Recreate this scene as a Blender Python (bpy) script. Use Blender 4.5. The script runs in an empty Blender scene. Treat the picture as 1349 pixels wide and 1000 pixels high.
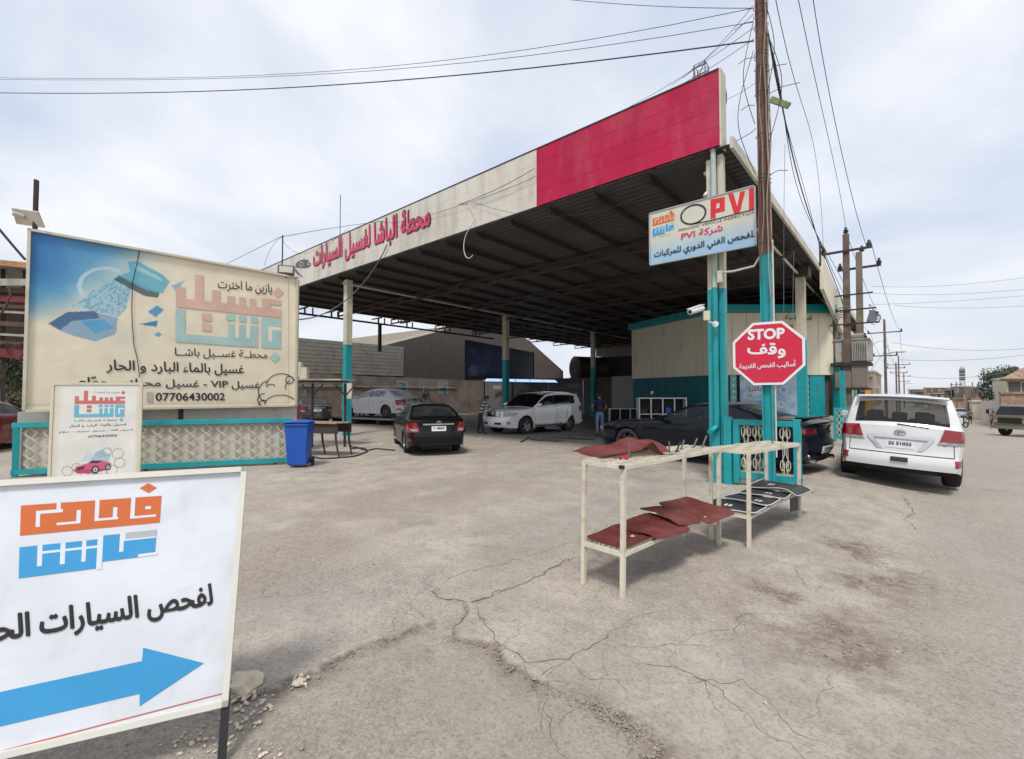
import bpy, bmesh, math, random, unicodedata
import numpy as np
from mathutils import Vector, Matrix, Quaternion
from mathutils.bvhtree import BVHTree
random.seed(7); np.random.seed(7)
PI = math.pi; rad = math.radians
scene = bpy.context.scene
COL = scene.collection

# ------------------------------------------------------------------ camera
EYE = 1.68; FPX = 603.0
YAW = math.atan(520.5/603.0); PITCH = math.atan(18/603.0)
cd = bpy.data.cameras.new('camera'); cam = bpy.data.objects.new('camera', cd); COL.objects.link(cam)
cd.sensor_width = 36.0; cd.sensor_fit = 'HORIZONTAL'; cd.lens = 36.0*FPX/1349.0
cd.clip_start = 0.05; cd.clip_end = 3000
cam.location = (0, 0, EYE); cam.rotation_euler = (PI/2+PITCH, 0, YAW)
scene.camera = cam

# ------------------------------------------------------------------ world: thin overcast
SUN_EL, SUN_AZ = 58.0, 152.0      # azimuth measured like the sky texture's rotation
world = bpy.data.worlds.new('World'); scene.world = world; world.use_nodes = True
nt = world.node_tree; nt.nodes.clear(); N = nt.nodes; L = nt.links
out = N.new('ShaderNodeOutputWorld'); bg = N.new('ShaderNodeBackground'); bg.inputs['Strength'].default_value = 0.1
L.new(bg.outputs[0], out.inputs[0])
sky = N.new('ShaderNodeTexSky'); sky.sky_type = 'NISHITA'; sky.sun_disc = False
sky.sun_elevation = rad(SUN_EL); sky.sun_rotation = rad(SUN_AZ); sky.air_density = 1.0; sky.dust_density = 2.0
tc = N.new('ShaderNodeTexCoord')
sep = N.new('ShaderNodeSeparateXYZ'); L.new(tc.outputs['Generated'], sep.inputs[0])
def wmath(op, a, b=None, c=None):
    m = N.new('ShaderNodeMath'); m.operation = op
    for i, v in enumerate((a, b, c)):
        if v is None: continue
        if isinstance(v, (int, float)): m.inputs[i].default_value = v
        else: L.new(v, m.inputs[i])
    return m.outputs[0]
zc = wmath('MAXIMUM', sep.outputs[2], 0.0)
den = wmath('ADD', zc, 0.22)
cmb = N.new('ShaderNodeCombineXYZ')
L.new(wmath('DIVIDE', sep.outputs[0], den), cmb.inputs[0]); L.new(wmath('DIVIDE', sep.outputs[1], den), cmb.inputs[1])
n1 = N.new('ShaderNodeTexNoise'); n1.inputs['Scale'].default_value = 1.15; n1.inputs['Detail'].default_value = 7; n1.inputs['Roughness'].default_value = .52
n1.inputs['Distortion'].default_value = .25
L.new(cmb.outputs[0], n1.inputs['Vector'])
r1 = N.new('ShaderNodeValToRGB'); L.new(n1.outputs[0], r1.inputs[0])
e = r1.color_ramp.elements
e[0].position = .36; e[0].color = (4.35, 5.0, 6.3, 1); e[1].position = .64; e[1].color = (7.5, 7.6, 7.9, 1)
m_ = r1.color_ramp.elements.new(.5); m_.color = (5.8, 6.2, 6.95, 1)
hz = N.new('ShaderNodeMapRange'); hz.inputs['From Min'].default_value = .0; hz.inputs['From Max'].default_value = .35
hz.inputs['To Min'].default_value = .75; hz.inputs['To Max'].default_value = 0
L.new(zc, hz.inputs['Value'])
mh = N.new('ShaderNodeMixRGB'); L.new(hz.outputs[0], mh.inputs[0]); L.new(r1.outputs[0], mh.inputs[1]); mh.inputs[2].default_value = (6.1, 6.25, 6.7, 1)
mx = N.new('ShaderNodeMixRGB'); mx.inputs[0].default_value = .88
L.new(sky.outputs[0], mx.inputs[1]); L.new(mh.outputs[0], mx.inputs[2]); L.new(mx.outputs[0], bg.inputs[0])

sd = bpy.data.lights.new('sun', 'SUN'); sd.energy = 1.9; sd.angle = rad(12); sd.color = (1, .965, .91)
sun = bpy.data.objects.new('sun', sd); COL.objects.link(sun)
# the sun stands behind the camera and to its right; nishita rotation is clockwise from +Y
sdir = Vector((math.sin(rad(SUN_AZ))*math.cos(rad(SUN_EL)), math.cos(rad(SUN_AZ))*math.cos(rad(SUN_EL)), math.sin(rad(SUN_EL))))
sun.rotation_euler = sdir.to_track_quat('Z', 'Y').to_euler()

vs = scene.view_settings; vs.view_transform = 'Standard'; vs.look = 'None'; vs.gamma = 1; vs.use_curve_mapping = False
vs.exposure = 0.5
scene.render.engine = 'CYCLES'
scene.cycles.max_bounces = 8; scene.cycles.diffuse_bounces = 4; scene.cycles.glossy_bounces = 4; scene.cycles.transparent_max_bounces = 12
scene.cycles.use_denoising = True
scene.cycles.caustics_reflective = False; scene.cycles.caustics_refractive = False

# ------------------------------------------------------------------ surveying helpers (photo measurements -> places in the world)
_R = Vector((math.cos(YAW), math.sin(YAW), 0)); _FH = Vector((-math.sin(YAW), math.cos(YAW), 0))
_FW = _FH*math.cos(PITCH)+Vector((0, 0, math.sin(PITCH))); _UP = -_FH*math.sin(PITCH)+Vector((0, 0, math.cos(PITCH)))
_O = Vector((0, 0, EYE))
def ray(px, py): return _FW + _R*((px-674.5)/FPX) + _UP*((500-py)/FPX)
def hit(px, py, ax, v):
    d = ray(px, py); return _O + d*((v-_O[ax])/d[ax])
def G(px, py, z=0.0): return hit(px, py, 2, z)
def D(px, py, Z):
    d = ray(px, py); return _O + d*(Z/d.dot(_FH))
def W2(X, Z, z=0.0): return _R*X + _FH*Z + Vector((0, 0, z))
def on_plane(px, py, p, n):
    d = ray(px, py); return _O + d*((p-_O).dot(n)/d.dot(n))

# ------------------------------------------------------------------ materials
MATS = {}
def mat(name, col, rough=.6, metal=0.0, var=.12, scale=3.0, bump=0.0, bscale=40.0, dirt=None, dirt_amt=.0, dirt_scale=2.0, stretch=(1, 1, 1), coat=0.0, spec=.5, emit=None):
    if name in MATS: return MATS[name]
    m = bpy.data.materials.new(name); m.use_nodes = True; MATS[name] = m
    t = m.node_tree; n = t.nodes; l = t.links; b = n['Principled BSDF']
    b.inputs['Roughness'].default_value = rough; b.inputs['Metallic'].default_value = metal
    b.inputs['Coat Weight'].default_value = coat; b.inputs['Specular IOR Level'].default_value = spec
    if coat: b.inputs['Coat Roughness'].default_value = .06
    tc = n.new('ShaderNodeTexCoord'); mp = n.new('ShaderNodeMapping'); mp.inputs['Scale'].default_value = stretch
    l.new(tc.outputs['Object'], mp.inputs[0])
    nz = n.new('ShaderNodeTexNoise'); nz.inputs['Scale'].default_value = scale; nz.inputs['Detail'].default_value = 6; nz.inputs['Roughness'].default_value = .6
    l.new(mp.outputs[0], nz.inputs['Vector'])
    rmp = n.new('ShaderNodeMapRange'); rmp.inputs['From Min'].default_value = .3; rmp.inputs['From Max'].default_value = .7
    rmp.inputs['To Min'].default_value = 1-var; rmp.inputs['To Max'].default_value = 1+var
    l.new(nz.outputs[0], rmp.inputs[0])
    mul = n.new('ShaderNodeVectorMath'); mul.operation = 'SCALE'; mul.inputs[0].default_value = col[:3]
    l.new(rmp.outputs[0], mul.inputs['Scale'])
    last = mul.outputs[0]
    if dirt is not None:
        n2 = n.new('ShaderNodeTexNoise'); n2.inputs['Scale'].default_value = dirt_scale; n2.inputs['Detail'].default_value = 8; n2.inputs['Roughness'].default_value = .68
        l.new(mp.outputs[0], n2.inputs['Vector'])
        r2 = n.new('ShaderNodeMapRange'); r2.inputs['From Min'].default_value = .62-.35*dirt_amt; r2.inputs['From Max'].default_value = .78-.2*dirt_amt
        l.new(n2.outputs[0], r2.inputs[0])
        k = n.new('ShaderNodeMath'); k.operation = 'MULTIPLY'; k.inputs[1].default_value = min(1, .35+dirt_amt); l.new(r2.outputs[0], k.inputs[0])
        mxx = n.new('ShaderNodeMixRGB'); l.new(k.outputs[0], mxx.inputs[0]); l.new(last, mxx.inputs[1]); mxx.inputs[2].default_value = (*dirt, 1)
        last = mxx.outputs[0]
    l.new(last, b.inputs['Base Color'])
    rr = n.new('ShaderNodeMapRange'); rr.inputs['To Min'].default_value = max(.02, rough-.08); rr.inputs['To Max'].default_value = min(1, rough+.08)
    l.new(nz.outputs[0], rr.inputs[0]); l.new(rr.outputs[0], b.inputs['Roughness'])
    if bump:
        n3 = n.new('ShaderNodeTexNoise'); n3.inputs['Scale'].default_value = bscale; n3.inputs['Detail'].default_value = 5
        l.new(mp.outputs[0], n3.inputs['Vector'])
        bp = n.new('ShaderNodeBump'); bp.inputs['Strength'].default_value = min(1, bump); bp.inputs['Distance'].default_value = .01
        l.new(n3.outputs[0], bp.inputs['Height']); l.new(bp.outputs[0], b.inputs['Normal'])
    if emit:
        b.inputs['Emission Color'].default_value = (*emit[:3], 1); b.inputs['Emission Strength'].default_value = emit[3]
    return m
def glass(name, tint, alpha, rough=.06):
    if name in MATS: return MATS[name]
    m = bpy.data.materials.new(name); m.use_nodes = True; MATS[name] = m
    t = m.node_tree; n = t.nodes; l = t.links; b = n['Principled BSDF']
    b.inputs['Base Color'].default_value = (*tint, 1); b.inputs['Roughness'].default_value = rough; b.inputs['Specular IOR Level'].default_value = .42
    b.inputs['Alpha'].default_value = alpha
    nz = n.new('ShaderNodeTexNoise'); nz.inputs['Scale'].default_value = 2.5
    bp = n.new('ShaderNodeBump'); bp.inputs['Strength'].default_value = .05; l.new(nz.outputs[0], bp.inputs['Height']); l.new(bp.outputs[0], b.inputs['Normal'])
    return m
rust = (.10, .045, .022)
M_cream = mat('cream_paint', (.60, .56, .43), .55, var=.07, scale=1.5, dirt=(.28, .22, .14), dirt_amt=.25, dirt_scale=1.3, bump=.15, bscale=60)
M_creamp = mat('cream_panel', (.62, .585, .51), .5, var=.07, scale=.9, dirt=(.36, .31, .24), dirt_amt=.42, dirt_scale=1.6, stretch=(1, 1, .25), bump=.2, bscale=3)
M_pink = mat('magenta_panel', (.42, .005, .05), .55, var=.16, scale=.9, dirt=(.46, .06, .10), dirt_amt=.42, dirt_scale=1.6, stretch=(1, 1, .3), spec=.3, bump=.2, bscale=3)
M_teal = mat('teal_paint', (.008, .31, .34), .42, var=.12, scale=2.2, dirt=(.03, .16, .17), dirt_amt=.3, dirt_scale=3, bump=.12, bscale=30)
M_teald = mat('teal_sheet', (.006, .13, .15), .5, var=.10, scale=2)
M_roof = mat('galvanised_roof', (.080, .076, .074), .55, metal=.3, var=.2, scale=.6, dirt=(.05, .042, .037), dirt_amt=.5, dirt_scale=.5)
M_steel = mat('dark_steel', (.05, .042, .04), .6, metal=.4, var=.2, dirt=rust, dirt_amt=.4, dirt_scale=4)
M_redox = mat('red_oxide_steel', (.062, .042, .037), .6, var=.2, scale=5, dirt=(.05, .03, .025), dirt_amt=.4)
M_black = mat('black_plastic', (.018, .018, .02), .5, var=.2, scale=8)
M_rubber = mat('tyre_rubber', (.022, .022, .023), .8, var=.2, scale=12, bump=.3, bscale=90)
M_ink = mat('black_print', (.022, .018, .02), .5, var=.1)
M_white = mat('white_paint', (.75, .75, .74), .4, var=.04)
M_plate = mat('number_plate', (.72, .73, .74), .4, var=.05, scale=15)
M_chrome = mat('chrome', (.7, .71, .73), .12, metal=1.0, var=.05)
M_alloy = mat('alloy_rim', (.42, .43, .45), .28, metal=.8, var=.1)
M_redlens = mat('red_lens', (.25, .003, .009), .12, var=.1, coat=1)
M_clearlens = mat('clear_lens', (.30, .30, .31), .08, var=.5, scale=14, coat=1)
M_amber = mat('amber_lens', (.6, .12, .02), .15, coat=1)
M_wood = mat('weathered_wood', (.26, .17, .11), .75, var=.25, scale=3, stretch=(1, 1, 6), bump=.4, bscale=30)
M_cable = mat('cable_black', (.02, .02, .022), .6)
M_cableg = mat('cable_grey', (.16, .16, .17), .6)
M_seat = mat('seat_fabric', (.20, .18, .16), .85, var=.1)
M_dark = mat('dark_interior', (.02, .02, .022), .8)
G_tint = glass('tinted_glass', (.012, .015, .016), .62)
G_clear = glass('car_glass', (.025, .032, .032), .52)
G_dark = glass('dark_glass', (.008, .009, .011), .9)

# ------------------------------------------------------------------ mesh builder
class MB:
    def __init__(s): s.v = []; s.f = []; s.m = []; s.sm = []
    def add(s, vs, fs, mi=0, smooth=False):
        o = len(s.v); s.v += [Vector(v) for v in vs]
        for f in fs: s.f.append(tuple(i+o for i in f)); s.m.append(mi); s.sm.append(smooth)
        return s
    def box(s, c, size, rot=None, mi=0, taper=1.0):
        hx, hy, hz = size[0]/2, size[1]/2, size[2]/2; vs = []
        for z, k in ((-hz, 1), (hz, taper)):
            for x, y in ((-hx, -hy), (hx, -hy), (hx, hy), (-hx, hy)): vs.append(Vector((x*k, y*k, z)))
        if rot is not None: vs = [rot @ v for v in vs]
        c = Vector(c)
        return s.add([v+c for v in vs], [(0, 3, 2, 1), (4, 5, 6, 7), (0, 1, 5, 4), (1, 2, 6, 5), (2, 3, 7, 6), (3, 0, 4, 7)], mi)
    def bb(s, a, b, mi=0):
        a = Vector(a); b = Vector(b); return s.box((a+b)/2, [abs(b[i]-a[i]) for i in range(3)], None, mi)
    def hull8(s, p, mi=0):            # 8 corners: bottom 4 (ccw), top 4
        return s.add(p, [(0, 3, 2, 1), (4, 5, 6, 7), (0, 1, 5, 4), (1, 2, 6, 5), (2, 3, 7, 6), (3, 0, 4, 7)], mi)
    def slab(s, quad, th, mi=0):      # quad bl,br,tr,tl + thickness backwards
        q = [Vector(p) for p in quad]; n = (q[1]-q[0]).cross(q[3]-q[0]).normalized()
        b = [p-n*th for p in q]
        return s.add(q+b, [(0, 1, 2, 3), (7, 6, 5, 4), (0, 4, 5, 1), (1, 5, 6, 2), (2, 6, 7, 3), (3, 7, 4, 0)], mi)
    def bar(s, a, b, w, h=None, mi=0, up=(0, 0, 1)):
        a = Vector(a); b = Vector(b); h = h or w; d = b-a; ln = d.length
        if ln < 1e-6: return s
        z = d/ln; u = Vector(up)
        if abs(z.dot(u)) > .95: u = Vector((0, 1, 0)) if abs(z.y) < .9 else Vector((1, 0, 0))
        x = u.cross(z).normalized(); y = z.cross(x)
        r = Matrix((x, y, z)).transposed()
        return s.box((a+b)/2, (w, h, ln), r, mi)
    def tube(s, pts, r, n=6, mi=0, caps=True, closed=False):
        pts = [Vector(p) for p in pts]; m = len(pts); vs = []; rr = r if isinstance(r, (list, tuple)) else [r]*m
        px = None
        for i, p in enumerate(pts):
            if closed: d = pts[(i+1) % m]-pts[i-1]
            else: d = pts[min(i+1, m-1)]-pts[max(i-1, 0)]
            d = d.normalized() if d.length > 1e-9 else Vector((0, 0, 1))
            if px is None:
                u = Vector((0, 0, 1)) if abs(d.z) < .9 else Vector((1, 0, 0)); px = u.cross(d).normalized()
            else:
                px = (px-d*px.dot(d)); px = px.normalized() if px.length > 1e-6 else Vector((1, 0, 0))
            py = d.cross(px)
            for k in range(n):
                a = 2*PI*k/n; vs.append(p+(px*math.cos(a)+py*math.sin(a))*rr[i])
        fs = []
        for i in range(m if closed else m-1):
            j = (i+1) % m
            for k in range(n): fs.append((i*n+k, i*n+(k+1) % n, j*n+(k+1) % n, j*n+k))
        if caps and not closed: fs.append(tuple(range(n-1, -1, -1))); fs.append(tuple((m-1)*n+k for k in range(n)))
        return s.add(vs, fs, mi, True)
    def cyl(s, a, b, r, n=16, mi=0, r2=None): return s.tube([a, b], [r, r if r2 is None else r2], n, mi)
    def lathe(s, prof, c, axis='y', n=24, mi=0):   # prof: (axial, radius)
        vs = []; m = len(prof); c = Vector(c)
        for a_, r in prof:
            for k in range(n):
                t = 2*PI*k/n; p, q = r*math.cos(t), r*math.sin(t)
                vs.append(c+(Vector((p, a_, q)) if axis == 'y' else Vector((a_, p, q)) if axis == 'x' else Vector((p, q, a_))))
        fs = []
        for i in range(m-1):
            for k in range(n): fs.append((i*n+k, (i+1)*n+k, (i+1)*n+(k+1) % n, i*n+(k+1) % n))
        return s.add(vs, fs, mi, True)
    def poly(s, pts, th, nrm, mi=0):               # flat polygon with thickness along -nrm
        pts = [Vector(p) for p in pts]; nrm = Vector(nrm).normalized(); n = len(pts)
        vs = pts+[p-nrm*th for p in pts]
        fs = [tuple(range(n)), tuple(range(2*n-1, n-1, -1))]+[((i+1) % n, i, n+i, n+(i+1) % n) for i in range(n)]
        return s.add(vs, fs, mi)
    def grid(s, rows, mi=0, smooth=True, flip=False):
        n = len(rows[0]); vs = [p for r in rows for p in r]; fs = []
        for i in range(len(rows)-1):
            for j in range(n-1):
                f = (i*n+j, i*n+j+1, (i+1)*n+j+1, (i+1)*n+j)
                fs.append(f[::-1] if flip else f)
        return s.add(vs, fs, mi, smooth)
    def build(s, name, mats, parent=None, **kw):
        if not isinstance(mats, (list, tuple)): mats = [mats]
        me = bpy.data.meshes.new(name)
        inv = parent_inv(parent) if (parent and not kw.get('local')) else None
        vs = [inv @ v for v in s.v] if inv is not None else s.v
        # keep the origin of a top-level mesh at its own base
        off = None
        if parent is None and not kw.get('local') and len(vs):
            c = sum(vs, Vector())/len(vs); off = Vector((c.x, c.y, min(v.z for v in vs))); vs = [v-off for v in vs]
        me.from_pydata([tuple(v) for v in vs], [], s.f)
        for m in mats: me.materials.append(m)
        me.polygons.foreach_set('material_index', s.m); me.polygons.foreach_set('use_smooth', s.sm if any(s.sm) else [False]*len(s.f))
        me.update()
        if any(s.sm): me.set_sharp_from_angle(angle=rad(kw.get('sharp', 38)))
        o = bpy.data.objects.new(name, me); COL.objects.link(o)
        if off is not None: o.location = off
        if kw.get('bevel'):
            bv = o.modifiers.new('bevel', 'BEVEL'); bv.width = kw['bevel']; bv.segments = 2; bv.limit_method = 'ANGLE'
        if parent: o.parent = parent
        tag(o, kw.get('label'), kw.get('cat'), kw.get('group'), kw.get('kind'))
        return o
WM = {}
def parent_inv(p):
    m = Matrix.Identity(4); q = p
    chain = []
    while q: chain.append(Matrix.LocRotScale(q.location, q.rotation_euler, q.scale)); q = q.parent
    for c in reversed(chain): m = m @ c
    return m.inverted()
def tag(o, label=None, cat=None, group=None, kind=None):
    if label: o['label'] = label
    if cat: o['category'] = cat
    if group: o['group'] = group
    if kind: o['kind'] = kind
    return o
def thing(name, label, cat, loc=(0, 0, 0), rz=0.0, group=None):
    o = bpy.data.objects.new(name, None); COL.objects.link(o); o.location = loc; o.rotation_euler = (0, 0, rz)
    o.empty_display_size = .2
    return tag(o, label, cat, group)
def copy_tree(o, parent=None):
    c = o.copy(); COL.objects.link(c)
    if parent: c.parent = parent
    for ch in list(o.children): copy_tree(ch, c)
    return c
def share(o, parent, loc, rot=None, scale=None):   # another object with the same mesh
    c = o.copy(); COL.objects.link(c); c.parent = parent; c.location = loc
    if rot is not None: c.rotation_euler = rot
    if scale is not None: c.scale = scale
    return c

# ------------------------------------------------------------------ lettering
def _forms():
    d = {}
    for cp in range(0xFE70, 0xFEFD):
        dec = unicodedata.decomposition(chr(cp)).split()
        if len(dec) == 2: d.setdefault(chr(int(dec[1], 16)), {})[dec[0][1:-1]] = chr(cp)
        if len(dec) == 3: d.setdefault(chr(int(dec[1], 16))+chr(int(dec[2], 16)), {})[dec[0][1:-1]] = chr(cp)
    return d
AF = _forms()
TAT = '\u0640'
def shape(s):
    if not any('\u0600' <= ch <= '\u06ff' for ch in s): return s
    toks = []; i = 0
    while i < len(s):
        if s[i] == '\u0644' and s[i:i+2] in AF: toks.append(s[i:i+2]); i += 2
        elif ord(s[i]) < 128 and s[i] != ' ' and s[i] != '-':      # keep latin runs together
            j = i
            while j < len(s) and ord(s[j]) < 128 and s[j] not in ' -': j += 1
            toks.append(s[i:j]); i = j
        else: toks.append(s[i]); i += 1
    o = []
    def dual(x): return x == TAT or (x in AF and 'initial' in AF[x])
    for i, t in enumerate(toks):
        if t not in AF or t == TAT: o.append(t); continue
        f = AF[t]; prev = i > 0 and dual(toks[i-1])
        nxt = i+1 < len(toks) and 'initial' in f and (toks[i+1] == TAT or 'final' in AF.get(toks[i+1], {}))
        k = 'medial' if prev and nxt else 'final' if prev else 'initial' if nxt else 'isolated'
        o.append(f.get(k, f.get('isolated')))
    return ''.join(reversed(o))
_TC = {}
def text_mesh(s, bold=0.0):
    k = (s, bold)
    if k in _TC: return _TC[k]
    heavy = bold-.012; bold = min(bold, .012)
    c = bpy.data.curves.new('txt', 'FONT'); c.body = shape(s); c.resolution_u = 3; c.offset = bold
    o = bpy.data.objects.new('txt', c); COL.objects.link(o); bpy.context.view_layer.update()
    m = bpy.data.meshes.new_from_object(o.evaluated_get(bpy.context.evaluated_depsgraph_get()))
    vs = [Vector(v.co) for v in m.vertices]; fs = [tuple(p.vertices) for p in m.polygons]
    bpy.data.objects.remove(o); bpy.data.curves.remove(c); bpy.data.meshes.remove(m)
    x0 = min(v.x for v in vs); x1 = max(v.x for v in vs); y0 = min(v.y for v in vs); y1 = max(v.y for v in vs)
    vs = [((v.x-x0)/(x1-x0), (v.y-y0)/(y1-y0)) for v in vs]; asp = (x1-x0)/(y1-y0)
    # separate strokes get layers of their own so that joined letters never share a plane
    par = list(range(len(vs)))
    def find(i):
        while par[i] != i: par[i] = par[par[i]]; i = par[i]
        return i
    for f in fs:
        for j in f[1:]: par[find(f[0])] = find(j)
    ids = {}; lay = [ids.setdefault(find(i), len(ids)) for i in range(len(vs))]
    V = []; Fs = []; n = len(ids)
    h = max(0, heavy)*.9
    for q, (dx, dy) in enumerate(((0, 0),) if h <= 0 else ((0, 0), (h, 0), (-h, 0), (0, h), (0, -h), (h*.7, h*.7), (-h*.7, -h*.7))):
        o_ = len(V); V += [(u+dx/(x1-x0), v+dy/(y1-y0), lay[i]+q*n) for i, (u, v) in enumerate(vs)]; Fs += [tuple(i+o_ for i in f) for f in fs]
    _TC[k] = (V, Fs); return _TC[k]
class Face:
    """a flat face of a thing: points measured in the photo are laid on its real plane"""
    def __init__(s, p, n): s.p = Vector(p); s.n = Vector(n).normalized()
    def pt(s, px, py, off=.0015): return on_plane(px, py, s.p, s.n)+s.n*off
    def text(s, body, bl, br, tl, m, parent, bold=0.0, off=.0015, name='lettering', mb=None):
        A = s.pt(*bl, off); B = s.pt(*br, off); C = s.pt(*tl, off); vs, fs = text_mesh(body, bold)
        b = mb or MB()
        b.add([A+(B-A)*u+(C-A)*v+s.n*(w*.000007) for u, v, w in vs], fs)
        return b if mb else b.build(name, m, parent)
    def poly(s, pts, m, parent, off=.0015, name='printed_shape', mb=None, mi=0):
        b = mb or MB(); q = [s.pt(x, y, off) for x, y in pts]; b.add(q, [tuple(range(len(q)))], mi)
        return b if mb else b.build(name, m, parent)
    def line(s, pts, w, m, parent, off=.0018, name='printed_line', mb=None, closed=False):
        """ribbon through photo points, width w metres"""
        b = mb or MB(); q = [s.pt(x, y, off) for x, y in pts]
        if closed: q.append(q[0])
        L_ = []; R_ = []
        for i, p in enumerate(q):
            d = (q[min(i+1, len(q)-1)]-q[max(i-1, 0)]).normalized(); t = s.n.cross(d)*w/2
            L_.append(p+t); R_.append(p-t)
        b.grid([R_, L_], 0, False)
        return b if mb else b.build(name, m, parent)
def arc(cx, cy, rx, ry, a0, a1, n=14): return [(cx+rx*math.cos(rad(a0+(a1-a0)*i/n)), cy+ry*math.sin(rad(a0+(a1-a0)*i/n))) for i in range(n+1)]
LOGO_A = [('p', 0, .37, 1, .50), ('p', 0, .21, .085, .38), ('p', .18, 0, .26, .38), ('p', .345, .19, .42, .38), ('p', .49, .25, .56, .38), ('p', .60, .25, .665, .38),
          ('p', .70, .25, .76, .38), ('p', .82, .22, .90, .38), ('p', .89, .22, 1, .305), ('c', 0, .53, .09, 1), ('c', .085, .88, .51, 1), ('c', .5, .67, .78, 1),
          ('c', .48, .53, .56, .62), ('c', .60, .53, .67, .62), ('c', .71, .53, .78, .62), ('w', .565, .66, .60, .87), ('w', .67, .66, .705, .87),
          ('c', .815, .53, 1, 1), ('w', .88, .66, .915, .89), ('w', .91, .66, 1, .71), ('p', .25, .55, .34, .66), ('p', .25, .70, .34, .81)]
LOGO_B = [('o', 0, .09, 1, .46), ('w', .11, .19, .14, .37), ('w', .11, .17, .30, .21), ('w', .255, .06, .285, .2), ('w', .26, .34, .425, .37), ('w', .40, .20, .43, .37), ('w', .53, .07, .56, .36),
          ('w', .55, .33, .70, .36), ('w', .66, .2, .69, .36), ('w', .785, .07, .815, .37), ('w', .81, .34, .97, .37), ('w', .89, .22, .93, .26),
          ('b', 0, .60, .56, .98), ('w', .13, .6, .165, .86), ('w', .13, .68, .56, .71), ('w', .295, .6, .33, .87), ('w', .45, .6, .48, .87), ('w', .56, .55, .60, 1), ('b', .60, .56, .98, .90), ('w', .72, .54, .75, .80), ('w', .75, .54, .98, .66),
          ('g', .76, .55, .98, .64), ('w', .86, .86, 1, .90), ('w', .72, .54, .98, .552)]
def logo(face, spec, tl, tr, bl, br, mats, parent, z0=.0015):
    """block-letter emblem given by rectangles in the unit square (y down)"""
    P = lambda u, v, off: face.pt((tl[0]*(1-u)+tr[0]*u)*(1-v)+(bl[0]*(1-u)+br[0]*u)*v, (tl[1]*(1-u)+tr[1]*u)*(1-v)+(bl[1]*(1-u)+br[1]*u)*v, off)
    groups = {}
    for i, (k, u0, v0, u1, v1) in enumerate(spec):
        off = z0+i*.00006
        b = groups.setdefault(k, MB()); b.add([P(u0, v1, off), P(u1, v1, off), P(u1, v0, off), P(u0, v0, off)], [(0, 1, 2, 3)])
    for k, b in groups.items(): b.build('emblem', mats[k], parent)
# ------------------------------------------------------------------ ground
def sstep(t): t = np.clip(t, 0, 1); return t*t*(3-2*t)
# the street falls away beyond the yard
def _fall(x, y): return 1.9*(1-np.exp(-np.clip(y-16.0, 0, 2000)/32.0))*sstep((x+3.4)/2.4)
def gz(x, y): return float(-.20*sstep((x+1.3)/2.2)*sstep((y-5.0)/4.5)-_fall(x, y))
def gza(x, y): return -.20*sstep((x+1.3)/2.2)*sstep((y-5.0)/4.5)-_fall(x, y)
def GS(px, py):      # where the photo pixel meets the sloping street
    p = G(px, py)
    for _ in range(60): q = G(px, py, gz(p.x, p.y)); p = p.lerp(q, .5)
    return p
def pxs(pts): return [(G(a, b).x, G(a, b).y) for a, b in pts]
EDGE = pxs([(290, 925), (345, 905), (400, 896), (430, 878), (459, 862), (490, 846), (522, 836), (545, 826), (567, 822), (589, 836), (612, 842), (634, 844), (656, 851), (668, 866), (685, 877), (708, 899), (745, 909), (772, 920), (800, 929), (849, 953), (881, 990), (915, 1040)])
CR = [([(578, 770), (574, 778), (576, 786), (594, 790), (611, 794), (632, 791), (645, 785), (668, 775), (693, 766), (722, 751), (740, 740), (763, 733)], .016),
      ([(578, 770), (596, 761), (622, 753), (645, 747), (670, 741), (700, 730), (735, 720), (763, 714)], .007),
      ([(611, 796), (614, 803), (615, 810), (606, 817), (597, 825), (600, 840)], .02),
      ([(537, 799), (548, 804), (565, 811), (567, 822)], .006), ([(619, 799), (632, 815), (648, 832), (656, 848), (672, 862), (689, 872), (715, 868), (748, 870), (762, 858), (780, 850), (797, 840), (815, 830)], .009),
      ([(560, 822), (545, 812), (520, 806), (500, 800)], .004),
      ([(893, 721), (930, 733), (963, 748), (991, 762), (1010, 790)], .004), ([(800, 835), (818, 823), (836, 815), (862, 806), (885, 801), (910, 795)], .005),
      ([(800, 854), (840, 853), (890, 851), (934, 850), (940, 862), (946, 872), (955, 884)], .005), ([(828, 868), (860, 878), (890, 882), (910, 884), (928, 900), (946, 925), (950, 950)], .006),
      ([(934, 850), (948, 838), (965, 830)], .004), ([(890, 851), (880, 870), (895, 900)], .003), ([(700, 899), (715, 885), (748, 870)], .006), ([(715, 892), (735, 896), (755, 905)], .008),
      ([(725, 883), (740, 892), (760, 900), (785, 915)], .005), ([(689, 872), (700, 885), (708, 899)], .006),
      ([(1040, 905), (1000, 890), (975, 870), (960, 850)], .004), ([(1100, 880), (1080, 930), (1050, 960)], .004), ([(985, 655), (1010, 668), (1045, 680), (1060, 700)], .004),
      ([(1187, 644), (1196, 652), (1203, 662), (1192, 674), (1207, 689)], .012), ([(440, 640), (520, 650), (600, 660), (650, 655), (700, 640)], .006),
      ([(420, 690), (500, 672), (600, 664)], .005), ([(960, 640), (930, 655), (880, 668), (800, 690), (763, 714)], .006)]
CRALL = [(pxs(p), w) for p, w in CR]
CR = [(c[0], c[1]*.6) for c in CR if c[1] >= .0095]
CRW = [(pxs(p), w) for p, w in CR]
def seg_dist(X, Y, pts):
    d = np.full(X.shape, 1e9)
    for (x0, y0), (x1, y1) in zip(pts[:-1], pts[1:]):
        dx, dy = x1-x0, y1-y0; L2 = dx*dx+dy*dy+1e-12
        t = np.clip(((X-x0)*dx+(Y-y0)*dy)/L2, 0, 1)
        d = np.minimum(d, np.hypot(X-x0-t*dx, Y-y0-t*dy))
    return d
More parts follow.
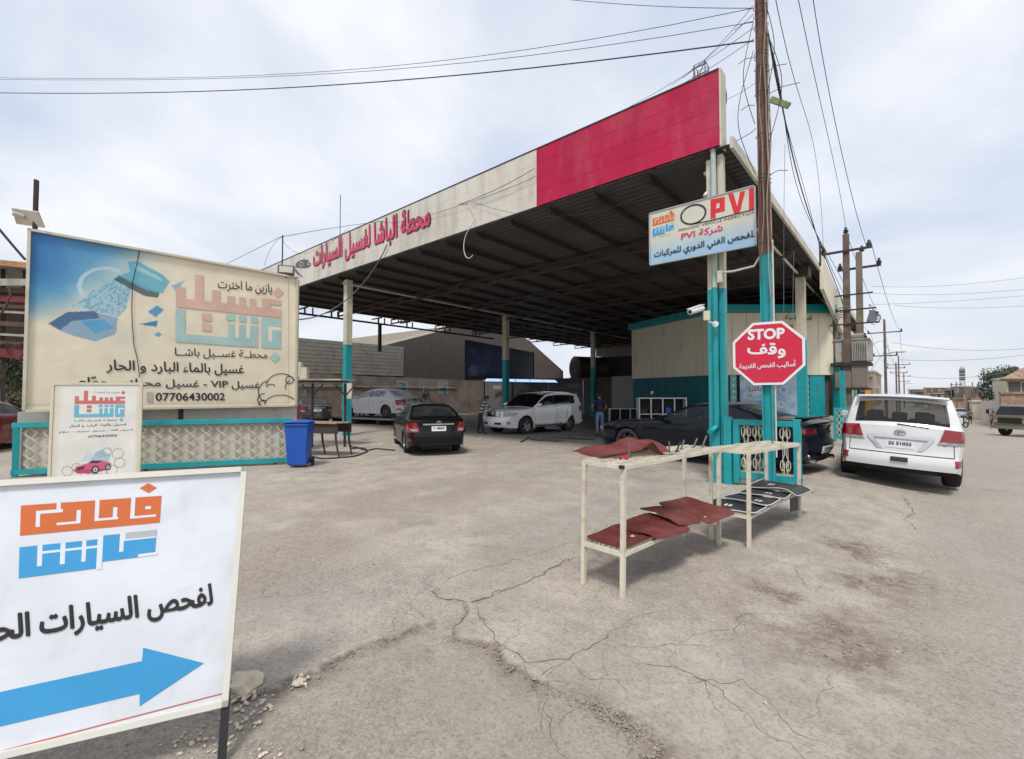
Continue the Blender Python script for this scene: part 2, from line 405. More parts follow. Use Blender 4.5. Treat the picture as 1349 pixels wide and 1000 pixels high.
def in_poly(X, Y, pts):
    c = np.zeros(X.shape, bool); j = len(pts)-1
    for i in range(len(pts)):
        xi, yi = pts[i]; xj, yj = pts[j]
        k = ((yi > Y) != (yj > Y)) & (X < (xj-xi)*(Y-yi)/((yj-yi) if abs(yj-yi) > 1e-9 else 1e-9)+xi)
        c ^= k; j = i
    return c
_rng = np.random.RandomState(3)
def vnoise(X, Y, s, seed):
    r = np.random.RandomState(seed); T = r.rand(256, 256)
    x = X*s+100; y = Y*s+100; i = np.floor(x).astype(int); j = np.floor(y).astype(int); fx = x-i; fy = y-j
    fx = fx*fx*(3-2*fx); fy = fy*fy*(3-2*fy)
    g = lambda a, b: T[a % 256, b % 256]
    return (g(i, j)*(1-fx)+g(i+1, j)*fx)*(1-fy)+(g(i, j+1)*(1-fx)+g(i+1, j+1)*fx)*fy
def fbm(X, Y, s, seed, o=4):
    a = 0; k = .5; t = 0
    for q in range(o): a = a+k*vnoise(X, Y, s*2**q, seed+q); t += k; k *= .5
    return a/t
ASPH = EDGE+[(0.9, -1.5), (-7, -1.5), (-7, .4)]
GRAVEL_C = [((775, 918), .13, .07), ((815, 945), .16, .09), ((860, 985), .16, .10), ((1060, 800), .55, .9), ((1120, 860), .5, .8), ((1150, 760), .5, .9), ((1020, 775), .3, .5), ((1120, 720), .4, .9)]
TRACKS = [pxs([(420, 650), (560, 690), (760, 700), (1000, 720), (1300, 800)]), pxs([(600, 625), (800, 720), (960, 850), (1060, 1000)])]
SMEAR = pxs([(250, 900), (330, 830), (450, 770), (560, 735), (700, 700), (880, 640)]); DUST = pxs([(330, 760), (400, 700), (500, 660), (620, 640)])
def ground_masks(X, Y):
    wx = X+.09*(fbm(X, Y, 8, 11, 5)-.5)*2; wy = Y+.09*(fbm(X, Y, 8, 31, 5)-.5)*2
    a = in_poly(wx, wy, ASPH); de = seg_dist(wx, wy, EDGE)
    sd = np.where(a, de, -de)
    asph = sstep((sd+.02)/.04)
    # road asphalt on the right
    road = sstep((X-(.15+.5*(fbm(X, Y, .9, 51)-.5)+.02*Y)+.5)/.5)
    crack = np.zeros(X.shape); wide = np.zeros(X.shape)
    wx2 = X+.03*(fbm(X, Y, 16, 71)-.5)*2; wy2 = Y+.03*(fbm(X, Y, 16, 91)-.5)*2
    for pts, w in CRW:
        d = seg_dist(wx2, wy2, pts); crack = np.maximum(crack, np.clip(1.25-d/w, 0, 1)*min(1, .55+w*28)); wide = np.maximum(wide, np.exp(-(d/.05)**2)*w*30)
    crack = np.maximum(crack, np.clip(1.0-np.abs(sd)/.022, 0, 1)*sstep((fbm(X, Y, 4, 5)-.35)*4))
    gravel = np.zeros(X.shape)
    for (p, q), rx, ry in GRAVEL_C:
        c = G(p, q); gravel = np.maximum(gravel, np.exp(-(((X-c.x)/rx)**2+((Y-c.y)/ry)**2)*1.3))
    gravel = gravel*sstep((fbm(X, Y, 2.5, 17)-.3)*3)
    gravel = np.maximum(gravel, np.exp(-(np.maximum(sd, 0)/.10)**2)*(sd > -.01)*sstep((fbm(X, Y, 3, 27)-.38)*5)*.9)
    sm = seg_dist(X+.3*(fbm(X, Y, 1.6, 111)-.5), Y+.3*(fbm(X, Y, 1.6, 121)-.5), SMEAR); smear = np.exp(-(sm/.42)**2)*sstep((fbm(X, Y, 1.1, 131)-.25)*2.4)
    du = seg_dist(X, Y, DUST); dust = np.exp(-(du/1.15)**2)*sstep((fbm(X, Y, 1.3, 141)-.3)*3)
    tm = np.full(X.shape, 9.0)
    for o_ in (-.09, 0, .09, 1.35, 1.44, 1.53):
        for T_ in TRACKS: tm = np.minimum(tm, seg_dist(X, Y, [(x, y+o_) for x, y in T_]))
    smear = np.maximum(smear, np.exp(-(tm/.035)**2)*.45*sstep((fbm(X, Y, 2.2, 151)-.38)*4))
    global _S2; _S2 = np.stack([smear, dust, dust*0, dust*0+1], -1).reshape(-1, 4)
    return asph, road, crack, gravel, sd, wide
def ground_mesh():
    vs = []; fs = []; A = []; A2 = []; off = 0
    def grid(xs, ys, fine):
        nonlocal off
        X, Y = np.meshgrid(xs, ys); Z = gza(X, Y)
        a, r, c, g, sd, wd = ground_masks(X, Y)
        if fine:
            rough = fbm(X, Y, 9, 41, 4)-.5
            Z = Z+.008*(fbm(X, Y, 1.2, 43, 3)-.5)*2+.0025*rough*(1+2*a+4*g)
            Z = Z-.016*c-.009*sstep((sd+.03*(fbm(X, Y, 11, 83, 3)-.5)+.015)/.05)+.004*np.exp(-(np.maximum(-sd, 0)/.12)**2)*(sd < 0)+.006*np.exp(-(sd/.07)**2)*(fbm(X, Y, 24, 87, 2)-.5)*2
            Z = Z+.016*g*(np.clip(fbm(X, Y, 20, 61, 3), .45, 1)-.45)*3-.012*g
        else:
            c = c*0
            m = (X > -6.99) & (X < 3.99) & (Y > -.99) & (Y < 10.99); Z = np.where(m, Z-.15, Z)
        n = len(ys); m_ = len(xs)
        vs.append(np.stack([X, Y, Z], -1).reshape(-1, 3)); A2.append(_S2); A.append(np.stack([np.maximum(a, 0*a), c, g, r], -1).reshape(-1, 4))
        i = np.arange(n-1)[:, None]*m_+np.arange(m_-1)[None, :]+off
        fs.append(np.stack([i, i+1, i+m_+1, i+m_], -1).reshape(-1, 4)); off += n*m_
    xs = [-7+.022*i for i in range(501)]; xs[-1] = 4.0
    grid(np.array(xs), np.linspace(-1, 11, 500), True)
    far = [-1500, -800, -400, -200, -100]
    gx = far+list(range(-60, 41, 1))+[80, 160, 400, 900, 1500]
    gy = [-1500, -600, -200, -80, -40]+list(range(-20, 121, 1))+[160, 240, 400, 800, 1600]
    grid(np.array(gx, float), np.array(gy, float), False)
    V = np.concatenate(vs); Fc = np.concatenate(fs); At = np.concatenate(A)
    me = bpy.data.meshes.new('ground'); me.vertices.add(len(V)); me.vertices.foreach_set('co', V.ravel().astype('f'))
    me.loops.add(Fc.size); me.loops.foreach_set('vertex_index', Fc.ravel().astype('i'))
    me.polygons.add(len(Fc)); me.polygons.foreach_set('loop_start', np.arange(0, Fc.size, 4, dtype='i'))
    me.polygons.foreach_set('loop_total', np.full(len(Fc), 4, 'i')); me.polygons.foreach_set('use_smooth', np.ones(len(Fc), bool))
    me.update(calc_edges=True); me.validate()
    at = me.attributes.new('surf', 'FLOAT_COLOR', 'POINT'); at.data.foreach_set('color', At.ravel().astype('f')); at2 = me.attributes.new('worn', 'FLOAT_COLOR', 'POINT'); at2.data.foreach_set('color', np.concatenate(A2).ravel().astype('f'))
    return me
def ground_material():
    m = bpy.data.materials.new('worn_paving'); m.use_nodes = True; t = m.node_tree; n = t.nodes; l = t.links; b = n['Principled BSDF']
    tc = n.new('ShaderNodeTexCoord'); at = n.new('ShaderNodeAttribute'); at.attribute_name = 'surf'
    sp = n.new('ShaderNodeSeparateColor'); l.new(at.outputs['Color'], sp.inputs[0])
    def noise(s, d=6, r=.6, st=None, dist=0):
        q = n.new('ShaderNodeTexNoise'); q.inputs['Scale'].default_value = s; q.inputs['Detail'].default_value = d; q.inputs['Roughness'].default_value = r; q.inputs['Distortion'].default_value = dist
        if st:
            mp = n.new('ShaderNodeMapping'); mp.inputs['Scale'].default_value = st; l.new(tc.outputs['Object'], mp.inputs[0]); l.new(mp.outputs[0], q.inputs['Vector'])
        else: l.new(tc.outputs['Object'], q.inputs['Vector'])
        return q.outputs[0]
    def mr(v, a, b_, c=0., d=1.):
        q = n.new('ShaderNodeMapRange'); l.new(v, q.inputs['Value'])
        for k, w in zip(('From Min', 'From Max', 'To Min', 'To Max'), (a, b_, c, d)): q.inputs[k].default_value = w
        return q.outputs[0]
    def mix(f, a, b_, mode='MIX'):
        q = n.new('ShaderNodeMixRGB'); q.blend_type = mode
        for i, v in enumerate((f, a, b_)):
            if isinstance(v, (int, float)): q.inputs[i].default_value = v
            elif isinstance(v, tuple): q.inputs[i].default_value = (*v, 1)
            else: l.new(v, q.inputs[i])
        return q.outputs[0]
    def mth(op, a, b_=0):
        q = n.new('ShaderNodeMath'); q.operation = op
        for i, v in enumerate((a, b_)):
            if isinstance(v, (int, float)): q.inputs[i].default_value = v
            else: l.new(v, q.inputs[i])
        return q.outputs[0]
    big = noise(.35, 5, .6, dist=.6); mid = noise(1.7, 7, .62); fine = noise(28, 5, .7); grain = noise(95, 4, .75); grit = noise(42, 6, .75)
    conc = mix(mr(big, .35, .65), (.435, .378, .312), (.525, .465, .392))
    conc = mix(mr(mid, .42, .72), conc, (.33, .285, .24))
    conc = mix(mth('MULTIPLY', mr(noise(5.5, 7, .7), .45, .68), .45), conc, (.30, .255, .21))
    asph = mix(mr(mid, .35, .65), (.31, .267, .22), (.385, .336, .28))
    # long tyre-polished smears through the yard
    sm = noise(1.0, 4, .5, (.55, .18, 1), dist=.5)
    conc = mix(mr(sm, .56, .70, 0, .38), conc, (.20, .185, .175))
    road = mix(mr(mid, .3, .7), (.335, .292, .248), (.42, .371, .318))
    at2 = n.new('ShaderNodeAttribute'); at2.attribute_name = 'worn'; s2 = n.new('ShaderNodeSeparateColor'); l.new(at2.outputs['Color'], s2.inputs[0])
    rough10 = noise(11, 8, .78); conc = mix(mth('MULTIPLY', s2.outputs[1], .8), conc, mix(mr(rough10, .40, .62), (.23, .185, .145), (.44, .375, .30))); conc = mix(mth('MULTIPLY', s2.outputs[0], mr(rough10, .3, .55, .35, .75)), conc, (.30, .282, .265))
    roadm = n.new('ShaderNodeMath'); roadm.operation = 'MULTIPLY'; l.new(at.outputs['Alpha'], roadm.inputs[0]); roadm.inputs[1].default_value = .85
    c = mix(roadm.outputs[0], conc, road)
    c = mix(sp.outputs[0], c, asph)
    dirtc = mix(mr(noise(9, 6, .7), .35, .65), (.12, .088, .066), (.27, .215, .17))
    c = mix(mth('MULTIPLY', sp.outputs[2], mr(noise(6, 6, .7), .35, .55, .3, .95)), c, dirtc)
    # grain: aggregate specks, light and dark, stronger on asphalt
    gfac = mth('ADD', mth('MULTIPLY', mth('ADD', sp.outputs[0], roadm.outputs[0]), .30), .52)
    patchy = mr(noise(.7, 4, .6), .42, .60)
    c = mix(mth('MULTIPLY', mr(grit, .50, .66), mth('ADD', mth('MULTIPLY', patchy, .45), .24)), c, (.13, .108, .088)); c = mix(mth('MULTIPLY', mr(grit, .46, .34), mth('ADD', mth('MULTIPLY', patchy, .35), .20)), c, (.50, .45, .385))
    c = mix(mth('MULTIPLY', mr(grain, .57, .70), gfac), c, (.55, .50, .44))
    c = mix(mth('MULTIPLY', mr(grain, .43, .32), gfac), c, (.07, .06, .052))
    c = mix(mth('MULTIPLY', mr(fine, .50, .68), .45), c, (.16, .135, .11)); c = mix(mth('MULTIPLY', mr(rough10, .52, .70), .35), c, (.17, .142, .115)); c = mix(mth('MULTIPLY', mr(rough10, .45, .32), .30), c, (.50, .45, .39))
    # scattered stains
    st = noise(.9, 3, .5); c = mix(mr(st, .655, .70, 0, .30), c, (.15, .132, .118))
    # broken hairline cracks
    vr = n.new('ShaderNodeTexVoronoi'); vr.feature = 'DISTANCE_TO_EDGE'; vr.inputs['Scale'].default_value = .85
    wv = n.new('ShaderNodeVectorMath'); wv.operation = 'MULTIPLY_ADD'
    nc = n.new('ShaderNodeTexNoise'); nc.inputs['Scale'].default_value = 2.5; nc.inputs['Detail'].default_value = 5; l.new(tc.outputs['Object'], nc.inputs['Vector'])
    l.new(nc.outputs['Color'], wv.inputs[0]); wv.inputs[1].default_value = (.5, .5, 0); l.new(tc.outputs['Object'], wv.inputs[2]); l.new(wv.outputs[0], vr.inputs['Vector'])
    hair = mth('MULTIPLY', mr(vr.outputs[0], .0, .006, 1, 0), mr(noise(.8, 3), .50, .60, 0, .55))
    c = mix(hair, c, (.08, .065, .052))
    c = mix(mth('MULTIPLY', sp.outputs[1], .62), c, (.085, .066, .050))
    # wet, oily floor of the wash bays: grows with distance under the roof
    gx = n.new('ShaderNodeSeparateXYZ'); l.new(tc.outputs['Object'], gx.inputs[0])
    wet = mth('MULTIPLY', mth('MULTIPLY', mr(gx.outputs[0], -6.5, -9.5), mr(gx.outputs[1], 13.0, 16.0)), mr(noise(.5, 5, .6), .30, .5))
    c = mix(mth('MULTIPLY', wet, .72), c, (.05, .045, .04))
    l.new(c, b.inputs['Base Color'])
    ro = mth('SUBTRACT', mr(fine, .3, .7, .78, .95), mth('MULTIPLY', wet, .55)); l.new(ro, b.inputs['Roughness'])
    b.inputs['Specular IOR Level'].default_value = .3
    h = mth('ADD', mth('MULTIPLY', grain, .5), mth('MULTIPLY', grit, 1.0))
    bp = n.new('ShaderNodeBump'); bp.inputs['Strength'].default_value = .8; bp.inputs['Distance'].default_value = .010
    l.new(h, bp.inputs['Height']); l.new(bp.outputs[0], b.inputs['Normal'])
    return m
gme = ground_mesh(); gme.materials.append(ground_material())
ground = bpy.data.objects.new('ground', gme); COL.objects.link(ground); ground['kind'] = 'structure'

# hairline and open cracks: thin dark ribbons that follow the surface
_gv = [v.co.copy() for v in gme.vertices[:501*500]]; _gp = [tuple(p.vertices) for p in gme.polygons[:500*499]]
_gb = BVHTree.FromPolygons(_gv, _gp); ckb = MB(); rr = random.Random(77)
def crack_line(pts, w):
    P = []
    for (x0, y0), (x1, y1) in zip(pts[:-1], pts[1:]):
        n = max(2, int(math.hypot(x1-x0, y1-y0)/.022))
        P += [(x0+(x1-x0)*i/n, y0+(y1-y0)*i/n) for i in range(n)]
    if len(P) < 4: return
    X = np.array([p[0] for p in P]); Y = np.array([p[1] for p in P]); e_ = np.minimum(np.arange(len(P)), np.arange(len(P))[::-1])/6.0; e_ = np.clip(e_, 0, 1)
    X = X+(fbm(X, Y, 9, 71, 3)-.5)*.13; Y = Y+(fbm(X, Y, 9, 91, 3)-.5)*.13; ww = w*(.25+1.3*fbm(X, Y, 14, 33, 2))*(.15+.85*e_)
    A = []; B = []
    for i in range(len(P)):
        j, k = max(i-1, 0), min(i+1, len(P)-1); d = Vector((X[k]-X[j], Y[k]-Y[j], 0)).normalized(); t = Vector((-d.y, d.x, 0))*ww[i]/2
        h = _gb.ray_cast(Vector((X[i], Y[i], 2)), Vector((0, 0, -1)))[0]; z = (h.z if h else gz(X[i], Y[i]))+.0025; A.append(Vector((X[i], Y[i], z))-t); B.append(Vector((X[i], Y[i], z))+t)
    ckb.grid([A, B], 0, False, True)
for pts, w in CRALL: crack_line(pts, min(w, .012)*(.62 if w > .0055 else .42))
for k in range(12):       # side branches and a scatter of finer cracks
    pts, w = CRALL[rr.randrange(len(CRALL))]; x, y = pts[rr.randrange(len(pts))]; a = rr.random()*6.28; q = [(x, y)]
    for i in range(rr.randint(2, 5)): a += rr.gauss(0, .5); l_ = rr.uniform(.08, .28); x += l_*math.cos(a); y += l_*math.sin(a); q.append((x, y))
    crack_line(q, rr.uniform(.0015, .003))
ckb.build('pavement_cracks', mat('crack_dirt', (.10, .08, .062), .95, var=.3), None, kind='stuff', label='branching dark cracks across the concrete paving', cat='cracks')
# loose stones: one object nobody could count
def rock_mesh(b, c, r, seed, mi=0, squash=.6):
    rr = random.Random(seed); t = (1+5**.5)/2
    ico = [(-1, t, 0), (1, t, 0), (-1, -t, 0), (1, -t, 0), (0, -1, t), (0, 1, t), (0, -1, -t), (0, 1, -t), (t, 0, -1), (t, 0, 1), (-t, 0, -1), (-t, 0, 1)]
    F_ = [(0, 11, 5), (0, 5, 1), (0, 1, 7), (0, 7, 10), (0, 10, 11), (1, 5, 9), (5, 11, 4), (11, 10, 2), (10, 7, 6), (7, 1, 8), (3, 9, 4), (3, 4, 2), (3, 2, 6), (3, 6, 8), (3, 8, 9), (4, 9, 5), (2, 4, 11), (6, 2, 10), (8, 6, 7), (9, 8, 1)]
    q = Quaternion((rr.random()-.5, rr.random()-.5, rr.random()-.5, rr.random()+.1)).normalized(); sx, sy, sz = rr.uniform(.7, 1.3), rr.uniform(.6, 1.1), rr.uniform(.5, .9)
    vs = []
    for v in ico:
        p = Vector(v).normalized()*r*rr.uniform(.75, 1.15); p = q @ Vector((p.x*sx, p.y*sy, p.z*sz)); p.z *= squash; vs.append(p+Vector(c))
    b.add(vs, F_, mi)
M_stone = mat('grey_stone', (.27, .232, .19), .9, var=.3, scale=20, bump=.4)
M_lime = mat('limestone', (.58, .50, .37), .9, var=.18, scale=8, bump=.6, bscale=25)
gv = MB(); rr = random.Random(5)
def scatter(cpx, cpy, sx, sy, n, rmin, rmax, mi):
    c = G(cpx, cpy)
    for i in range(n):
        x = rr.gauss(c.x, sx); y = rr.gauss(c.y, sy); r = rmin+(rmax-rmin)*rr.random()**3
        rock_mesh(gv, (x, y, gz(x, y)+r*.12-.004), r, rr.randrange(10**6), mi)
for (p, q), rx, ry in GRAVEL_C: scatter(p, q, rx*.8, ry*.65, 480, .003, .013, 0)
for i in range(len(EDGE)-1):
    a, b_ = EDGE[i], EDGE[i+1]
    for k in range(26):
        t = rr.random(); x = a[0]+(b_[0]-a[0])*t+rr.gauss(-.01, .05); y = a[1]+(b_[1]-a[1])*t+rr.gauss(-.03, .05); r = .003+.013*rr.random()**2
        rock_mesh(gv, (x, y, gz(x, y)-.008), r, rr.randrange(10**6), 0)
scatter(345, 780, .9, .8, 160, .004, .018, 0); scatter(380, 700, 1.6, 1.2, 260, .005, .020, 0)
for k in range(1500):
    x = rr.uniform(-9, 3.5); y = rr.uniform(.8, 11); r = .002+.010*rr.random()**4; rock_mesh(gv, (x, y, gz(x, y)), r, rr.randrange(10**6), 0)
gv.build('gravel', [M_stone], label='loose grey stones and grit scattered over the broken paving', cat='gravel', kind='stuff')
gv = MB()
scatter(330, 915, .10, .07, 120, .004, .022, 0); scatter(316, 945, .10, .06, 60, .004, .018, 0); scatter(395, 897, .05, .03, 16, .008, .03, 0); scatter(270, 975, .15, .07, 80, .003, .016, 0); scatter(345, 990, .05, .04, 24, .004, .016, 0)
gv.build('limestone_rubble', [M_lime], label='yellow limestone crumbs spilled around the foot of the arrow sign', cat='rubble', kind='stuff')
def big_rock(name, px, py, r, seed, m, label, sub=2, sc=(1, 1, 1)):
    bm = bmesh.new(); bmesh.ops.create_icosphere(bm, subdivisions=sub, radius=r); q = random.Random(seed); ph = [q.random()*6 for _ in range(6)]
    for v in bm.verts:
        n_ = v.co.normalized(); k = 1+.22*math.sin(3*n_.x+ph[0])+.16*math.sin(5*n_.y+ph[1])+.10*math.sin(9*n_.z+6*n_.x+ph[2])+q.uniform(-.06, .06)
        v.co = Vector((n_.x*r*k*sc[0], n_.y*r*k*sc[1], max(n_.z, -.35)*r*k*sc[2]))
    me = bpy.data.meshes.new(name); bm.to_mesh(me); bm.free(); me.materials.append(m); o = bpy.data.objects.new(name, me); COL.objects.link(o)
    p = G(px, py); o.location = (p.x, p.y, r*.3*sc[2]); tag(o, label, 'stone'); return o
big_rock('limestone_block', 322, 904, .085, 3, M_lime, 'largest yellow limestone block beside the leg of the arrow sign', 2, (1.35, .9, .62))
big_rock('limestone_block', 393, 900, .028, 8, M_lime, 'small flat limestone chip lying on the patch edge right of the big block', 2, (1.5, 1, .6))
big_rock('stone', 766, 924, .028, 12, M_stone, 'pale grey stone lodged in the broken paving edge', 2, (1.2, .9, .8))
# ------------------------------------------------------------------ the big steel canopy
XL, XR, YF, YB, ZU, ZT = -24.0, -2.5, 9.0, 43.5, 6.37, 7.82
canopy = thing('wash_canopy', 'large flat steel car wash canopy with magenta and cream fascia over the yard', 'canopy', (-13, 9, 0))
# fascia boards, each its own piece: four rows; magenta from the corner to x=-6.95, cream beyond
brd = {}
rows = 4; hrow = (ZT-ZU)/rows
segs = [(-6.95, -2.59, M_pink, 'magenta'), (-11.3, -6.955, M_creamp, 'cream'), (-15.7, -11.305, M_creamp, 'cream'), (-20.0, -15.705, M_creamp, 'cream'), (-24.3, -20.005, M_creamp, 'cream')]
for x0, x1, m, nm in segs:
    for r in range(rows):
        z0 = ZU+r*hrow+(.0015 if m is M_creamp else .0025); z1 = ZU+(r+1)*hrow-(.0015 if m is M_creamp else .0025)
        b = MB().bb((x0, YF, z0), (x1, YF+.035+.002*r, z1))
        b.build('fascia_board', m, canopy, label='%s fascia board' % nm)
MB().bb((XL-.3, YF+.045, ZU+.03), (XR-.1, YF+.06, ZT-.03)).build('fascia_backing', M_creamp, canopy)
fr = MB()
for z in (ZU+.05, ZU+.7, ZT-.1): fr.bb((XL-.25, YF+.065, z-.03), (XR-.12, YF+.125, z+.03))
x = XL
while x < XR-.3: fr.bb((x, YF+.13, ZU), (x+.06, YF+.19, ZT-.05)); x += 1.43
fr.build('fascia_frame', M_steel, canopy)
MB().bb((-2.585, YF-.01, ZU-.02), (-2.55, YF+.3, ZT+.02)).build('corner_trim', M_cream, canopy)
MB().bb((XL-.3, YF-.012, ZT), (-2.59, YF+.14, ZT+.03)).build('coping', M_steel, canopy)
# corrugated roof sheet: ribs run along the fascia
cor = MB(); ys = []; y = YF+.07; k = 0
while y < YB:
    ys += [(y, 0), (y+.10, 0), (y+.13, .045), (y+.19, .045)]; y += .22
cor.grid([[Vector((XL-.2, yy, ZU-.02+zz)), Vector((XR+.05, yy, ZU-.02+zz))] for yy, zz in ys], 0, False)
cor.grid([[Vector((XL-.2, yy, ZU-.01+zz)), Vector((XR+.05, yy, ZU-.01+zz))] for yy, zz in ys], 0, False, True)
cor.build('corrugated_roof', M_roof, canopy)
MB().bb((XR+.05, YF+.14, ZU-.06), (XR+.11, 41.0, ZU+.16)).build('eave_trim', M_cream, canopy)
MB().bb((XL-.26, YF+.22, ZU-.05), (XL-.2, YB, ZU+.1)).build('eave_trim', M_steel, canopy)
pb = MB().bb((-.035, 0, -.12), (.035, YB-YF-.25, 0)).build('purlin', M_steel, canopy, local=True)
inv = parent_inv(canopy); pb.location = inv @ Vector((XL+.3, YF+.23, ZU-.022))
nP = 16
for i in range(1, nP+1):
    share(pb, canopy, inv @ Vector((XL+.3+i*(XR-XL-.6)/nP, YF+.23, ZU-.022)))
def truss_bm(x0, x1, y, z1, z0, step=.75):
    b = MB(); b.bb((x0, y-.04, z1-.07), (x1, y+.04, z1)); b.bb((x0, y-.04, z0), (x1, y+.04, z0+.07)); n = int((x1-x0)/step)
    for i in range(n+1):
        x = x0+(x1-x0)*i/n; b.bb((x-.025, y-.025, z0+.07), (x+.025, y+.025, z1-.07))
        if i < n and i % 2: b.bar((x, y+.03, z0+.07), (x0+(x1-x0)*(i+1)/n, y+.03, z1-.07), .03)
    return b
tr0 = truss_bm(XL, XR-.15, 0, 0, -.30).build('truss', M_redox, canopy, local=True); tr0.location = inv @ Vector((0, 12.9, ZU-.145))
for y in (16.4, 19.9, 23.4, 26.8, 30, 33.5, 37, 40.5, 43.3): share(tr0, canopy, inv @ Vector((0, y, ZU-.145)))
for x in (-2.95, -16.9): MB().tube([(x, YF+.3, ZU-.32), (x, YB, ZU-.32)], .04, 8).build('roof_pipe', M_cream, canopy)
def column(x, y, w, zt=3.62, pipe=None, cream=M_cream, top=ZU-.15):
    MB().bb((x-w/2, y-w/2, 0), (x+w/2, y+w/2, zt)).build('column_base', M_teal, canopy)
    b = MB().bb((x-w/2+.004, y-w/2+.004, zt), (x+w/2-.004, y+w/2-.004, top)); b.build('column', cream, canopy)
    MB().bb((x-w*.8, y-w*.8, 0), (x+w*.8, y+w*.8, .012)).build('base_plate', M_teal, canopy)
column(-2.80, 9.25, .19, 3.68); column(-2.9, 19.6, .30); column(-2.9, 30.2, .30); column(-16.95, 9.55, .26); column(-17.7, 19.95, .30); column(-17.6, 29.6, .28)
# second post of the corner column, and the rain pipe strapped to its front
MB().bb((-2.69, 9.17, 0), (-2.59, 9.33, 3.68)).build('column_base', M_teal, canopy); MB().bb((-2.688, 9.172, 3.68), (-2.592, 9.328, ZU-.1)).build('column', M_cream, canopy)
M_pipe = mat('pale_rain_pipe', (.40, .50, .45), .5, var=.12, dirt=(.2, .25, .22), dirt_amt=.3)
MB().tube([(-2.74, 9.10, ZU), (-2.74, 9.10, 3.69)], .05, 12).build('rain_pipe', M_pipe, canopy)
MB().tube([(-2.74, 9.10, 3.69), (-2.74, 9.10, 1.05)], .052, 12).tube([(-2.74, 9.10, 1.05), (-2.80, 9.04, .98), (-2.82, 8.94, .95)], .052, 12).build('rain_pipe', M_teal, canopy)
b = MB()
for z in (4.95, 5.0, 5.05, 4.62): b.bb((-3.0, 9.03, z), (-2.59, 9.045, z+.018))
b.build('strap', M_cream, canopy)
MB().bb((-3.15, 19.3, ZU-.45), (-2.6, 19.9, ZU-.12)).build('bracket_plate', M_redox, canopy)
# words and emblem on the fascia
FA = Face((0, YF, 0), (0, -1, 0))
M_pinkp = mat('magenta_letter', (.62, .03, .12), .35, var=.08)
M_ol = mat('letter_edge', (.09, .05, .06), .5)
FA.text('محطة الباشا لغسيل السيارات', (413, 358), (568, 307), (413, 326), M_ol, canopy, bold=.05, off=.014, name='letter_edge')
FA.text('محطة الباشا لغسيل السيارات', (414, 356.6), (567, 305.5), (414, 327.5), M_pinkp, canopy, bold=.034, off=.03)
M_grey = mat('emblem_grey', (.07, .07, .075), .4)
b = MB(); FA.poly([(389, 352), (391, 346), (396, 343), (402, 341.5), (407, 343), (410, 347), (409, 351), (404, 353), (398, 353)], None, None, .014, mb=b)
FA.poly([(389, 353), (392, 357), (396, 362), (401, 366), (393, 362), (389, 358)], None, None, .014, mb=b)
b.build('emblem', M_grey, canopy)
b = MB(); FA.line(arc(397.5, 348, 2.6, 2.6, 0, 360), .03, None, None, .02, mb=b); FA.line(arc(407.5, 347, 1.8, 1.8, 0, 360), .03, None, None, .02, mb=b); b.build('emblem_ring', M_creamp, canopy)

# frame of pipes and brackets in the open strip left of the roof
fro = thing('open_steel_frame', 'dark pipe frame with small brackets against the sky left of the canopy roof', 'frame', (-24.3, 15.8, 4.3))
b = MB(); b.bb((-24.34, 7, 5.86), (-24.26, 26, 5.96)); b.build('rail', M_steel, fro)
MB().bb((-24.35, 15.7, 4.2), (-24.2, 15.87, 5.86)).build('post', M_steel, fro)
for y in (11.2, 12.7, 15.7, 17.8, 21.0, 24): 
    MB().bb((-24.33, y-.04, 5.96), (-24.27, y+.04, 6.3)).bb((-24.33, y+.4, 5.96), (-24.27, y+.46, 6.3)).bb((-24.9, y-.1, 6.2), (-23.9, y+.0, 6.26)).build('bracket', M_steel, fro)
# ------------------------------------------------------------------ walls of the wash bays
wA = D(380, 540, 28.0); wB = D(650, 540, 41.0); wA.z = wB.z = 0
wd = (wB-wA).normalized(); wn = Vector((wd.y, -wd.x, 0))
if wn.dot(-wA) < 0: wn = -wn
def wp(px): # distance along the wall under a photo column
    p = on_plane(px, 540, wA, wn); return (p-wA).dot(wd)
M_block = mat('stained_plaster', (.22, .18, .145), .85, var=.2, scale=.9, dirt=(.10, .08, .07), dirt_amt=.5, dirt_scale=.7, bump=.3)
M_corr = mat('grey_cladding', (.24, .225, .19), .6, var=.12, scale=1, dirt=(.12, .09, .07), dirt_amt=.4)
M_brown = mat('brown_cladding', (.085, .066, .055), .7, var=.15, dirt=(.08, .06, .05), dirt_amt=.4)
bw = thing('bay_wall', 'long stained wall of the wash bays with painted bay numbers and metal cladding above', 'wall', wA)
T = lambda s, z, o=0: wA+wd*s+wn*o+Vector((0, 0, z))
s0, s1, s2, s3 = -14, wp(532), wp(605), wp(655)
def wbox(b, a, c, z0, z1, o0, o1): b.hull8([T(a, z0, o0), T(a, z0, o1), T(c, z0, o1), T(c, z0, o0), T(a, z1, o0), T(a, z1, o1), T(c, z1, o1), T(c, z1, o0)][0:8]); return b
sp_ = s0
i = 0
while sp_ < s3:
    wbox(MB(), sp_, min(sp_+2.4, s3)-.02, 0, 2.92-.012*max(sp_, 0), -.25, .0+.01*(i % 2)).build('wall_slab', M_block, bw); sp_ += 2.4; i += 1
for r in range(9):
    z0 = 2.95+r*.245; wbox(MB(), s0, s1, z0, z0+.225, -.16, -.06).build('cladding_strip', M_corr, bw)
wbox(MB(), s0, s3, 2.3, 5.14, -.3, -.255).build('cladding_back', M_dark, bw)
uw = lambda x, y: on_plane(x, y, wA-wn*.12, wn)
MB().poly([uw(*p) for p in ((500, 504), (662, 503), (662, 418), (598, 431), (562, 441), (500, 456.5))], .1, wn).build('upper_wall', M_brown, bw)
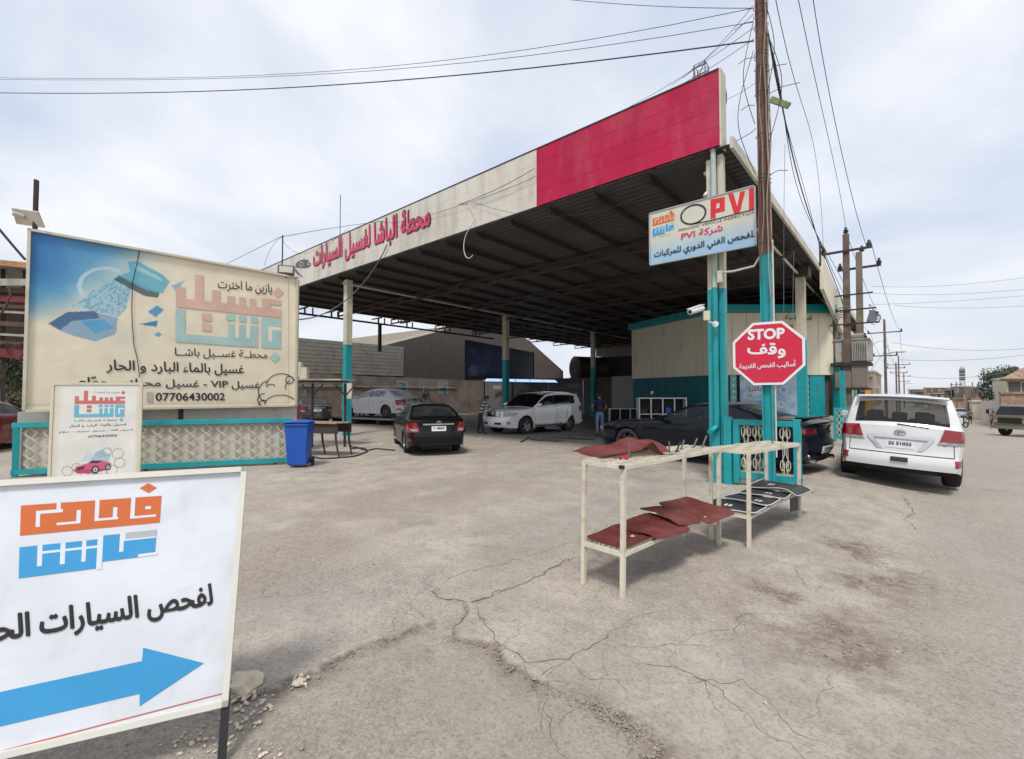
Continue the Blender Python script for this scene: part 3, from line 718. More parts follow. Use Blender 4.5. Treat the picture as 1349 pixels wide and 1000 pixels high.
for i in range(2):
    s = s1+(s3-s1)*(i+.5)/2; wbox(MB(), s-.02, s+.02, 2.95, 5.9, -.12, -.10).build('cladding_seam', M_brown, bw)
WF = Face(wA+wn*.012, wn)
M_num = mat('bay_number_paint', (.02, .16, .20), .6)
M_pale = mat('pale_patch', (.29, .25, .22), .8, var=.1)
for ch, px in (('3', 530), ('4', 583.5)):
    WF.poly([(px-7, 519), (px+7, 519.5), (px+7, 502), (px-7, 501)], M_pale, bw, .006, name='number_patch')
    WF.text(ch, (px-5, 513.5 if ch == '3' else 518), (px+5, 514 if ch == '3' else 518.5), (px-5, 504 if ch == '3' else 508), M_num, bw, bold=.03, off=.012, name='bay_number')
# pale gable of the building behind
M_sand = mat('sand_render', (.52, .46, .37), .8, var=.08)
gab = MB(); gab.slab([D(470, 470, 46), D(640, 470, 52), D(640, 420, 52), D(598, 432, 52)][:4], .3)
g2 = MB(); q = [D(430, 470, 45), D(597, 470, 52), D(590, 430, 52), D(457, 446.5, 46)]; g2.slab(q, .3); g2.build('gable_building', M_sand, None, label='pale sand gable of a building rising behind the bay wall', cat='building')
# blue banner
bn = thing('blue_banner', 'large faded navy banner with white lettering hung high on the dark wall', 'banner', D(655, 500, 33))
BQ = [D(613, 500, 30.8), D(703, 498, 40.0), D(703, 465, 40.0), D(613, 448, 30.8)]
M_ban = mat('banner_navy', (.035, .045, .085), .5, var=.25, scale=1.2, dirt=(.10, .12, .18), dirt_amt=.4, dirt_scale=.5)
MB().slab(BQ, .03).build('sheet', M_ban, bn)
bnn = (BQ[1]-BQ[0]).cross(BQ[3]-BQ[0]).normalized()
if bnn.dot(-BQ[0]) < 0: bnn = -bnn
BF = Face(BQ[0], bnn); M_bprint = mat('banner_print', (.12, .14, .20), .6)
BF.text('غسيل السيارات', (640, 474), (695, 477), (640, 461), M_bprint, bn, off=.01); BF.text('محطة الباشا', (638, 492), (692, 492), (638, 480), M_bprint, bn, off=.01)
BF.text('VIP', (617, 466), (628, 468), (617, 458), M_bprint, bn, off=.01)
b = MB(); BF.poly(arc(623, 488, 6, 8, 0, 360, 16)[:-1], None, None, .01, mb=b); b.build('round_emblem', M_bprint, bn)
b = MB()
for i in range(4):
    a, c = (BQ[i], BQ[(i+1) % 4]); b.bar(a, c, .06)
b.build('banner_frame', M_steel, bn)
# descending gable right of the banner
dg = MB(); dg.poly([D(650, 505, 44), D(742, 505, 44), D(742, 489, 44), D(702, 453, 44), D(672, 430, 44), D(650, 425, 44)], .2, -_FH); dgo = dg.build('sloping_wall', M_brown, None, label='dark brown wall with sloping top between the navy banner and the water tank', cat='wall')
# wall behind the parked white car
rw = thing('rear_wall', 'plain dark grey panel wall behind the white car under the canopy', 'wall', D(740, 545, 36))
M_gpan = mat('grey_panel', (.14, .125, .11), .75, var=.12, scale=.6, dirt=(.09, .08, .07), dirt_amt=.4)
pxs_ = [636, 676, 722, 768, 812, 856]
for i in range(5):
    za, zb = 40-i*1.6, 40-(i+1)*1.6
    a = D(pxs_[i], 540, za); c = D(pxs_[i+1], 540, zb); d_ = (c-a).normalized()*.03
    a.z = c.z = 0; h = 2.86 if i < 4 else 2.6
    MB().slab([a+d_, c-d_, c-d_+Vector((0, 0, h)), a+d_+Vector((0, 0, h))], .12).build('wall_panel', M_gpan, rw)
for px, py, w, Z in ((655, 510, 11, 38.9), (757, 508, 17, 35.5)):
    a = D(px-w/2, py+3, Z); c = D(px+w/2, py+3, Z-.25); MB().slab([a, c, c+Vector((0, 0, .33)), a+Vector((0, 0, .33))], .02).build('wall_sign', M_pale, rw)
# translucent lean-to sheet; its glow is emission added in place of skylight
aw = thing('lean_to_awning', 'blue-white sheet awning with an added glow above the washed white car', 'awning', D(690, 500, 33))
M_trans = bpy.data.materials.new('translucent_glow_sheet'); M_trans.use_nodes = True
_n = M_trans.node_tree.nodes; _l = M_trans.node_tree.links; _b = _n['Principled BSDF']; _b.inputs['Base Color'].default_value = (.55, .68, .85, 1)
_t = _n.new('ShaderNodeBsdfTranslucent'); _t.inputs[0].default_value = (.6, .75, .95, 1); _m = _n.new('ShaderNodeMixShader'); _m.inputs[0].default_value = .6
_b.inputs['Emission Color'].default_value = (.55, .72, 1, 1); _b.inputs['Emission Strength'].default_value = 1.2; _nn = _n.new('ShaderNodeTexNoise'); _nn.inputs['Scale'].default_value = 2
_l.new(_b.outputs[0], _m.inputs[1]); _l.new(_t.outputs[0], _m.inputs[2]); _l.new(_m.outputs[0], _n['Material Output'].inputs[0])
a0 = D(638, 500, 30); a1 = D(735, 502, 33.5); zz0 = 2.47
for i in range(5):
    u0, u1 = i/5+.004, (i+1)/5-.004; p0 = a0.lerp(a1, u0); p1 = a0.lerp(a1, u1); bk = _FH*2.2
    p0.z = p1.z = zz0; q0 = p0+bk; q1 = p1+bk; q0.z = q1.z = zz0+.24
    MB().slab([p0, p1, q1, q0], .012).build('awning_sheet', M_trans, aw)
p0, p1 = a0.copy(), a1.copy(); p0.z = p1.z = zz0-.04; MB().bar(p0, p1, .05).build('front_rail', M_steel, aw)
for u in (0.0, .35, .7, 1.0):
    p = a0.lerp(a1, u); MB().bb((p.x-.03, p.y-.03, 0), (p.x+.03, p.y+.03, zz0-.06)).build('post', M_steel, aw)
# water tank on its stand
tk = thing('water_tank', 'dark horizontal cylindrical water tank raised behind the rear wall', 'tank', D(765, 530, 43))
tc_ = D(757, 485, 41); ax = (_R*.93+_FH*.37).normalized()
b = MB(); q = ax.to_track_quat('Z', 'Y').to_matrix(); prof = [(0, .02), (-.12, .6), (0, 1.02), (.03, 1.08), (.2, 1.06), (1.2, 1.06), (2.3, 1.06), (3.0, 1.06), (3.1, .9)]
vs_ = []; fs_ = []; nn_ = 28
for a_, r in prof:
    for k in range(nn_): vs_.append(tc_+q @ Vector((r*math.cos(2*PI*k/nn_), r*math.sin(2*PI*k/nn_), a_)))
for i in range(len(prof)-1):
    for k in range(nn_): fs_.append((i*nn_+k, i*nn_+(k+1) % nn_, (i+1)*nn_+(k+1) % nn_, (i+1)*nn_+k))
b.add(vs_, fs_, 0, True); b.build('barrel', mat('dark_tank', (.045, .038, .034), .6, var=.25, dirt=rust, dirt_amt=.4), tk)
for s in (.4, 2.6):
    p = tc_+ax*s; MB().bb((p.x-.7, p.y-.08, 0), (p.x-.55, p.y+.08, p.z-.8)).bb((p.x+.55, p.y-.08, 0), (p.x+.7, p.y+.08, p.z-.8)).bb((p.x-.9, p.y-.1, p.z-1.0), (p.x+.9, p.y+.1, p.z-.8)).build('stand', M_steel, tk)
# far building seen under the roof
fb = thing('far_workshop', 'cream strip and dark navy wall of the workshop seen under the canopy behind the tank', 'building', D(810, 545, 40))
MB().slab([D(785, 470, 44), D(850, 470, 42), D(850, 455, 42), D(785, 459, 44)], .2).build('cream_band', M_sand, fb)
MB().slab([D(786, 549, 43.5), D(850, 549, 41.5), D(850, 467.6, 41.5), D(786, 470.6, 43.5)], .2).build('navy_wall', mat('navy_wall', (.055, .055, .085), .6, var=.15), fb)
o = MB().slab([D(806, 538, 31), D(836, 538, 30), D(836, 495, 30), D(806, 496, 31)], .06).build('loose_panel', mat('pale_panel', (.36, .36, .33), .5), None, label='pale grey upright panel leaning left of the cream and teal building', cat='panel')
b = MB()
for px in (670, 700, 715, 730, 740): b.bar(D(px, 560, 48), D(px, 440, 48), .12)
pass
# low dark machinery on the floor along the bays
for px, py, w, h, lb in ():
    p = G(px, py); bx = MB(); bx.bb((p.x-w/2, p.y-.25, 0), (p.x+w/2, p.y+.25, h*.6)); bx.tube([(p.x-.2, p.y, h*.6), (p.x-.2, p.y, h)], .08, 8); bx.build('pump', M_steel, None, label=lb, cat='pump')

# ------------------------------------------------------------------ cream and teal corner building
kb = thing('corner_kiosk', 'cream panelled rest building with teal base and teal roof band under the canopy', 'building', (-6.2, 24, 0))
KA, KB, KC, KD, KE = Vector((-11.65, 23.77, 0)), Vector((-6.24, 21.03, 0)), Vector((-2.42, 24.33, 0)), Vector((-3.1, 29.7, 0)), Vector((-10, 30, 0))
Z = lambda v, z: Vector((v.x, v.y, z))
def wall_panels(a, b_, n, z0, z1, m, nm, gap=.008, proud=0.0, th=.06):
    d = (b_-a).normalized(); L_ = (b_-a).length; nr = Vector((d.y, -d.x, 0))
    for i in range(n):
        p = a+d*(L_*i/n+gap)+nr*proud; q = a+d*(L_*(i+1)/n-gap)+nr*proud
        MB().slab([Z(p, z0), Z(q, z0), Z(q, z1), Z(p, z1)], th).build(nm, m, kb)
M_kcream = mat('kiosk_cream', (.74, .69, .53), .5, var=.05, scale=.8, dirt=(.33, .28, .2), dirt_amt=.25, stretch=(1, 1, .3))
wall_panels(KA, KB, 7, 2.48, 5.2, M_kcream, 'cream_panel'); wall_panels(KB, KC, 8, 2.48, 5.2, M_kcream, 'cream_panel')
wall_panels(KC, KD, 6, 2.48, 5.2, M_kcream, 'cream_panel')
wall_panels(KA, KB, 9, 0, 2.47, M_teald, 'teal_panel', proud=-.08)
core = MB(); kk = [KA, KB, KC, KD, KE]; cen = sum(kk, Vector())/5
inn = [p+(cen-p).normalized()*.22 for p in kk]
core.poly([Z(p, 5.19) for p in inn], 5.18, (0, 0, 1)); core.build('inner_wall', mat('shadow_wall', (.08, .085, .09), .7), kb)
out_ = [p+(p-cen).normalized()*.18 for p in kk]
MB().poly([Z(p, 5.55) for p in out_], .34, (0, 0, 1)).build('roof_band', M_teal, kb)
dK = (KC-KB).normalized(); nK = Vector((dK.y, -dK.x, 0))
KF = Face(KB+nK*.02, nK)
def kx(px): return (on_plane(px, 530, KB, nK)-KB).dot(dK)
def kpan(px0, px1, z0, z1, m, nm, o=-.05, th=.05):
    a = KB+dK*kx(px0)+nK*o; b_ = KB+dK*kx(px1)+nK*o; return MB().slab([Z(a, z0), Z(b_, z0), Z(b_, z1), Z(a, z1)], th).build(nm, m, kb)
kpan(947, 953, 0, 2.47, M_teald, 'teal_panel'); kpan(1068, 1088, .1, 2.47, M_teal, 'teal_panel')
M_orn = mat('ornament_strip', (.10, .42, .40), .5, var=.25, scale=9)
for a, c in ((963, 971.5), (1062, 1067)):
    o_ = kpan(a, c, .1, 2.47, M_orn, 'ornament_strip')
    for i in range(8):
        zc_ = .4+i*.27; p = KB+dK*kx((a+c)/2)+nK*(-.044); w = .09
        MB().add([p+Vector((0, 0, zc_-w)), p+dK*w+Vector((0, 0, zc_)), p+Vector((0, 0, zc_+w)), p-dK*w+Vector((0, 0, zc_))], [(0, 1, 2, 3)]).build('diamond', M_cream, o_, local=False)
M_poster = mat('window_poster', (.42, .55, .62), .3, var=.3, scale=1.6, dirt=(.03, .14, .40), dirt_amt=.5, dirt_scale=.9)
kpan(976, 1059, .1, 2.46, M_poster, 'window_poster')
M_redp = mat('red_print', (.55, .02, .03), .5)
KF2 = Face(KB+nK*(-.045), nK)
KF2.text('باشا', (987, 517), (1003, 516), (987, 510), M_redp, kb, bold=.02); KF2.text('غسيل VIP', (985, 524), (1004, 524), (985, 520), M_num, kb); KF2.text('حمام بخار', (986, 531), (1004, 531), (986, 527), M_num, kb)
b = MB(); KF2.line(arc(1033, 514, 5, 5, 0, 360), .03, None, None, mb=b); KF2.line(arc(1029, 533, 4, 4, 0, 360), .03, None, None, mb=b); b.build('printed_ring', M_white, kb)
KF.text('استراحة', (1034, 423), (1069, 424), (1034, 415), M_ink, kb, bold=.01)
MB().slab([KF.pt(1034, 437), KF.pt(1045, 437), KF.pt(1045, 428), KF.pt(1034, 428)], .002).build('red_emblem', mat('orange_red', (.65, .10, .05), .5), kb)
for pxx in (956, 974, 1060): kpan(pxx, pxx+1.6, .1, 2.47, M_black, 'door_post')
# rendered low plinth at the street corner of the building
p = G(1097, 575); MB().bb((p.x-.35, p.y-.3, 0), (p.x+.05, p.y+.5, .78)).build('plinth', mat('cement_block', (.36, .33, .29), .8), None, label='low bare cement block beside the teal corner column and the dark coupe', cat='block')
# ------------------------------------------------------------------ vertex-coloured print (artwork laid on a sign face)
M_print = bpy.data.materials.new('printed_vinyl'); M_print.use_nodes = True
_n = M_print.node_tree.nodes; _l = M_print.node_tree.links; _b = _n['Principled BSDF']; _a = _n.new('ShaderNodeAttribute'); _a.attribute_name = 'ink'
_z = _n.new('ShaderNodeTexNoise'); _z.inputs['Scale'].default_value = 2.2; _z.inputs['Detail'].default_value = 6
_tc = _n.new('ShaderNodeTexCoord'); _l.new(_tc.outputs['Object'], _z.inputs['Vector'])
_r = _n.new('ShaderNodeMapRange'); _r.inputs['From Min'].default_value = .3; _r.inputs['From Max'].default_value = .7; _r.inputs['To Min'].default_value = .9; _r.inputs['To Max'].default_value = 1.05
_l.new(_z.outputs[0], _r.inputs[0]); _v = _n.new('ShaderNodeVectorMath'); _v.operation = 'SCALE'; _l.new(_a.outputs['Color'], _v.inputs[0]); _l.new(_r.outputs[0], _v.inputs['Scale'])
_l.new(_v.outputs[0], _b.inputs['Base Color']); _b.inputs['Roughness'].default_value = .42
_w = _n.new('ShaderNodeTexNoise'); _w.inputs['Scale'].default_value = 2.6; _w.inputs['Detail'].default_value = 2; _w.inputs['Distortion'].default_value = 1.2; _l.new(_tc.outputs['Object'], _w.inputs['Vector']); _bp = _n.new('ShaderNodeBump'); _bp.inputs['Strength'].default_value = .16; _bp.inputs['Distance'].default_value = .05; _l.new(_w.outputs[0], _bp.inputs['Height']); _l.new(_bp.outputs[0], _b.inputs['Normal'])
def artwork(A, B, C, Dp, nx, ny, fn, parent, name='printed_sheet', wob=0.0):
    """sheet A(bl) B(br) C(tr) D(tl); fn(u, v) -> rgb, v up; fn is vectorised"""
    U, V = np.meshgrid(np.linspace(0, 1, nx), np.linspace(0, 1, ny)); rgb = fn(U, V)
    n_ = (B-A).cross(Dp-A).normalized()
    P = [np.array(p) for p in (A, B, C, Dp)]
    X = (P[0][None, None]*(1-U)[..., None]+P[1][None, None]*U[..., None])*(1-V)[..., None]+(P[3][None, None]*(1-U)[..., None]+P[2][None, None]*U[..., None])*V[..., None]
    if wob: X = X+np.array(n_)[None, None]*((fbm(U, V*.6, 5, 77, 3)-.5)*wob)[..., None]
    b = MB(); idx = np.arange(nx*ny).reshape(ny, nx)
    b.add([Vector(p) for p in X.reshape(-1, 3)], [(idx[j, i], idx[j, i+1], idx[j+1, i+1], idx[j+1, i]) for j in range(ny-1) for i in range(nx-1)], 0, True)
    o = b.build(name, M_print, parent)
    at = o.data.attributes.new('ink', 'FLOAT_COLOR', 'POINT'); at.data.foreach_set('color', np.concatenate([rgb, np.ones(rgb.shape[:2]+(1,))], -1).ravel().astype('f'))
    return o
def npoly(X, Y, pts): return in_poly(X, Y, pts)
def over(c, m, col, a=1.0):
    m = (m.astype(float) if m.dtype == bool else m)*a
    return c*(1-m[..., None])+np.array(col)[None, None]*m[..., None]
def frame_of(A, B, C, Dp, w, th, m, parent, name='frame_tube', n_=None):
    n_ = n_ or (B-A).cross(Dp-A).normalized()
    for a, b_ in ((A, B), (B, C), (C, Dp), (Dp, A)):
        d = (b_-a).normalized()*(w/2); MB().bar(a-d+n_*th*.2, b_+d*.98+n_*th*.2, w, th, up=n_).build(name, m, parent)
M_inkc = {'p': mat('print_salmon', (.66, .44, .345), .5, var=.12, scale=1.5), 'c': mat('print_aqua', (.38, .56, .53), .5, var=.12, scale=1.5), 'w': mat('print_cream', (.80, .715, .54), .5, var=.05)}
M_inks = {'p': mat('print_salmon_small', (.52, .15, .13), .5, var=.1), 'c': mat('print_aqua_small', (.13, .42, .56), .5, var=.1), 'w': mat('print_white_small', (.70, .69, .65), .5, var=.05)}
M_inkf = {'o': mat('print_orange', (.60, .14, .035), .35, var=.06), 'b': mat('print_blue', (.045, .31, .60), .35, var=.06), 'w': mat('vinyl_white', (.70, .735, .785), .35, var=.03), 'g': mat('print_grey', (.42, .45, .47), .35)}

# ------------------------------------------------------------------ billboard on the left
bbd = thing('billboard', 'large cream and blue car wash billboard with pink and aqua block lettering above the fence', 'billboard', (-13.3, 3, 0))
A, B = Vector((-13.43, .56, 1.33)), Vector((-13.06, 5.77, 1.33)); C, Dq = Vector((-13.06, 5.77, 4.95)), Vector((-13.43, .56, 4.99))
bn_ = (B-A).cross(Dq-A).normalized()
def bb_art(U, V):
    # photo coordinates inside the sheet (2.38x crop of the photo)
    lx = 30+U*358; top = 303+(lx-37)*.181; bot = 541-(lx-30)*.0166; y = bot+(top-bot)*V
    x = lx*2.38; y = (y-220)*2.38
    c = np.zeros(U.shape+(3,))+np.array((.80, .715, .54))
    nz = fbm(U, V, 9, 5, 4)-.5
    s = ((410-125)*(y-500)-(265-500)*(x-125))/-369.0+nz*50           # signed distance from the slanted edge of the blue
    k = sstep((s+45)/150)*sstep((505+nz*60-y)/50)
    deep = np.array((.025, .17, .44)); mid = np.array((.12, .40, .56)); t = sstep((s-20)/170)[..., None]
    c = c*(1-k[..., None])+(mid*(1-t)+deep*t)*k[..., None]
    c = over(c, sstep((140-np.hypot(x-190, (y-250)*1.3))/130)*sstep((s+30)/60), (.10, .35, .60), .5)
    c = over(c, np.exp(-((x-300)/90)**2-((y-330)/55)**2), (.30, .52, .58), .6)
    c = over(c, npoly(x, y, [(122, 490), (165, 452), (230, 448), (300, 468), (296, 520), (240, 545), (185, 528), (150, 512)]), (.10, .30, .52), .75)
    c = over(c, npoly(x, y, [(122, 490), (165, 452), (240, 446), (250, 470), (180, 480), (150, 510)]), (.03, .10, .22), .8)
    c = over(c, npoly(x, y, [(200, 480), (262, 474), (290, 500), (240, 520)]), (.06, .34, .62), .8)
    for q in range(4): c = over(c, np.abs(y-(488+q*9)-.25*(x-230)) < 2.2, (.5, .65, .75), .5) if False else c
    c = over(c, npoly(x, y, [(178, 432), (215, 402), (235, 372), (290, 340), (335, 372), (322, 440), (300, 466)]), (.32, .55, .64), .85)
    sp = (fbm(x/30, y/30, 6, 9, 2) > .58) & npoly(x, y, [(178, 432), (215, 402), (235, 372), (290, 340), (335, 372), (322, 440), (300, 466)])
    c = over(c, sp, (.10, .33, .45), .7)
    c = over(c, npoly(x, y, [(285, 345), (300, 330), (420, 385), (415, 402), (370, 395)]), (.02, .05, .07), .85)
    c = over(c, npoly(x, y, [(322, 285), (350, 283), (425, 325), (450, 350), (428, 388), (380, 378), (300, 332), (330, 318)]), (.11, .42, .52), .9)
    c = over(c, npoly(x, y, [(340, 292), (420, 335), (430, 350), (350, 312)]), (.45, .66, .70), .7)
    c = over(c, npoly(x, y, [(455, 362), (500, 345), (470, 380)]), (.14, .42, .50), .8)
    c = over(c, npoly(x, y, [(384, 447), (412, 427), (434, 440), (410, 466)]), (.12, .34, .52)); c = over(c, npoly(x, y, [(358, 488), (416, 475), (412, 497)]), (.03, .24, .45)); c = over(c, npoly(x, y, [(404, 521), (418, 512), (430, 521), (418, 531)]), (.15, .4, .55))
    ring = np.abs(np.hypot((x-262)/66, (y-366)/58)-1)
    c = over(c, (ring < .09) & (x < 305) & (y < 400), (.50, .62, .68), .85)
    c = over(c, np.exp(-((x-330)/60)**2-((y-530)/40)**2), (.35, .48, .52), .25)
    # faded seams of the sheet and grime at its foot
    c = c*(1-.06*sstep((.08-V)/.08)[..., None])*(1+.05*nz[..., None])
    return c
artwork(A, B, C, Dq, 300, 210, bb_art, bbd)
MB().slab([A-bn_*.02, B-bn_*.02, C-bn_*.02, Dq-bn_*.02], .10).build('sign_box', M_cream, bbd)
frame_of(A-bn_*.03, B-bn_*.03, C-bn_*.03, Dq-bn_*.03, .05, .14, M_cream, bbd, n_=bn_)
MB().bb((-13.22, 5.80, 1.3), (-13.12, 5.88, 4.93)).build('side_profile', M_cream, bbd)
BFc = Face(A+bn_*.012, bn_)
def bz(*p): return [(x/2.38, 220+y/2.38) for x, y in p]
logo(BFc, LOGO_A, (232.4, 358.2), (370.6, 377.6), (231, 450.3), (370, 459.5), M_inkc, bbd)
for s_, q, bo in (('يازين ما اخترت', [(683, 388), (853, 402), (683, 350)], .006), ('محطــة غســيل باشــا', [(548, 599), (838, 607), (548, 565)], .006),
                  ('غسيل بالماء البارد و الحار', [(333, 646), (765, 656), (333, 603)], .016), ('غسيل VIP - غسيل محرك - حمّام', [(245, 697), (815, 704), (245, 655)], .014), ('07706430002', [(488, 734), (705, 732), (488, 708)], .018)):
    BFc.text(s_, *bz(*q), M_ink, bbd, bold=bo)
for (cx, cy), r, k in (((872, 393), 17, 'p'), ((862, 597), 17, 'c')): BFc.poly(bz((cx-r, cy), (cx, cy+r), (cx+r, cy), (cx, cy-r)), M_inkc[k], bbd)
BFc.poly(bz((460, 737), (479, 737), (479, 706), (460, 706)), mat('print_phone', (.50, .42, .38), .5), bbd, name='phone_icon')
b = MB()
for cx, cy, rx, ry, a0, a1 in ((882, 690, 48, 42, 190, 330), (850, 705, 40, 36, 120, 250), (830, 730, 22, 20, 90, 270), (880, 745, 50, 30, 180, 340), (908, 668, 12, 12, 0, 360), (915, 690, 20, 20, 160, 260), (828, 745, 16, 14, 170, 300), (850, 695, 16, 14, 200, 320)):
    BFc.line(bz(*arc(cx, cy, rx, ry, a0, a1)), .022, None, None, mb=b)
b.build('cloud_drawing', M_ink, bbd)
b = MB(); BFc.line(bz((438, 258), (428, 310), (415, 365), (413, 440), (415, 500), (420, 560), (430, 600), (438, 660)), .016, None, None, off=.02, mb=b); b.build('torn_seam', M_ink, bbd)
b = MB(); BFc.line(bz((78, 745), (905, 740), (905, 352)), .01, None, None, mb=b); b.build('thin_border', mat('print_tan', (.45, .38, .27), .5), bbd)
for y in (1.2, 3.2, 5.2): MB().bb((-13.55, y-.05, 0), (-13.45, y+.05, 4.6)).build('post', M_steel, bbd)
# low wall behind the lattice
lw = MB().hull8([Vector(p) for p in ((-13.95, .5, 0), (-13.83, .5, 0), (-13.10, 5.85, 0), (-13.22, 5.85, 0), (-13.95, .5, 1.29), (-13.83, .5, 1.29), (-13.10, 5.85, 1.29), (-13.22, 5.85, 1.29))])
lw.build('low_wall', mat('pale_render', (.47, .47, .43), .8, var=.1, dirt=(.3, .26, .2), dirt_amt=.3), None, label='low pale rendered wall directly under the car wash billboard', cat='wall')

# ------------------------------------------------------------------ lattice fence (teal frame, twisted cream bars)
fp0, fp1 = Vector((-13.54, .43, 0)), Vector((-11.12, 4.86, 0))
fd = (fp1-fp0).normalized(); fl = (fp1-fp0).length; fnr = Vector((fd.y, -fd.x, 0))
fence = thing('lattice_fence', 'teal framed fence of cream twisted bars under the billboard', 'fence', fp0)
P_ = lambda s, z, o=0: fp0+fd*s+fnr*o+Vector((0, 0, z))
MB().bar(P_(0, 1.04), P_(fl, 1.04), .10, .10).build('top_rail', M_teal, fence); MB().bar(P_(0, .10), P_(fl, .10), .10, .10).build('bottom_rail', M_teal, fence)
MB().bar(P_(.05, 0), P_(.05, .985), .10, .10).build('post', M_teal, fence); MB().bar(P_(fl-.05, .155), P_(fl-.05, .985), .09, .09).build('post', M_teal, fence)
MB().slab([P_(.1, .15, -.07), P_(fl-.1, .15, -.07), P_(fl-.1, .99, -.07), P_(.1, .99, -.07)], .015).build('backing_sheet', mat('fence_backing', (.50, .47, .40), .7, var=.1, dirt=(.36, .32, .26), dirt_amt=.4), fence)
def twist(s, dz0=.155, dz1=.985, amp=.098):
    b = MB()
    for ph in (0, PI):
        for o_ in (-.012, .012, .036):
            pts = [];  n_ = 26
            for i in range(n_+1):
                t = i/n_; z = dz0+(dz1-dz0)*t; k = min(1, min(t, 1-t)/.10)
                pts.append(Vector((math.sin(2*PI*t*2.0+ph)*amp*k*(1 if o_ < .03 else .72)+(o_ if o_ < .03 else 0), .012*math.cos(2*PI*t*2+ph), z)))
            b.tube(pts, .0048, 5)
    return b
tw = twist(0).build('twisted_bar', M_cream, fence, local=True); invf = parent_inv(fence); ang = math.atan2(fd.y, fd.x)
nB = 16
for i in range(nB):
    p = invf @ P_(.27+i*(fl-.5)/(nB-1), 0)
    if i == 0: tw.location = p; tw.rotation_euler = (0, 0, ang)
    else: share(tw, fence, p, (0, 0, ang))
for s in (2.2, 4.7):
    MB().cyl(P_(s, .03, .02), P_(s, .03, -.02), .03, 10).build('caster', M_steel, fence)

# ------------------------------------------------------------------ small white wash sign leaning before the fence
ss = thing('small_wash_sign', 'small white poster sign with a pink cartoon car standing before the lattice fence', 'sign', D(120, 637, 8.5))
a, b_, c_, d_ = D(64.5, 640, 8.35), D(183, 636, 8.7), D(186.5, 505.5, 8.7), D(70, 505.5, 8.35)
sn = (b_-a).cross(d_-a).normalized()
def ss_art(U, V):
    x = 95+U*810; y = 920-V*875          # crop coordinates of the sign
    c = np.zeros(U.shape+(3,))+np.array((.70, .69, .65)); nz = fbm(U, V, 6, 15, 3)-.5
    c = over(c, sstep((.13-U)/.1)+sstep((U-.92)/.05), (.55, .48, .30), .45)
    c = over(c, npoly(x, y, [(130, 915), (720, 862), (722, 842), (825, 880), (735, 905), (700, 900), (620, 935), (130, 945)]), (.50, .32, .22), .75)
    for cx, cy, r in ((250, 800, 48), (330, 770, 40), (700, 660, 52), (720, 740, 50), (650, 800, 50), (560, 820, 40), (420, 830, 50), (600, 640, 40)):
        c = over(c, np.abs(np.hypot(x-cx, (y-cy)*1.2)-r) < 3.2, (.10, .10, .10), .8)
    c = over(c, npoly(x, y, [(440, 715), (500, 640), (560, 620), (600, 660), (640, 655), (615, 735)]), (.25, .40, .50), .8)
    c = over(c, npoly(x, y, [(360, 720), (430, 640), (540, 690), (640, 690), (560, 730)]), (.42, .55, .66), .6)
    body = npoly(x, y, [(305, 800), (325, 765), (420, 738), (470, 712), (560, 716), (640, 738), (645, 770), (600, 800), (540, 815), (440, 828), (340, 822)])
    c = over(c, body, (.55, .10, .20)); c = over(c, body & (y > 790), (.36, .05, .12), .7)
    c = over(c, npoly(x, y, [(430, 738), (475, 714), (555, 718), (520, 738)]), (.03, .03, .04))
    c = over(c, npoly(x, y, [(330, 775), (400, 762), (400, 782), (345, 796)]), (.08, .02, .04))
    for cx, cy, r in ((500, 795, 36), (615, 775, 28)):
        c = over(c, np.hypot(x-cx, y-cy) < r, (.03, .03, .03)); c = over(c, np.hypot(x-cx, y-cy) < r*.6, (.45, .45, .45)); c = over(c, np.hypot(x-cx, y-cy) < r*.22, (.05, .05, .05))
    c = over(c, npoly(x, y, [(430, 835), (560, 825), (520, 850), (440, 855)]), (.20, .45, .60), .8)
    return c*(1+.05*nz[..., None])
artwork(a, b_, c_, d_, 150, 170, ss_art, ss)
MB().slab([a-sn*.02, b_-sn*.02, c_-sn*.02, d_-sn*.02], .02).build('back_sheet', M_creamp, ss)
frame_of(a-sn*.005, b_-sn*.005, c_-sn*.005, d_-sn*.005, .045, .03, M_cream, ss, n_=sn)
SF = Face(a, sn)
def sz(*p): return [(60+x*.135, 500+y*.135) for x, y in p]
logo(SF, LOGO_A, *sz((288, 108), (777, 112), (278, 370), (768, 362)), M_inks, ss)
for s_, q, bo in (('يازين ما اخترت', [(470, 135), (725, 136), (470, 116)], .0), ('محطــة غســيل باشــا', [(280, 415), (697, 408), (280, 388)], .0), ('غسيل بالماء البارد و الحار', [(230, 472), (793, 452), (230, 440)], .008),
                  ('غسيل VIP - غسيل محرك - حمّام', [(130, 528), (860, 502), (130, 503)], .008), ('07706430002', [(418, 569), (700, 556), (418, 546)], .012)):
    SF.text(s_, *sz(*q), M_ink, ss, bold=bo)
for (cx, cy), r, k in (((758, 128), 20, 'p'), ((740, 392), 20, 'c')): SF.poly(sz((cx-r, cy), (cx, cy+r), (cx+r, cy), (cx, cy-r)), M_inks[k], ss)

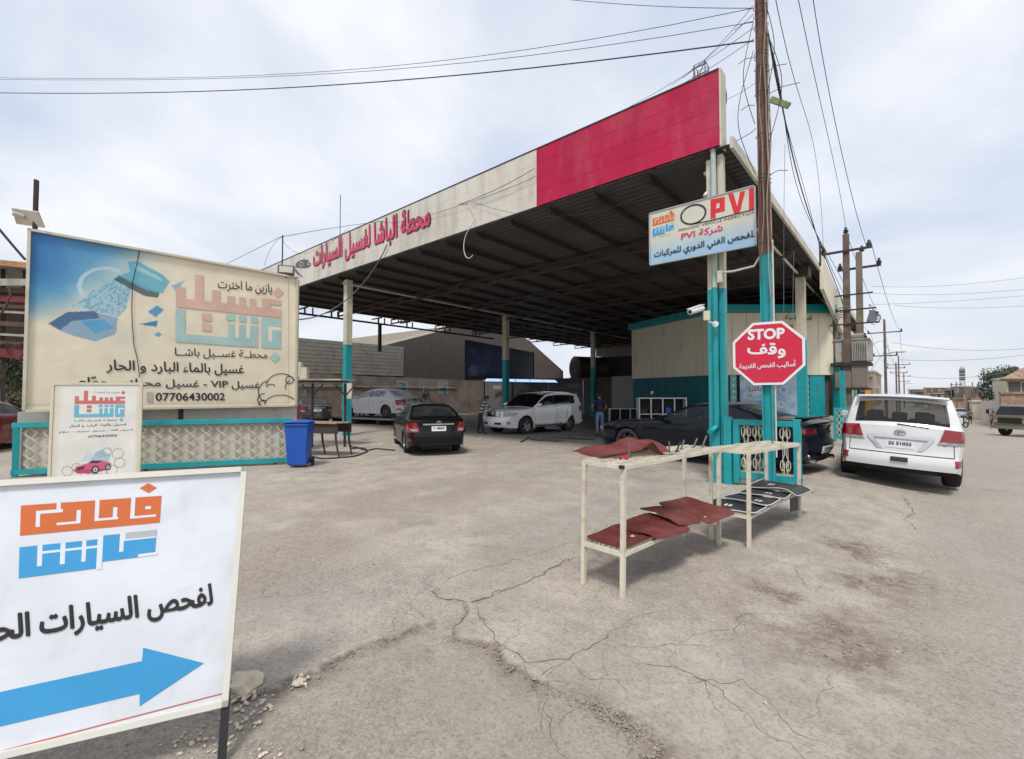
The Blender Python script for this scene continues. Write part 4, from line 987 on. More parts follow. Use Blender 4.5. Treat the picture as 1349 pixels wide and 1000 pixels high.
# ------------------------------------------------------------------ large arrow sign in the foreground
fs_ = thing('arrow_sign', 'large white foreground sign with orange and blue block lettering and a blue arrow', 'sign', G(292, 1003))
fdir = (_R*.916+_FH*.402); TRc = D(322, 618, 2.42); BRc = D(297, 925, 2.20); fw_ = 1.95
TLc = TRc-fdir*fw_; BLc = BRc-fdir*fw_
fn_ = (BRc-BLc).cross(TLc-BLc).normalized()
def fs_art(U, V):
    ed = np.minimum(np.minimum(1-U, 1), np.minimum(V, 1-V)); gr = np.exp(-ed/.035)*sstep((fbm(U*3, V*3, 5, 201, 4)-.35)*3)*.35+.10*sstep((fbm(U*9, V*1.2, 4, 211, 4)-.60)*6)
    return _fs_art(U, V)*(1-gr[..., None])+np.array((.40, .36, .30))*gr[..., None]
def _fs_art(U, V):
    nz = fbm(U*2, V, 4, 21, 4)-.5; c = np.zeros(U.shape+(3,))+np.array((.70, .735, .785)); return c*(1+.04*nz[..., None])
artwork(BLc, BRc, TRc, TLc, 90, 60, fs_art, fs_)
MB().slab([BLc-fn_*.022, BRc-fn_*.022, TRc-fn_*.022, TLc-fn_*.022], .006).build('back_sheet', M_inkf['w'], fs_)
M_fr = mat('ivory_frame', (.68, .67, .60), .5, var=.05, dirt=(.35, .3, .22), dirt_amt=.15)
frame_of(BLc+fdir*0, BRc, TRc, TLc, .026, .03, M_fr, fs_, n_=fn_)
lg = G(292, 1003); MB().bar(BRc-fn_*.03+Vector((0, 0, .05)), lg, .032).build('front_leg', M_black, fs_)
MB().bar(BLc-fn_*.03, Vector((BLc.x, BLc.y, 0))+(lg-Vector((BRc.x, BRc.y, 0))), .032).build('front_leg', M_black, fs_)
FF = Face(BLc, fn_)
def fz(*p): return [(x/2.5, 600+y/2.5) for x, y in p]
logo(FF, LOGO_B, (28, 656.4), (213.6, 644.4), (24.8, 764), (207, 740.4), M_inkf, fs_)
FF.poly(fz((460, 108), (490, 124), (517, 107), (489, 91)), M_inkf['o'], fs_)
FF.text('لفحص السيارات الحديثة', *fz((-190, 668), (704, 512), (-190, 556)), M_ink, fs_, bold=.03)
FF.poly(fz((-400, 987), (460, 785), (460, 826), (672, 684), (472, 633), (468, 677), (-400, 866)), M_inkf['b'], fs_, name='arrow')
M_rl = mat('print_red_line', (.50, .10, .06), .4)
FF.line(fz((-300, 1053), (0, 975), (737, 783)), .005, M_rl, fs_); FF.line(fz((-300, 118), (0, 100), (240, 82)), .003, M_rl, fs_)

# ------------------------------------------------------------------ inspection sign on the corner column
pv = thing('inspection_sign', 'white inspection sign with red capitals and black oval fixed to the corner column', 'sign', (-2.9, 8.84, 3.9))
yS = 8.84; pc = [hit(857, 350, 1, yS), hit(998, 322, 1, yS), hit(998, 243, 1, yS), hit(855, 282, 1, yS)]
xl, xr = (pc[0].x+pc[3].x)/2, -1.97; zb = (pc[0].z+pc[1].z)/2; zt = (pc[2].z+pc[3].z)/2
q = [Vector((xl, yS, zb)), Vector((xr, yS, zb)), Vector((xr, yS, zt)), Vector((xl, yS, zt))]
def pv_art(U, V):
    t = sstep((.55-V)/.5)[..., None]; nz = fbm(U*2, V, 4, 61, 3)-.5
    return (np.array((.60, .585, .48))*(1-t)+np.array((.30, .50, .68))*t)*(1+.05*nz[..., None])
artwork(*q, 60, 40, pv_art, pv)
MB().slab([p+Vector((0, .006, 0)) for p in q], .05).build('sign_box', M_cream, pv)
frame_of(*[p+Vector((0, .02, 0)) for p in q], .02, .05, mat('aluminium_edge', (.45, .46, .45), .4, metal=.6), pv, n_=Vector((0, -1, 0)))
VF = Face((0, yS-.004, 0), (0, -1, 0))
def vz(*p): return [(840+x*.28, 180+y*.28) for x, y in p]
M_inkv = dict(M_inkf); M_inkv['w'] = mat('vinyl_cream', (.58, .57, .48), .4)
logo(VF, LOGO_B, *vz((70, 378), (172, 350), (70, 472), (172, 445)), M_inkv, pv)
VF.poly(vz((148, 356), (157, 366), (166, 355), (157, 346)), M_inkf['o'], pv)
VF.text('fa  basha', *vz((70, 478), (150, 463), (70, 468)), M_inkf['g'], pv)
M_red = mat('print_red', (.66, .02, .03), .4); M_mag = mat('print_magenta', (.62, .02, .10), .4)
el = [(262+58*math.cos(t)*1.0-14*math.sin(t)*0, 366+44*math.sin(t)-22*math.cos(t)*.55) for t in [2*PI*i/32 for i in range(32)]]
VF.line(vz(*el), .032, M_ink, pv, closed=True, name='oval_ring')
VF.line(vz((262, 411), (340, 396), (455, 366), (554, 341)), .02, M_ink, pv, name='underline')
VF.poly(vz((343, 388), (367, 383), (367, 360), (410, 350), (410, 283), (343, 296)), M_red, pv, name='letter_p'); VF.poly(vz((370, 340), (386, 336), (386, 313), (372, 316)), M_inkv['w'], pv, off=.007, name='letter_hole')
VF.poly(vz((455, 366), (480, 360), (506, 255), (482, 260), (468, 330), (450, 266), (426, 271)), M_red, pv, name='letter_v'); VF.poly(vz((524, 350), (553, 343), (553, 238), (524, 246)), M_red, pv, name='letter_i')
VF.text('PERIODIC VEHICLE INSPECTION', *vz((193, 448), (555, 362), (193, 436)), M_ink, pv, bold=.0); VF.text('شركة PVI', *vz((205, 496), (400, 452), (205, 456)), M_mag, pv, bold=.02)
VF.text('للفحص الفني الدوري للمركبات', *vz((78, 582), (555, 487), (78, 540)), M_ink, pv, bold=.02)
MB().bb((-3.3, 8.89, 4.3), (-1.97, 8.93, 4.35)).bb((-3.3, 8.89, 4.65), (-1.97, 8.93, 4.7)).build('mounting_bar', M_steel, pv)

# ------------------------------------------------------------------ steel utility pole with its cables
px0, py0 = -1.80, 8.80
M_oldpole = mat('rusty_brown_pole', (.15, .065, .048), .7, var=.25, scale=3, stretch=(1, 1, .3), dirt=(.28, .20, .15), dirt_amt=.4, dirt_scale=2)
pole = thing('utility_pole', 'tall rusty brown utility pole painted teal below and wrapped in loose cables', 'pole', (px0, py0, 0))
def lean(z): return Vector((px0-.002*z, py0, z))
def hsec(z0, z1, m, nm, w=.165):
    b = MB()
    for dx, dy, sx, sy in ((-w/2+.01, 0, .02, w*.8), (w/2-.01, 0, .02, w*.8), (0, 0, w-.04, .02)):
        a = lean(z0)+Vector((dx, dy, 0)); c = lean(z1)+Vector((dx, dy, 0)); b.hull8([a+Vector((i*sx/2, j*sy/2, 0)) for i, j in ((-1, -1), (1, -1), (1, 1), (-1, 1))]+[c+Vector((i*sx/2, j*sy/2, 0)) for i, j in ((-1, -1), (1, -1), (1, 1), (-1, 1))])
    return b.build(nm, m, pole)
hsec(0, 4.08, M_teal, 'pole_foot'); hsec(4.08, 10.4, M_oldpole, 'pole_shaft')
cb = MB(); cb2 = MB()
for k in range(11):
    ox = .06+.015*(k % 4) if k < 8 else random.uniform(-.07, .07); oy = -.085-.014*(k % 3) if k >= 5 else random.uniform(-.1, .05); ph = random.random()*6; z0 = random.choice([3.3, 3.6, 4.2, 3.0, 4.6]) if k % 3 else 4.1; z1 = random.choice([8.7, 8.3, 9.4, 7.4])
    pts = [lean(z)+Vector((ox+.014*math.sin(z*2.3+ph)+.01*math.sin(z*5+k), oy+.012*math.cos(z*1.9+ph), 0)) for z in np.linspace(z0, z1, 26)]
    (cb if k % 2 else cb2).tube(pts, random.uniform(.005, .010), 5)
cb.build('cable_bundle', mat('sunbleached_cable', (.33, .29, .22), .7, var=.2), pole); cb2.build('cable_bundle', mat('brown_cable', (.13, .08, .06), .7, var=.2), pole)
b = MB()
for z in (4.25, 5.3, 5.37, 5.44, 6.15, 6.9, 7.35, 7.55, 7.62, 8.1, 8.3, 8.45):
    p = lean(z); w = .115; pts = [p+Vector((w*math.cos(t), -.02+w*.95*math.sin(t), .012*math.sin(3*t))) for t in [2*PI*i/12 for i in range(12)]]; b.tube(pts, .006, 4, closed=True)
for z, dx, L_ in ((5.4, .1, .28), (6.8, .08, .5), (7.55, -.1, -.25), (7.2, .1, .3), (8.5, .1, .35), (8.2, -.1, -.3), (6.7, -.1, -.22)):
    p = lean(z)+Vector((dx, -.1, 0)); b.tube([p, p+Vector((L_*.5, -.02, .03)), p+Vector((L_, -.03, -.02))], .006, 4)
b.build('tie_wire', M_cable, pole)
b = MB()
for k in range(4):
    z1 = 8.4-.25*k; sgn = -1 if k % 2 else 1; s0 = lean(z1)+Vector((sgn*.1, -.1, 0)); e0 = lean(z1-1.6-.2*k)+Vector((sgn*.1, -.1, 0)); pts = []
    for i in range(15):
        t = i/14; p = s0.lerp(e0, t); p += Vector((sgn*(.12+.05*k)*math.sin(PI*t), -.03, -.05*math.sin(2*PI*t))); pts.append(p)
    b.tube(pts, .006, 4)
b.build('hanging_loop', M_cable, pole)
p = lean(6.72)+Vector((.14, -.06, 0)); MB().bar(p, p+Vector((.27, -.03, -.24)), .06, .09).build('cable_clamp', mat('lichen_clamp', (.20, .22, .10), .8, var=.3, scale=15), pole)
MB().tube([lean(.6)+Vector((.115, -.03, 0)), lean(4.3)+Vector((.115, -.03, 0))], .013, 8).build('conduit', M_creamp, pole)
MB().tube([(-2.62, 9.05, 3.95), (-2.35, 8.9, 3.90), (-2.0, 8.85, 3.92), (-1.9, 8.8, 4.05)], .02, 8).build('conduit_arm', M_creamp, pole)
MB().bb((-2.66, 8.98, 3.76), (-2.58, 9.08, 3.98)).build('junction_box', M_cream, pole)

# ------------------------------------------------------------------ stop sign
st = thing('stop_sign', 'red octagonal stop sign with white English and Arabic words on the teal pole', 'sign', (px0, 8.6, 2.3))
sc_ = D(1011.5, 465.5, 7.74); tocam = Vector((-sc_.x, -sc_.y, 0)).normalized(); u_ = Vector((-tocam.y, tocam.x, 0)); u_ = (u_+Vector((0, 0, .012))).normalized(); v_ = Vector((0, 0, 1))
if u_.dot(_R) < 0: u_ = -u_
R8 = .535/math.cos(PI/8)
oct_ = lambda r, o: [sc_+u_*(r*math.cos(PI/8+i*PI/4))+v_*(r*math.sin(PI/8+i*PI/4))+tocam*o for i in range(8)]
MB().poly(oct_(R8, 0), .025, tocam).build('border_plate', M_white, st)
M_stop = mat('stop_red', (.58, .012, .05), .38, var=.05, dirt=(.45, .03, .06), dirt_amt=.2)
MB().poly(oct_(R8*.925, .004), .003, tocam).build('red_face', M_stop, st)
QF = Face(sc_+tocam*.004, tocam)
def qz(*p): return [(780+x/4.088, 380+y/4.088) for x, y in p]
M_wt = mat('white_print', (.74, .74, .74), .4, var=.03)
QF.text('STOP', *qz((840, 277), (1035, 268), (840, 223)), M_wt, st, bold=.045); QF.text('وقف', *qz((838, 370), (1042, 376), (836, 292)), M_wt, st, bold=.03); QF.text('أساليب الفحص القديمة', *qz((793, 441), (1097, 427), (792, 400)), M_wt, st, bold=.02)
pc_ = lean(2.3); MB().bar(sc_-tocam*.03+v_*.2, lean(2.36+.14)+Vector((0, -.09, 0)), .05).bar(sc_-tocam*.03-v_*.2, lean(2.16)+Vector((0, -.09, 0)), .05).build('bracket', M_white, st)
# security camera on the corner column
sc2 = thing('security_camera', 'white bullet security camera on a swan-neck bracket on the teal column', 'camera', D(940, 427, 8.6))
c0 = D(943, 427, 8.55); MB().cyl(c0, c0+Vector((0, -.03, 0)), .055, 14).build('wall_plate', M_white, sc2)
e1 = D(934, 424, 8.45); e2 = D(927, 415, 8.4); MB().tube([c0, e1, e2], .016, 8).build('arm', M_white, sc2)
MB().box(D(930.5, 416, 8.38), (.11, .09, .17), Matrix.Rotation(.5, 3, 'Z')).build('junction_box', mat('aged_ivory', (.62, .58, .38), .5), sc2)
h0 = D(925, 406, 8.35); h1 = D(909, 411, 8.1); MB().cyl(h0, h1, .052, 12).build('housing', M_white, sc2); MB().slab([h0+Vector((-.05, 0, .06)), h0+Vector((.05, 0, .06)), h1+Vector((.04, 0, .05)), h1+Vector((-.06, 0, .05))], .01).build('sun_shield', M_white, sc2)
MB().cyl(h1, h1+(h1-h0).normalized()*.01, .035, 12).build('lens', M_black, sc2)
s3_ = thing('small_camera', 'tiny white camera pair on top of the inspection sign', 'camera', D(934, 257, 8.8)); MB().cyl(D(928, 258, 8.75), D(931, 254, 8.85), .03, 8).cyl(D(938, 256, 8.75), D(941, 251, 8.85), .03, 8).bar(D(929, 258, 8.85), D(941, 255, 8.85), .03).build('housing', M_white, s3_)

# ------------------------------------------------------------------ open gate leaf with scroll irons beside the column
gt = thing('teal_gate', 'open teal gate leaf with cream scroll irons beside the utility pole', 'gate', (-2.0, 9.1, 0))
gx0, gx1, gy, gz0, gz1 = -2.45, -1.38, 9.12, .04, 1.20
MB().bb((gx0, gy-.04, gz1-.10), (gx1, gy+.04, gz1)).build('top_rail', M_teal, gt); MB().bb((gx0, gy-.04, gz0+.10), (gx1, gy+.04, gz0+.20)).build('bottom_rail', M_teal, gt)
for x, w in ((gx0, .10), (gx1-.11, .11)): MB().bb((x, gy-.05, gz0), (x+w, gy+.05, gz1-.101 if x == gx0 else gz1+.03)).build('stile', M_teal, gt)
for k, x in enumerate((-2.24, -2.05, -1.86, -1.62)):
    b = MB()
    for sg in (-1, 1):
        for (cz, r) in ((.98, .055), (.42, .055)):
            b.tube([(x+sg*(.012+r*(1-math.cos(t))*.6), gy, cz+r*math.sin(t)*1.6) for t in np.linspace(0, 2*PI, 14)], .008, 5)
        b.tube([(x+sg*.02, gy, .25), (x+sg*.02, gy, .40), (x+sg*.045, gy, .5), (x+sg*.012, gy, .62), (x+sg*.012, gy, .78), (x+sg*.045, gy, .9), (x+sg*.02, gy, 1.0), (x+sg*.02, gy, 1.1)], .008, 5)
        b.tube([(x+sg*.045, gy+.01, .25), (x+sg*.03, gy+.01, 1.1)], .006, 5)
    b.build('scroll_iron', M_cream, gt)
MB().bb((-2.60, 9.02, .0), (-2.47, 9.16, 1.24)).build('hinge_post', M_teal, gt)

_before = set(bpy.data.objects)
# ------------------------------------------------------------------ drying racks and the car mats on them
M_rack = mat('rack_ivory', (.64, .59, .47), .5, var=.08, dirt=(.20, .10, .05), dirt_amt=.32, dirt_scale=7, bump=.3)
def rack(label, x0, x1, y0, y1, zt0, zt1, zs0, zs1, sh, gz_=.0):
    r = thing('drying_rack', label, 'rack', ((x0+x1)/2, (y0+y1)/2, 0), group=None); w = .036
    for x in (x0, x1):
        for y, zt in ((y0, zt0), (y1, zt1)):
            dx = w/2 if x == x0 else -w/2
            b = MB(); b.hull8([Vector((x+i*w/2, y+j*w/2, gz(x, y))) for i, j in ((-1, -1), (1, -1), (1, 1), (-1, 1))]+[Vector((x+i*w/2, y+j*w/2+sh, zt)) for i, j in ((-1, -1), (1, -1), (1, 1), (-1, 1))]); b.build('leg', M_rack, r)
    def rails(za, zb, k, nm):
        o = sh*k
        for x in (x0, x1): MB().bar((x, y0+o+w/2, za), (x, y1+o-w/2, zb), w, .034, up=(0, 0, 1)).build(nm, M_rack, r)
        for y, z in ((y0, za), (y1, zb)): MB().bar((x0+w/2, y+o, z), (x1-w/2, y+o, z), w, .034, up=(0, 0, 1)).build(nm, M_rack, r)
    rails(zt0-.017, zt1-.017, 1, 'top_rail'); rails(zs0, zs1, zs0/zt0, 'shelf_rail')
    for za, zb, o in ((zt0, zt1, sh), (zs0+.018, zs1+.018, sh*.35)):
        b = MB(); ny = int((y1-y0)/.052)
        for i in range(ny+1):
            y = y0+(y1-y0)*i/ny; z = za+(zb-za)*i/ny+.006; b.bar((x0, y+o, z), (x1, y+o, z), .005)
        for i in range(9):
            x = x0+(x1-x0)*i/8; b.tube([(x+.006*math.sin(j*1.7+i), y0+o+(y1-y0)*j/14, za+(zb-za)*j/14+.01+.004*math.sin(j*1.3+i*2)) for j in range(15)], .0032, 4)
        b.build('wire_mesh', M_rack, r)
    return r
rk1 = rack('nearest ivory steel drying rack holding the red rubber car mats', -2.20, -1.80, 3.47, 5.40, 1.08, 1.06, .35, .35, .03)
rk2 = rack('farther ivory steel drying rack holding the black car mats', -1.93, -1.52, 5.50, 7.40, 1.045, .985, .33, .33, .03)
MB().bb((-1.818, 3.452, 1.055), (-1.782, 3.488, 1.083)).build('open_tube_end', M_black, rk1)
M_rmat = mat('red_rubber', (.14, .030, .024), .48, var=.12, scale=5, dirt=(.26, .10, .085), dirt_amt=.25, dirt_scale=5)
M_bmat = mat('black_rubber', (.022, .023, .026), .5, var=.15, scale=5, dirt=(.10, .095, .09), dirt_amt=.25)
M_trim = mat('pale_piping', (.55, .55, .52), .6)
def mat_sheet(label, P4, m, sag=.0, peak=0, folds=0.0, ribs=.006, ribn=26, seed=1, edge_drop=(0, 0, 0, 0), trim=False, logo_uv=None, nx=46, ny=34, notch=True):
    """rubber mat: P4 corners bl br tr tl; rounded outline, ribs, drooping edges"""
    A, B, C, Dd = [Vector(p) for p in P4]; rows = []; q = random.Random(seed); ph = [q.random()*6 for _ in range(4)]
    def P(u, v):
        uu = u; vv = v
        # round the outline a little and cut a waist
        cu = (u-.5)*2; cv = (v-.5)*2; jg = .025*math.sin(7*u+ph[2])*abs(cv)+.02*math.sin(6*v+ph[3])*abs(cu)
        uu = .5+cu/2*(1+jg-.07*max(0, abs(cv)-.8)/.2*abs(cu)); vv = .5+cv/2*(1+jg-.07*max(0, abs(cu)-.8)/.2*abs(cv)-(.07*math.exp(-(cu-.3)**2*12) if notch else 0))
        p = (A*(1-uu)+B*uu)*(1-vv)+(Dd*(1-uu)+C*uu)*vv
        dz = -sag*(1-(2*u-1)**2)+folds*(math.sin(u*5+ph[0])*.6+math.sin(v*4+ph[1]+u*3)*.5)
        d0, d1, d2, d3 = edge_drop; dz -= d0*max(0, 1-u/.22)**2+d1*max(0, (u-.78)/.22)**2+d2*max(0, 1-v/.25)**2+d3*max(0, (v-.75)/.25)**2
        dz += peak*(.8*math.exp(-((v-.62+.15*(u-.5))/.09)**2)*(.5+u)+.35*math.exp(-((v-.2-.2*u)/.12)**2))
        inner = .1 < u < .9 and .1 < v < .9 and not (.46 < v < .52)
        rib = ribs*max(0, math.sin(u*ribn*PI*2*.5))*(1 if inner else 0)+(.008 if (u < .035 or u > .965 or v < .045 or v > .955) else 0)
        return p+Vector((0, 0, dz+rib))
    b = MB(); top = [[P(i/(nx-1), j/(ny-1)) for i in range(nx)] for j in range(ny)]; b.grid(top, 0, True)
    bot = [[p-Vector((0, 0, .007)) for p in r] for r in top]; b.grid(bot, 0, True, True)
    ring = [top[0][i] for i in range(nx)]+[top[j][-1] for j in range(1, ny)]+[top[-1][i] for i in range(nx-2, -1, -1)]+[top[j][0] for j in range(ny-2, 0, -1)]
    n_ = len(ring); b.add(ring+[p-Vector((0, 0, .007)) for p in ring], [(i, n_+i, n_+(i+1) % n_, (i+1) % n_) for i in range(n_)], 0)
    if trim or logo_uv:
        t = thing('car_mat', label, 'car mat', sum((A, B, C, Dd), Vector())/4); b.build('rubber_sheet', m, t, sharp=50)
        if trim: MB().tube([p+Vector((0, 0, .004)) for p in ring[::2]], .0065, 5, closed=True).build('piping', M_trim, t)
        if logo_uv:
            u, v, s = logo_uv; g = MB()
            for du in (0, s*.42):
                g.add([P(u+du, v)+Vector((0, 0, .006)), P(u+du+s*.3, v)+Vector((0, 0, .006)), P(u+du+s*.3, v+s)+Vector((0, 0, .006)), P(u+du, v+s)+Vector((0, 0, .006))], [(0, 1, 2, 3)])
            g.build('badge', M_trim, t)
        return t
    return b.build('car_mat', m, None, label=label, cat='car mat', sharp=50)
zS = .395
# shelf of the near rack (u runs across, v along the rack)
def rct(x0, x1, y0, y1, z, ang=0, dz=(0, 0, 0, 0)):
    c = Vector(((x0+x1)/2, (y0+y1)/2, 0)); R_ = Matrix.Rotation(ang, 3, 'Z')
    return [c+R_ @ (Vector((x, y, 0))-c)+Vector((0, 0, z+d)) for (x, y), d in zip(((x0, y0), (x1, y0), (x1, y1), (x0, y1)), dz)]
mat_sheet('red ribbed car mat nearest the camera on the lower shelf', rct(-2.21, -1.79, 3.50, 4.05, zS, .03), M_rmat, folds=.010, ribn=22, seed=3, edge_drop=(0, 0, 0, 0), logo_uv=(.66, .55, .09))
mat_sheet('second red ribbed car mat sliding over the outer edge of the lower shelf', rct(-2.18, -1.68, 3.92, 4.50, zS+.024, -.10, (.0, -.02, -.02, .03)), M_rmat, folds=.014, ribn=24, seed=5, edge_drop=(0, .02, 0, 0))
mat_sheet('narrow curved red mat strip between two larger red mats', rct(-2.22, -1.70, 4.42, 4.76, zS+.04, -.25, (.05, -.02, -.02, .02)), M_rmat, folds=.016, ribs=0, seed=6, sag=-.02, ny=16)
mat_sheet('farthest red ribbed car mat with a round fixing hole hanging off the shelf', rct(-2.18, -1.60, 4.74, 5.34, zS+.05, -.10, (.03, -.03, -.03, .03)), M_rmat, folds=.018, ribn=30, seed=9, edge_drop=(0, .035, 0, 0), logo_uv=(.84, .15, .06))
mat_sheet('large red mat draped over the near end of the top of the rack', [Vector((-2.60, 3.74, 1.10)), Vector((-2.05, 3.60, 1.12)), Vector((-1.78, 4.62, 1.12)), Vector((-2.28, 4.66, 1.13))], M_rmat, folds=.055, ribs=.004, ribn=12, seed=14, peak=.085, edge_drop=(.0, .0, 0, .0))
# black mats on the far shelf
zS2 = .375
mat_sheet('black car mat with pale piping at the near end of the far rack', rct(-2.02, -1.46, 5.48, 5.98, zS2, .08), M_bmat, folds=.006, ribs=.001, seed=21, trim=True, logo_uv=(.3, .35, .2))
mat_sheet('second black car mat from the near end of the far rack', rct(-1.98, -1.46, 5.95, 6.42, zS2+.012, -.06), M_bmat, folds=.006, ribs=.001, seed=22, trim=True, logo_uv=(.6, .35, .2))
mat_sheet('third black car mat with a pale badge on the far rack', rct(-1.96, -1.44, 6.38, 6.86, zS2+.02, .05), M_bmat, folds=.008, ribs=.001, seed=23, trim=True, logo_uv=(.5, .4, .2))
mat_sheet('last black car mat curling over the far end of the far rack', rct(-1.98, -1.38, 6.80, 7.55, zS2+.045, -.03, (0, 0, .0, .02)), M_bmat, folds=.016, ribs=.001, seed=24, trim=True, edge_drop=(0, .06, 0, .05), logo_uv=(.3, .3, .16))
o = MB().slab([Vector((-1.50, 6.95, .14)), Vector((-1.48, 7.20, .12)), Vector((-1.48, 7.20, .31)), Vector((-1.50, 6.95, .31))], .012); o.build('hanging_rubber_flap', M_bmat, None, label='black rubber flap hanging under the far end of the far rack', cat='rubber flap')
# spring clips standing on the racks
M_clip = mat('clip_grey', (.20, .20, .21), .5, metal=.4)
clips = [(-1.98, 3.86, .14, .0, 'grey steel clip beside the draped red mat'), (-1.92, 4.52, .13, -.35, 'flat grey clip, first beyond the draped red mat'), (-1.92, 4.66, .12, .5, 'black leaning clip, second beyond the draped red mat'),
         (-2.0, 4.92, .11, .5, 'dark bent clip in the middle of the near rack top'), (-1.98, 5.18, .12, .6, 'pale bent clip near the far end of the near rack'), (-1.94, 5.33, .14, .5, 'tall silver clip at the far end of the near rack'), (-1.72, 7.0, .15, -.6, 'silver clip lying at the far end of the far rack')]
for x, y, h, t, lb in clips:
    b = MB(); a = Vector((x, y, 1.075 if y < 5.45 else 1.0)); e_ = a+Vector((.02, math.sin(t)*h, math.cos(t)*h)); b.bar(a, e_, .022, .007, up=(1, 0, 0)); b.bar(a+Vector((0, -.03, .005)), a+Vector((0, .05, .01)), .022, .006); b.build('mat_clip', M_clip if 'black' not in lb else M_black, None, label=lb, cat='clip')
b = MB(); b.tube([(-1.99, 3.74, 1.09), (-1.96, 3.72, 1.112), (-1.92, 3.75, 1.10), (-1.95, 3.79, 1.12), (-1.99, 3.78, 1.10)], .011, 6); b.build('red_cloth_tag', mat('bright_red_cloth', (.5, .02, .03), .7), None, label='small bright red cloth strip on the near corner of the near rack', cat='cloth')
p = Vector((-1.86, 5.12, .42)); b = MB(); rock_mesh(b, p, .045, 4, 0, .5); b.build('soap_sponge', mat('pale_sponge', (.50, .40, .32), .9, bump=.4), None, label='pale sponge tucked beside the farthest red mat on the shelf', cat='sponge')

_rot = Matrix.Translation((-1.80, 3.45, 0)) @ Matrix.Rotation(rad(-5.4), 4, 'Z') @ Matrix.Translation((1.80, -3.45, 0))
for o in [o for o in bpy.data.objects if o not in _before and o.parent is None]:      # the racks stand slightly askew to the yard
    o.location = _rot @ o.location; o.rotation_euler.z += rad(-5.4)
# ------------------------------------------------------------------ blue bin
bin_ = thing('blue_bin', 'bright blue wheeled rubbish bin at the right end of the lattice fence', 'bin', (0, 0, 0))
bc = G(394, 615); bin_.location = bc; bin_.rotation_euler = (0, 0, math.atan2(_R.y, _R.x)+.12); bin_.scale = (.86, .86, 1.0)
M_blue = mat('blue_plastic', (.010, .085, .42), .4, var=.1, scale=3, dirt=(.05, .10, .28), dirt_amt=.25)
b = MB(); b.hull8([Vector(p) for p in ((-.23, -.20, .06), (.23, -.20, .06), (.23, .22, .06), (-.23, .22, .06), (-.29, -.29, .95), (.29, -.29, .95), (.29, .27, .95), (-.29, .27, .95))]); b.build('bin_body', M_blue, bin_, local=True, bevel=.02)
b = MB(); b.bb((-.315, -.32, .95), (.315, .29, 1.0)); b.build('rim', M_blue, bin_, local=True, bevel=.01)
b = MB(); rows = [[Vector((x, y, 1.02+.045*math.cos(x*4.5)*math.cos((y)*4)+.02*(1 if y > .2 else 0))) for x in np.linspace(-.31, .31, 9)] for y in np.linspace(-.33, .3, 9)]; b.grid(rows); b.grid([[p-Vector((0, 0, .022)) for p in r] for r in rows], 0, True, True); b.build('lid', M_blue, bin_, local=True)
MB().tube([(-.24, .33, 1.0), (-.24, .38, 1.02), (.24, .38, 1.02), (.24, .33, 1.0)], .016, 8).build('handle', M_blue, bin_, local=True)
for sx in (-.30, .26): MB().lathe([(0, .02), (0, .10), (.045, .10), (.045, .02)], (sx, .20, .10), 'x', 18).build('wheel', M_rubber, bin_, local=True)

# ------------------------------------------------------------------ plank table on old bench, and the tall lean-to counter
tb = thing('plank_bench', 'low rusty work bench with plank top beside the blue bin', 'bench', G(425, 603))
ta, tb2 = W2(-6.85, 12.5), W2(-4.55, 11.95); dB = (tb2-ta).normalized(); nB_ = Vector((-dB.y, dB.x, 0))
if nB_.dot(_FH) < 0: nB_ = -nB_
for i in range(4):
    o_ = nB_*(.02+i*.17); a = ta+o_+Vector((0, 0, .90+.006*(i % 2))); e_ = tb2+o_+dB*(.05*(i % 3))+Vector((0, 0, .89)); MB().bar(a, e_, .15, .025).build('plank', mat('plank_%d' % (i % 2), ((.36, .24, .17), (.27, .18, .13))[i % 2], .75, var=.2, scale=4, bump=.4), tb)
for o_ in (0.0, .62): MB().slab([ta+nB_*o_+Vector((0, 0, .62)), tb2+nB_*o_+Vector((0, 0, .62)), tb2+nB_*o_+Vector((0, 0, .86)), ta+nB_*o_+Vector((0, 0, .86))], .03).build('apron', M_redox, tb)
for s in (.06, .40, .62, .97):
    for o_ in (.02, .6):
        p = ta.lerp(tb2, s)+nB_*o_; e_ = p+dB*(.12 if s > .5 else -.12); MB().tube([p+Vector((0, 0, .72)), p.lerp(e_, .3)+Vector((0, 0, .35)), e_+Vector((0, 0, 0))], [.035, .03, .022], 6).build('leg', M_steel if s < .7 else M_redox, tb)
ct = thing('lean_to_counter', 'tall thin shelf roof on brown brackets beside the first front column', 'shelf', W2(-5.8, 14, 0))
ca, ce = D(386, 500, 14.8), D(459, 500.5, 14.2)
MB().bar(ca+Vector((0, 0, 0)), ce, .75, .04).build('top_board', mat('pale_board', (.55, .48, .42), .6, dirt=(.35, .2, .12), dirt_amt=.3), ct)
MB().bar(ca-Vector((0, 0, .06)), ce-Vector((0, 0, .06)), .05, .05).build('edge_batten', M_redox, ct)
for px in (412, 455):
    p = D(px, 505, 14.4); MB().bb((p.x-.03, p.y-.03, 0), (p.x+.03, p.y+.03, p.z)).build('post', M_redox, ct)
    for s in (-1, 1): MB().bar((p.x, p.y, p.z-.4), (p.x+s*_R.x*.32, p.y+s*_R.y*.32, p.z-.04), .035).build('brace', M_redox, ct)
for px, w, y0, y1, lb in ((395.5, 5, 477, 497, 'narrow beige metal box against the billboard edge, behind its neighbour'), (401, 9, 484, 499.5, 'beige metal box standing on the shelf roof beside the billboard')):
    a = D(px, y1, 14.6); h = (y1-y0)/603*14.6; MB().box(a+Vector((0, 0, h/2)), (w/603*14.6, .2, h), Matrix.Rotation(YAW, 3, 'Z')).build('metal_box', M_cream, None, label=lb, cat='box')
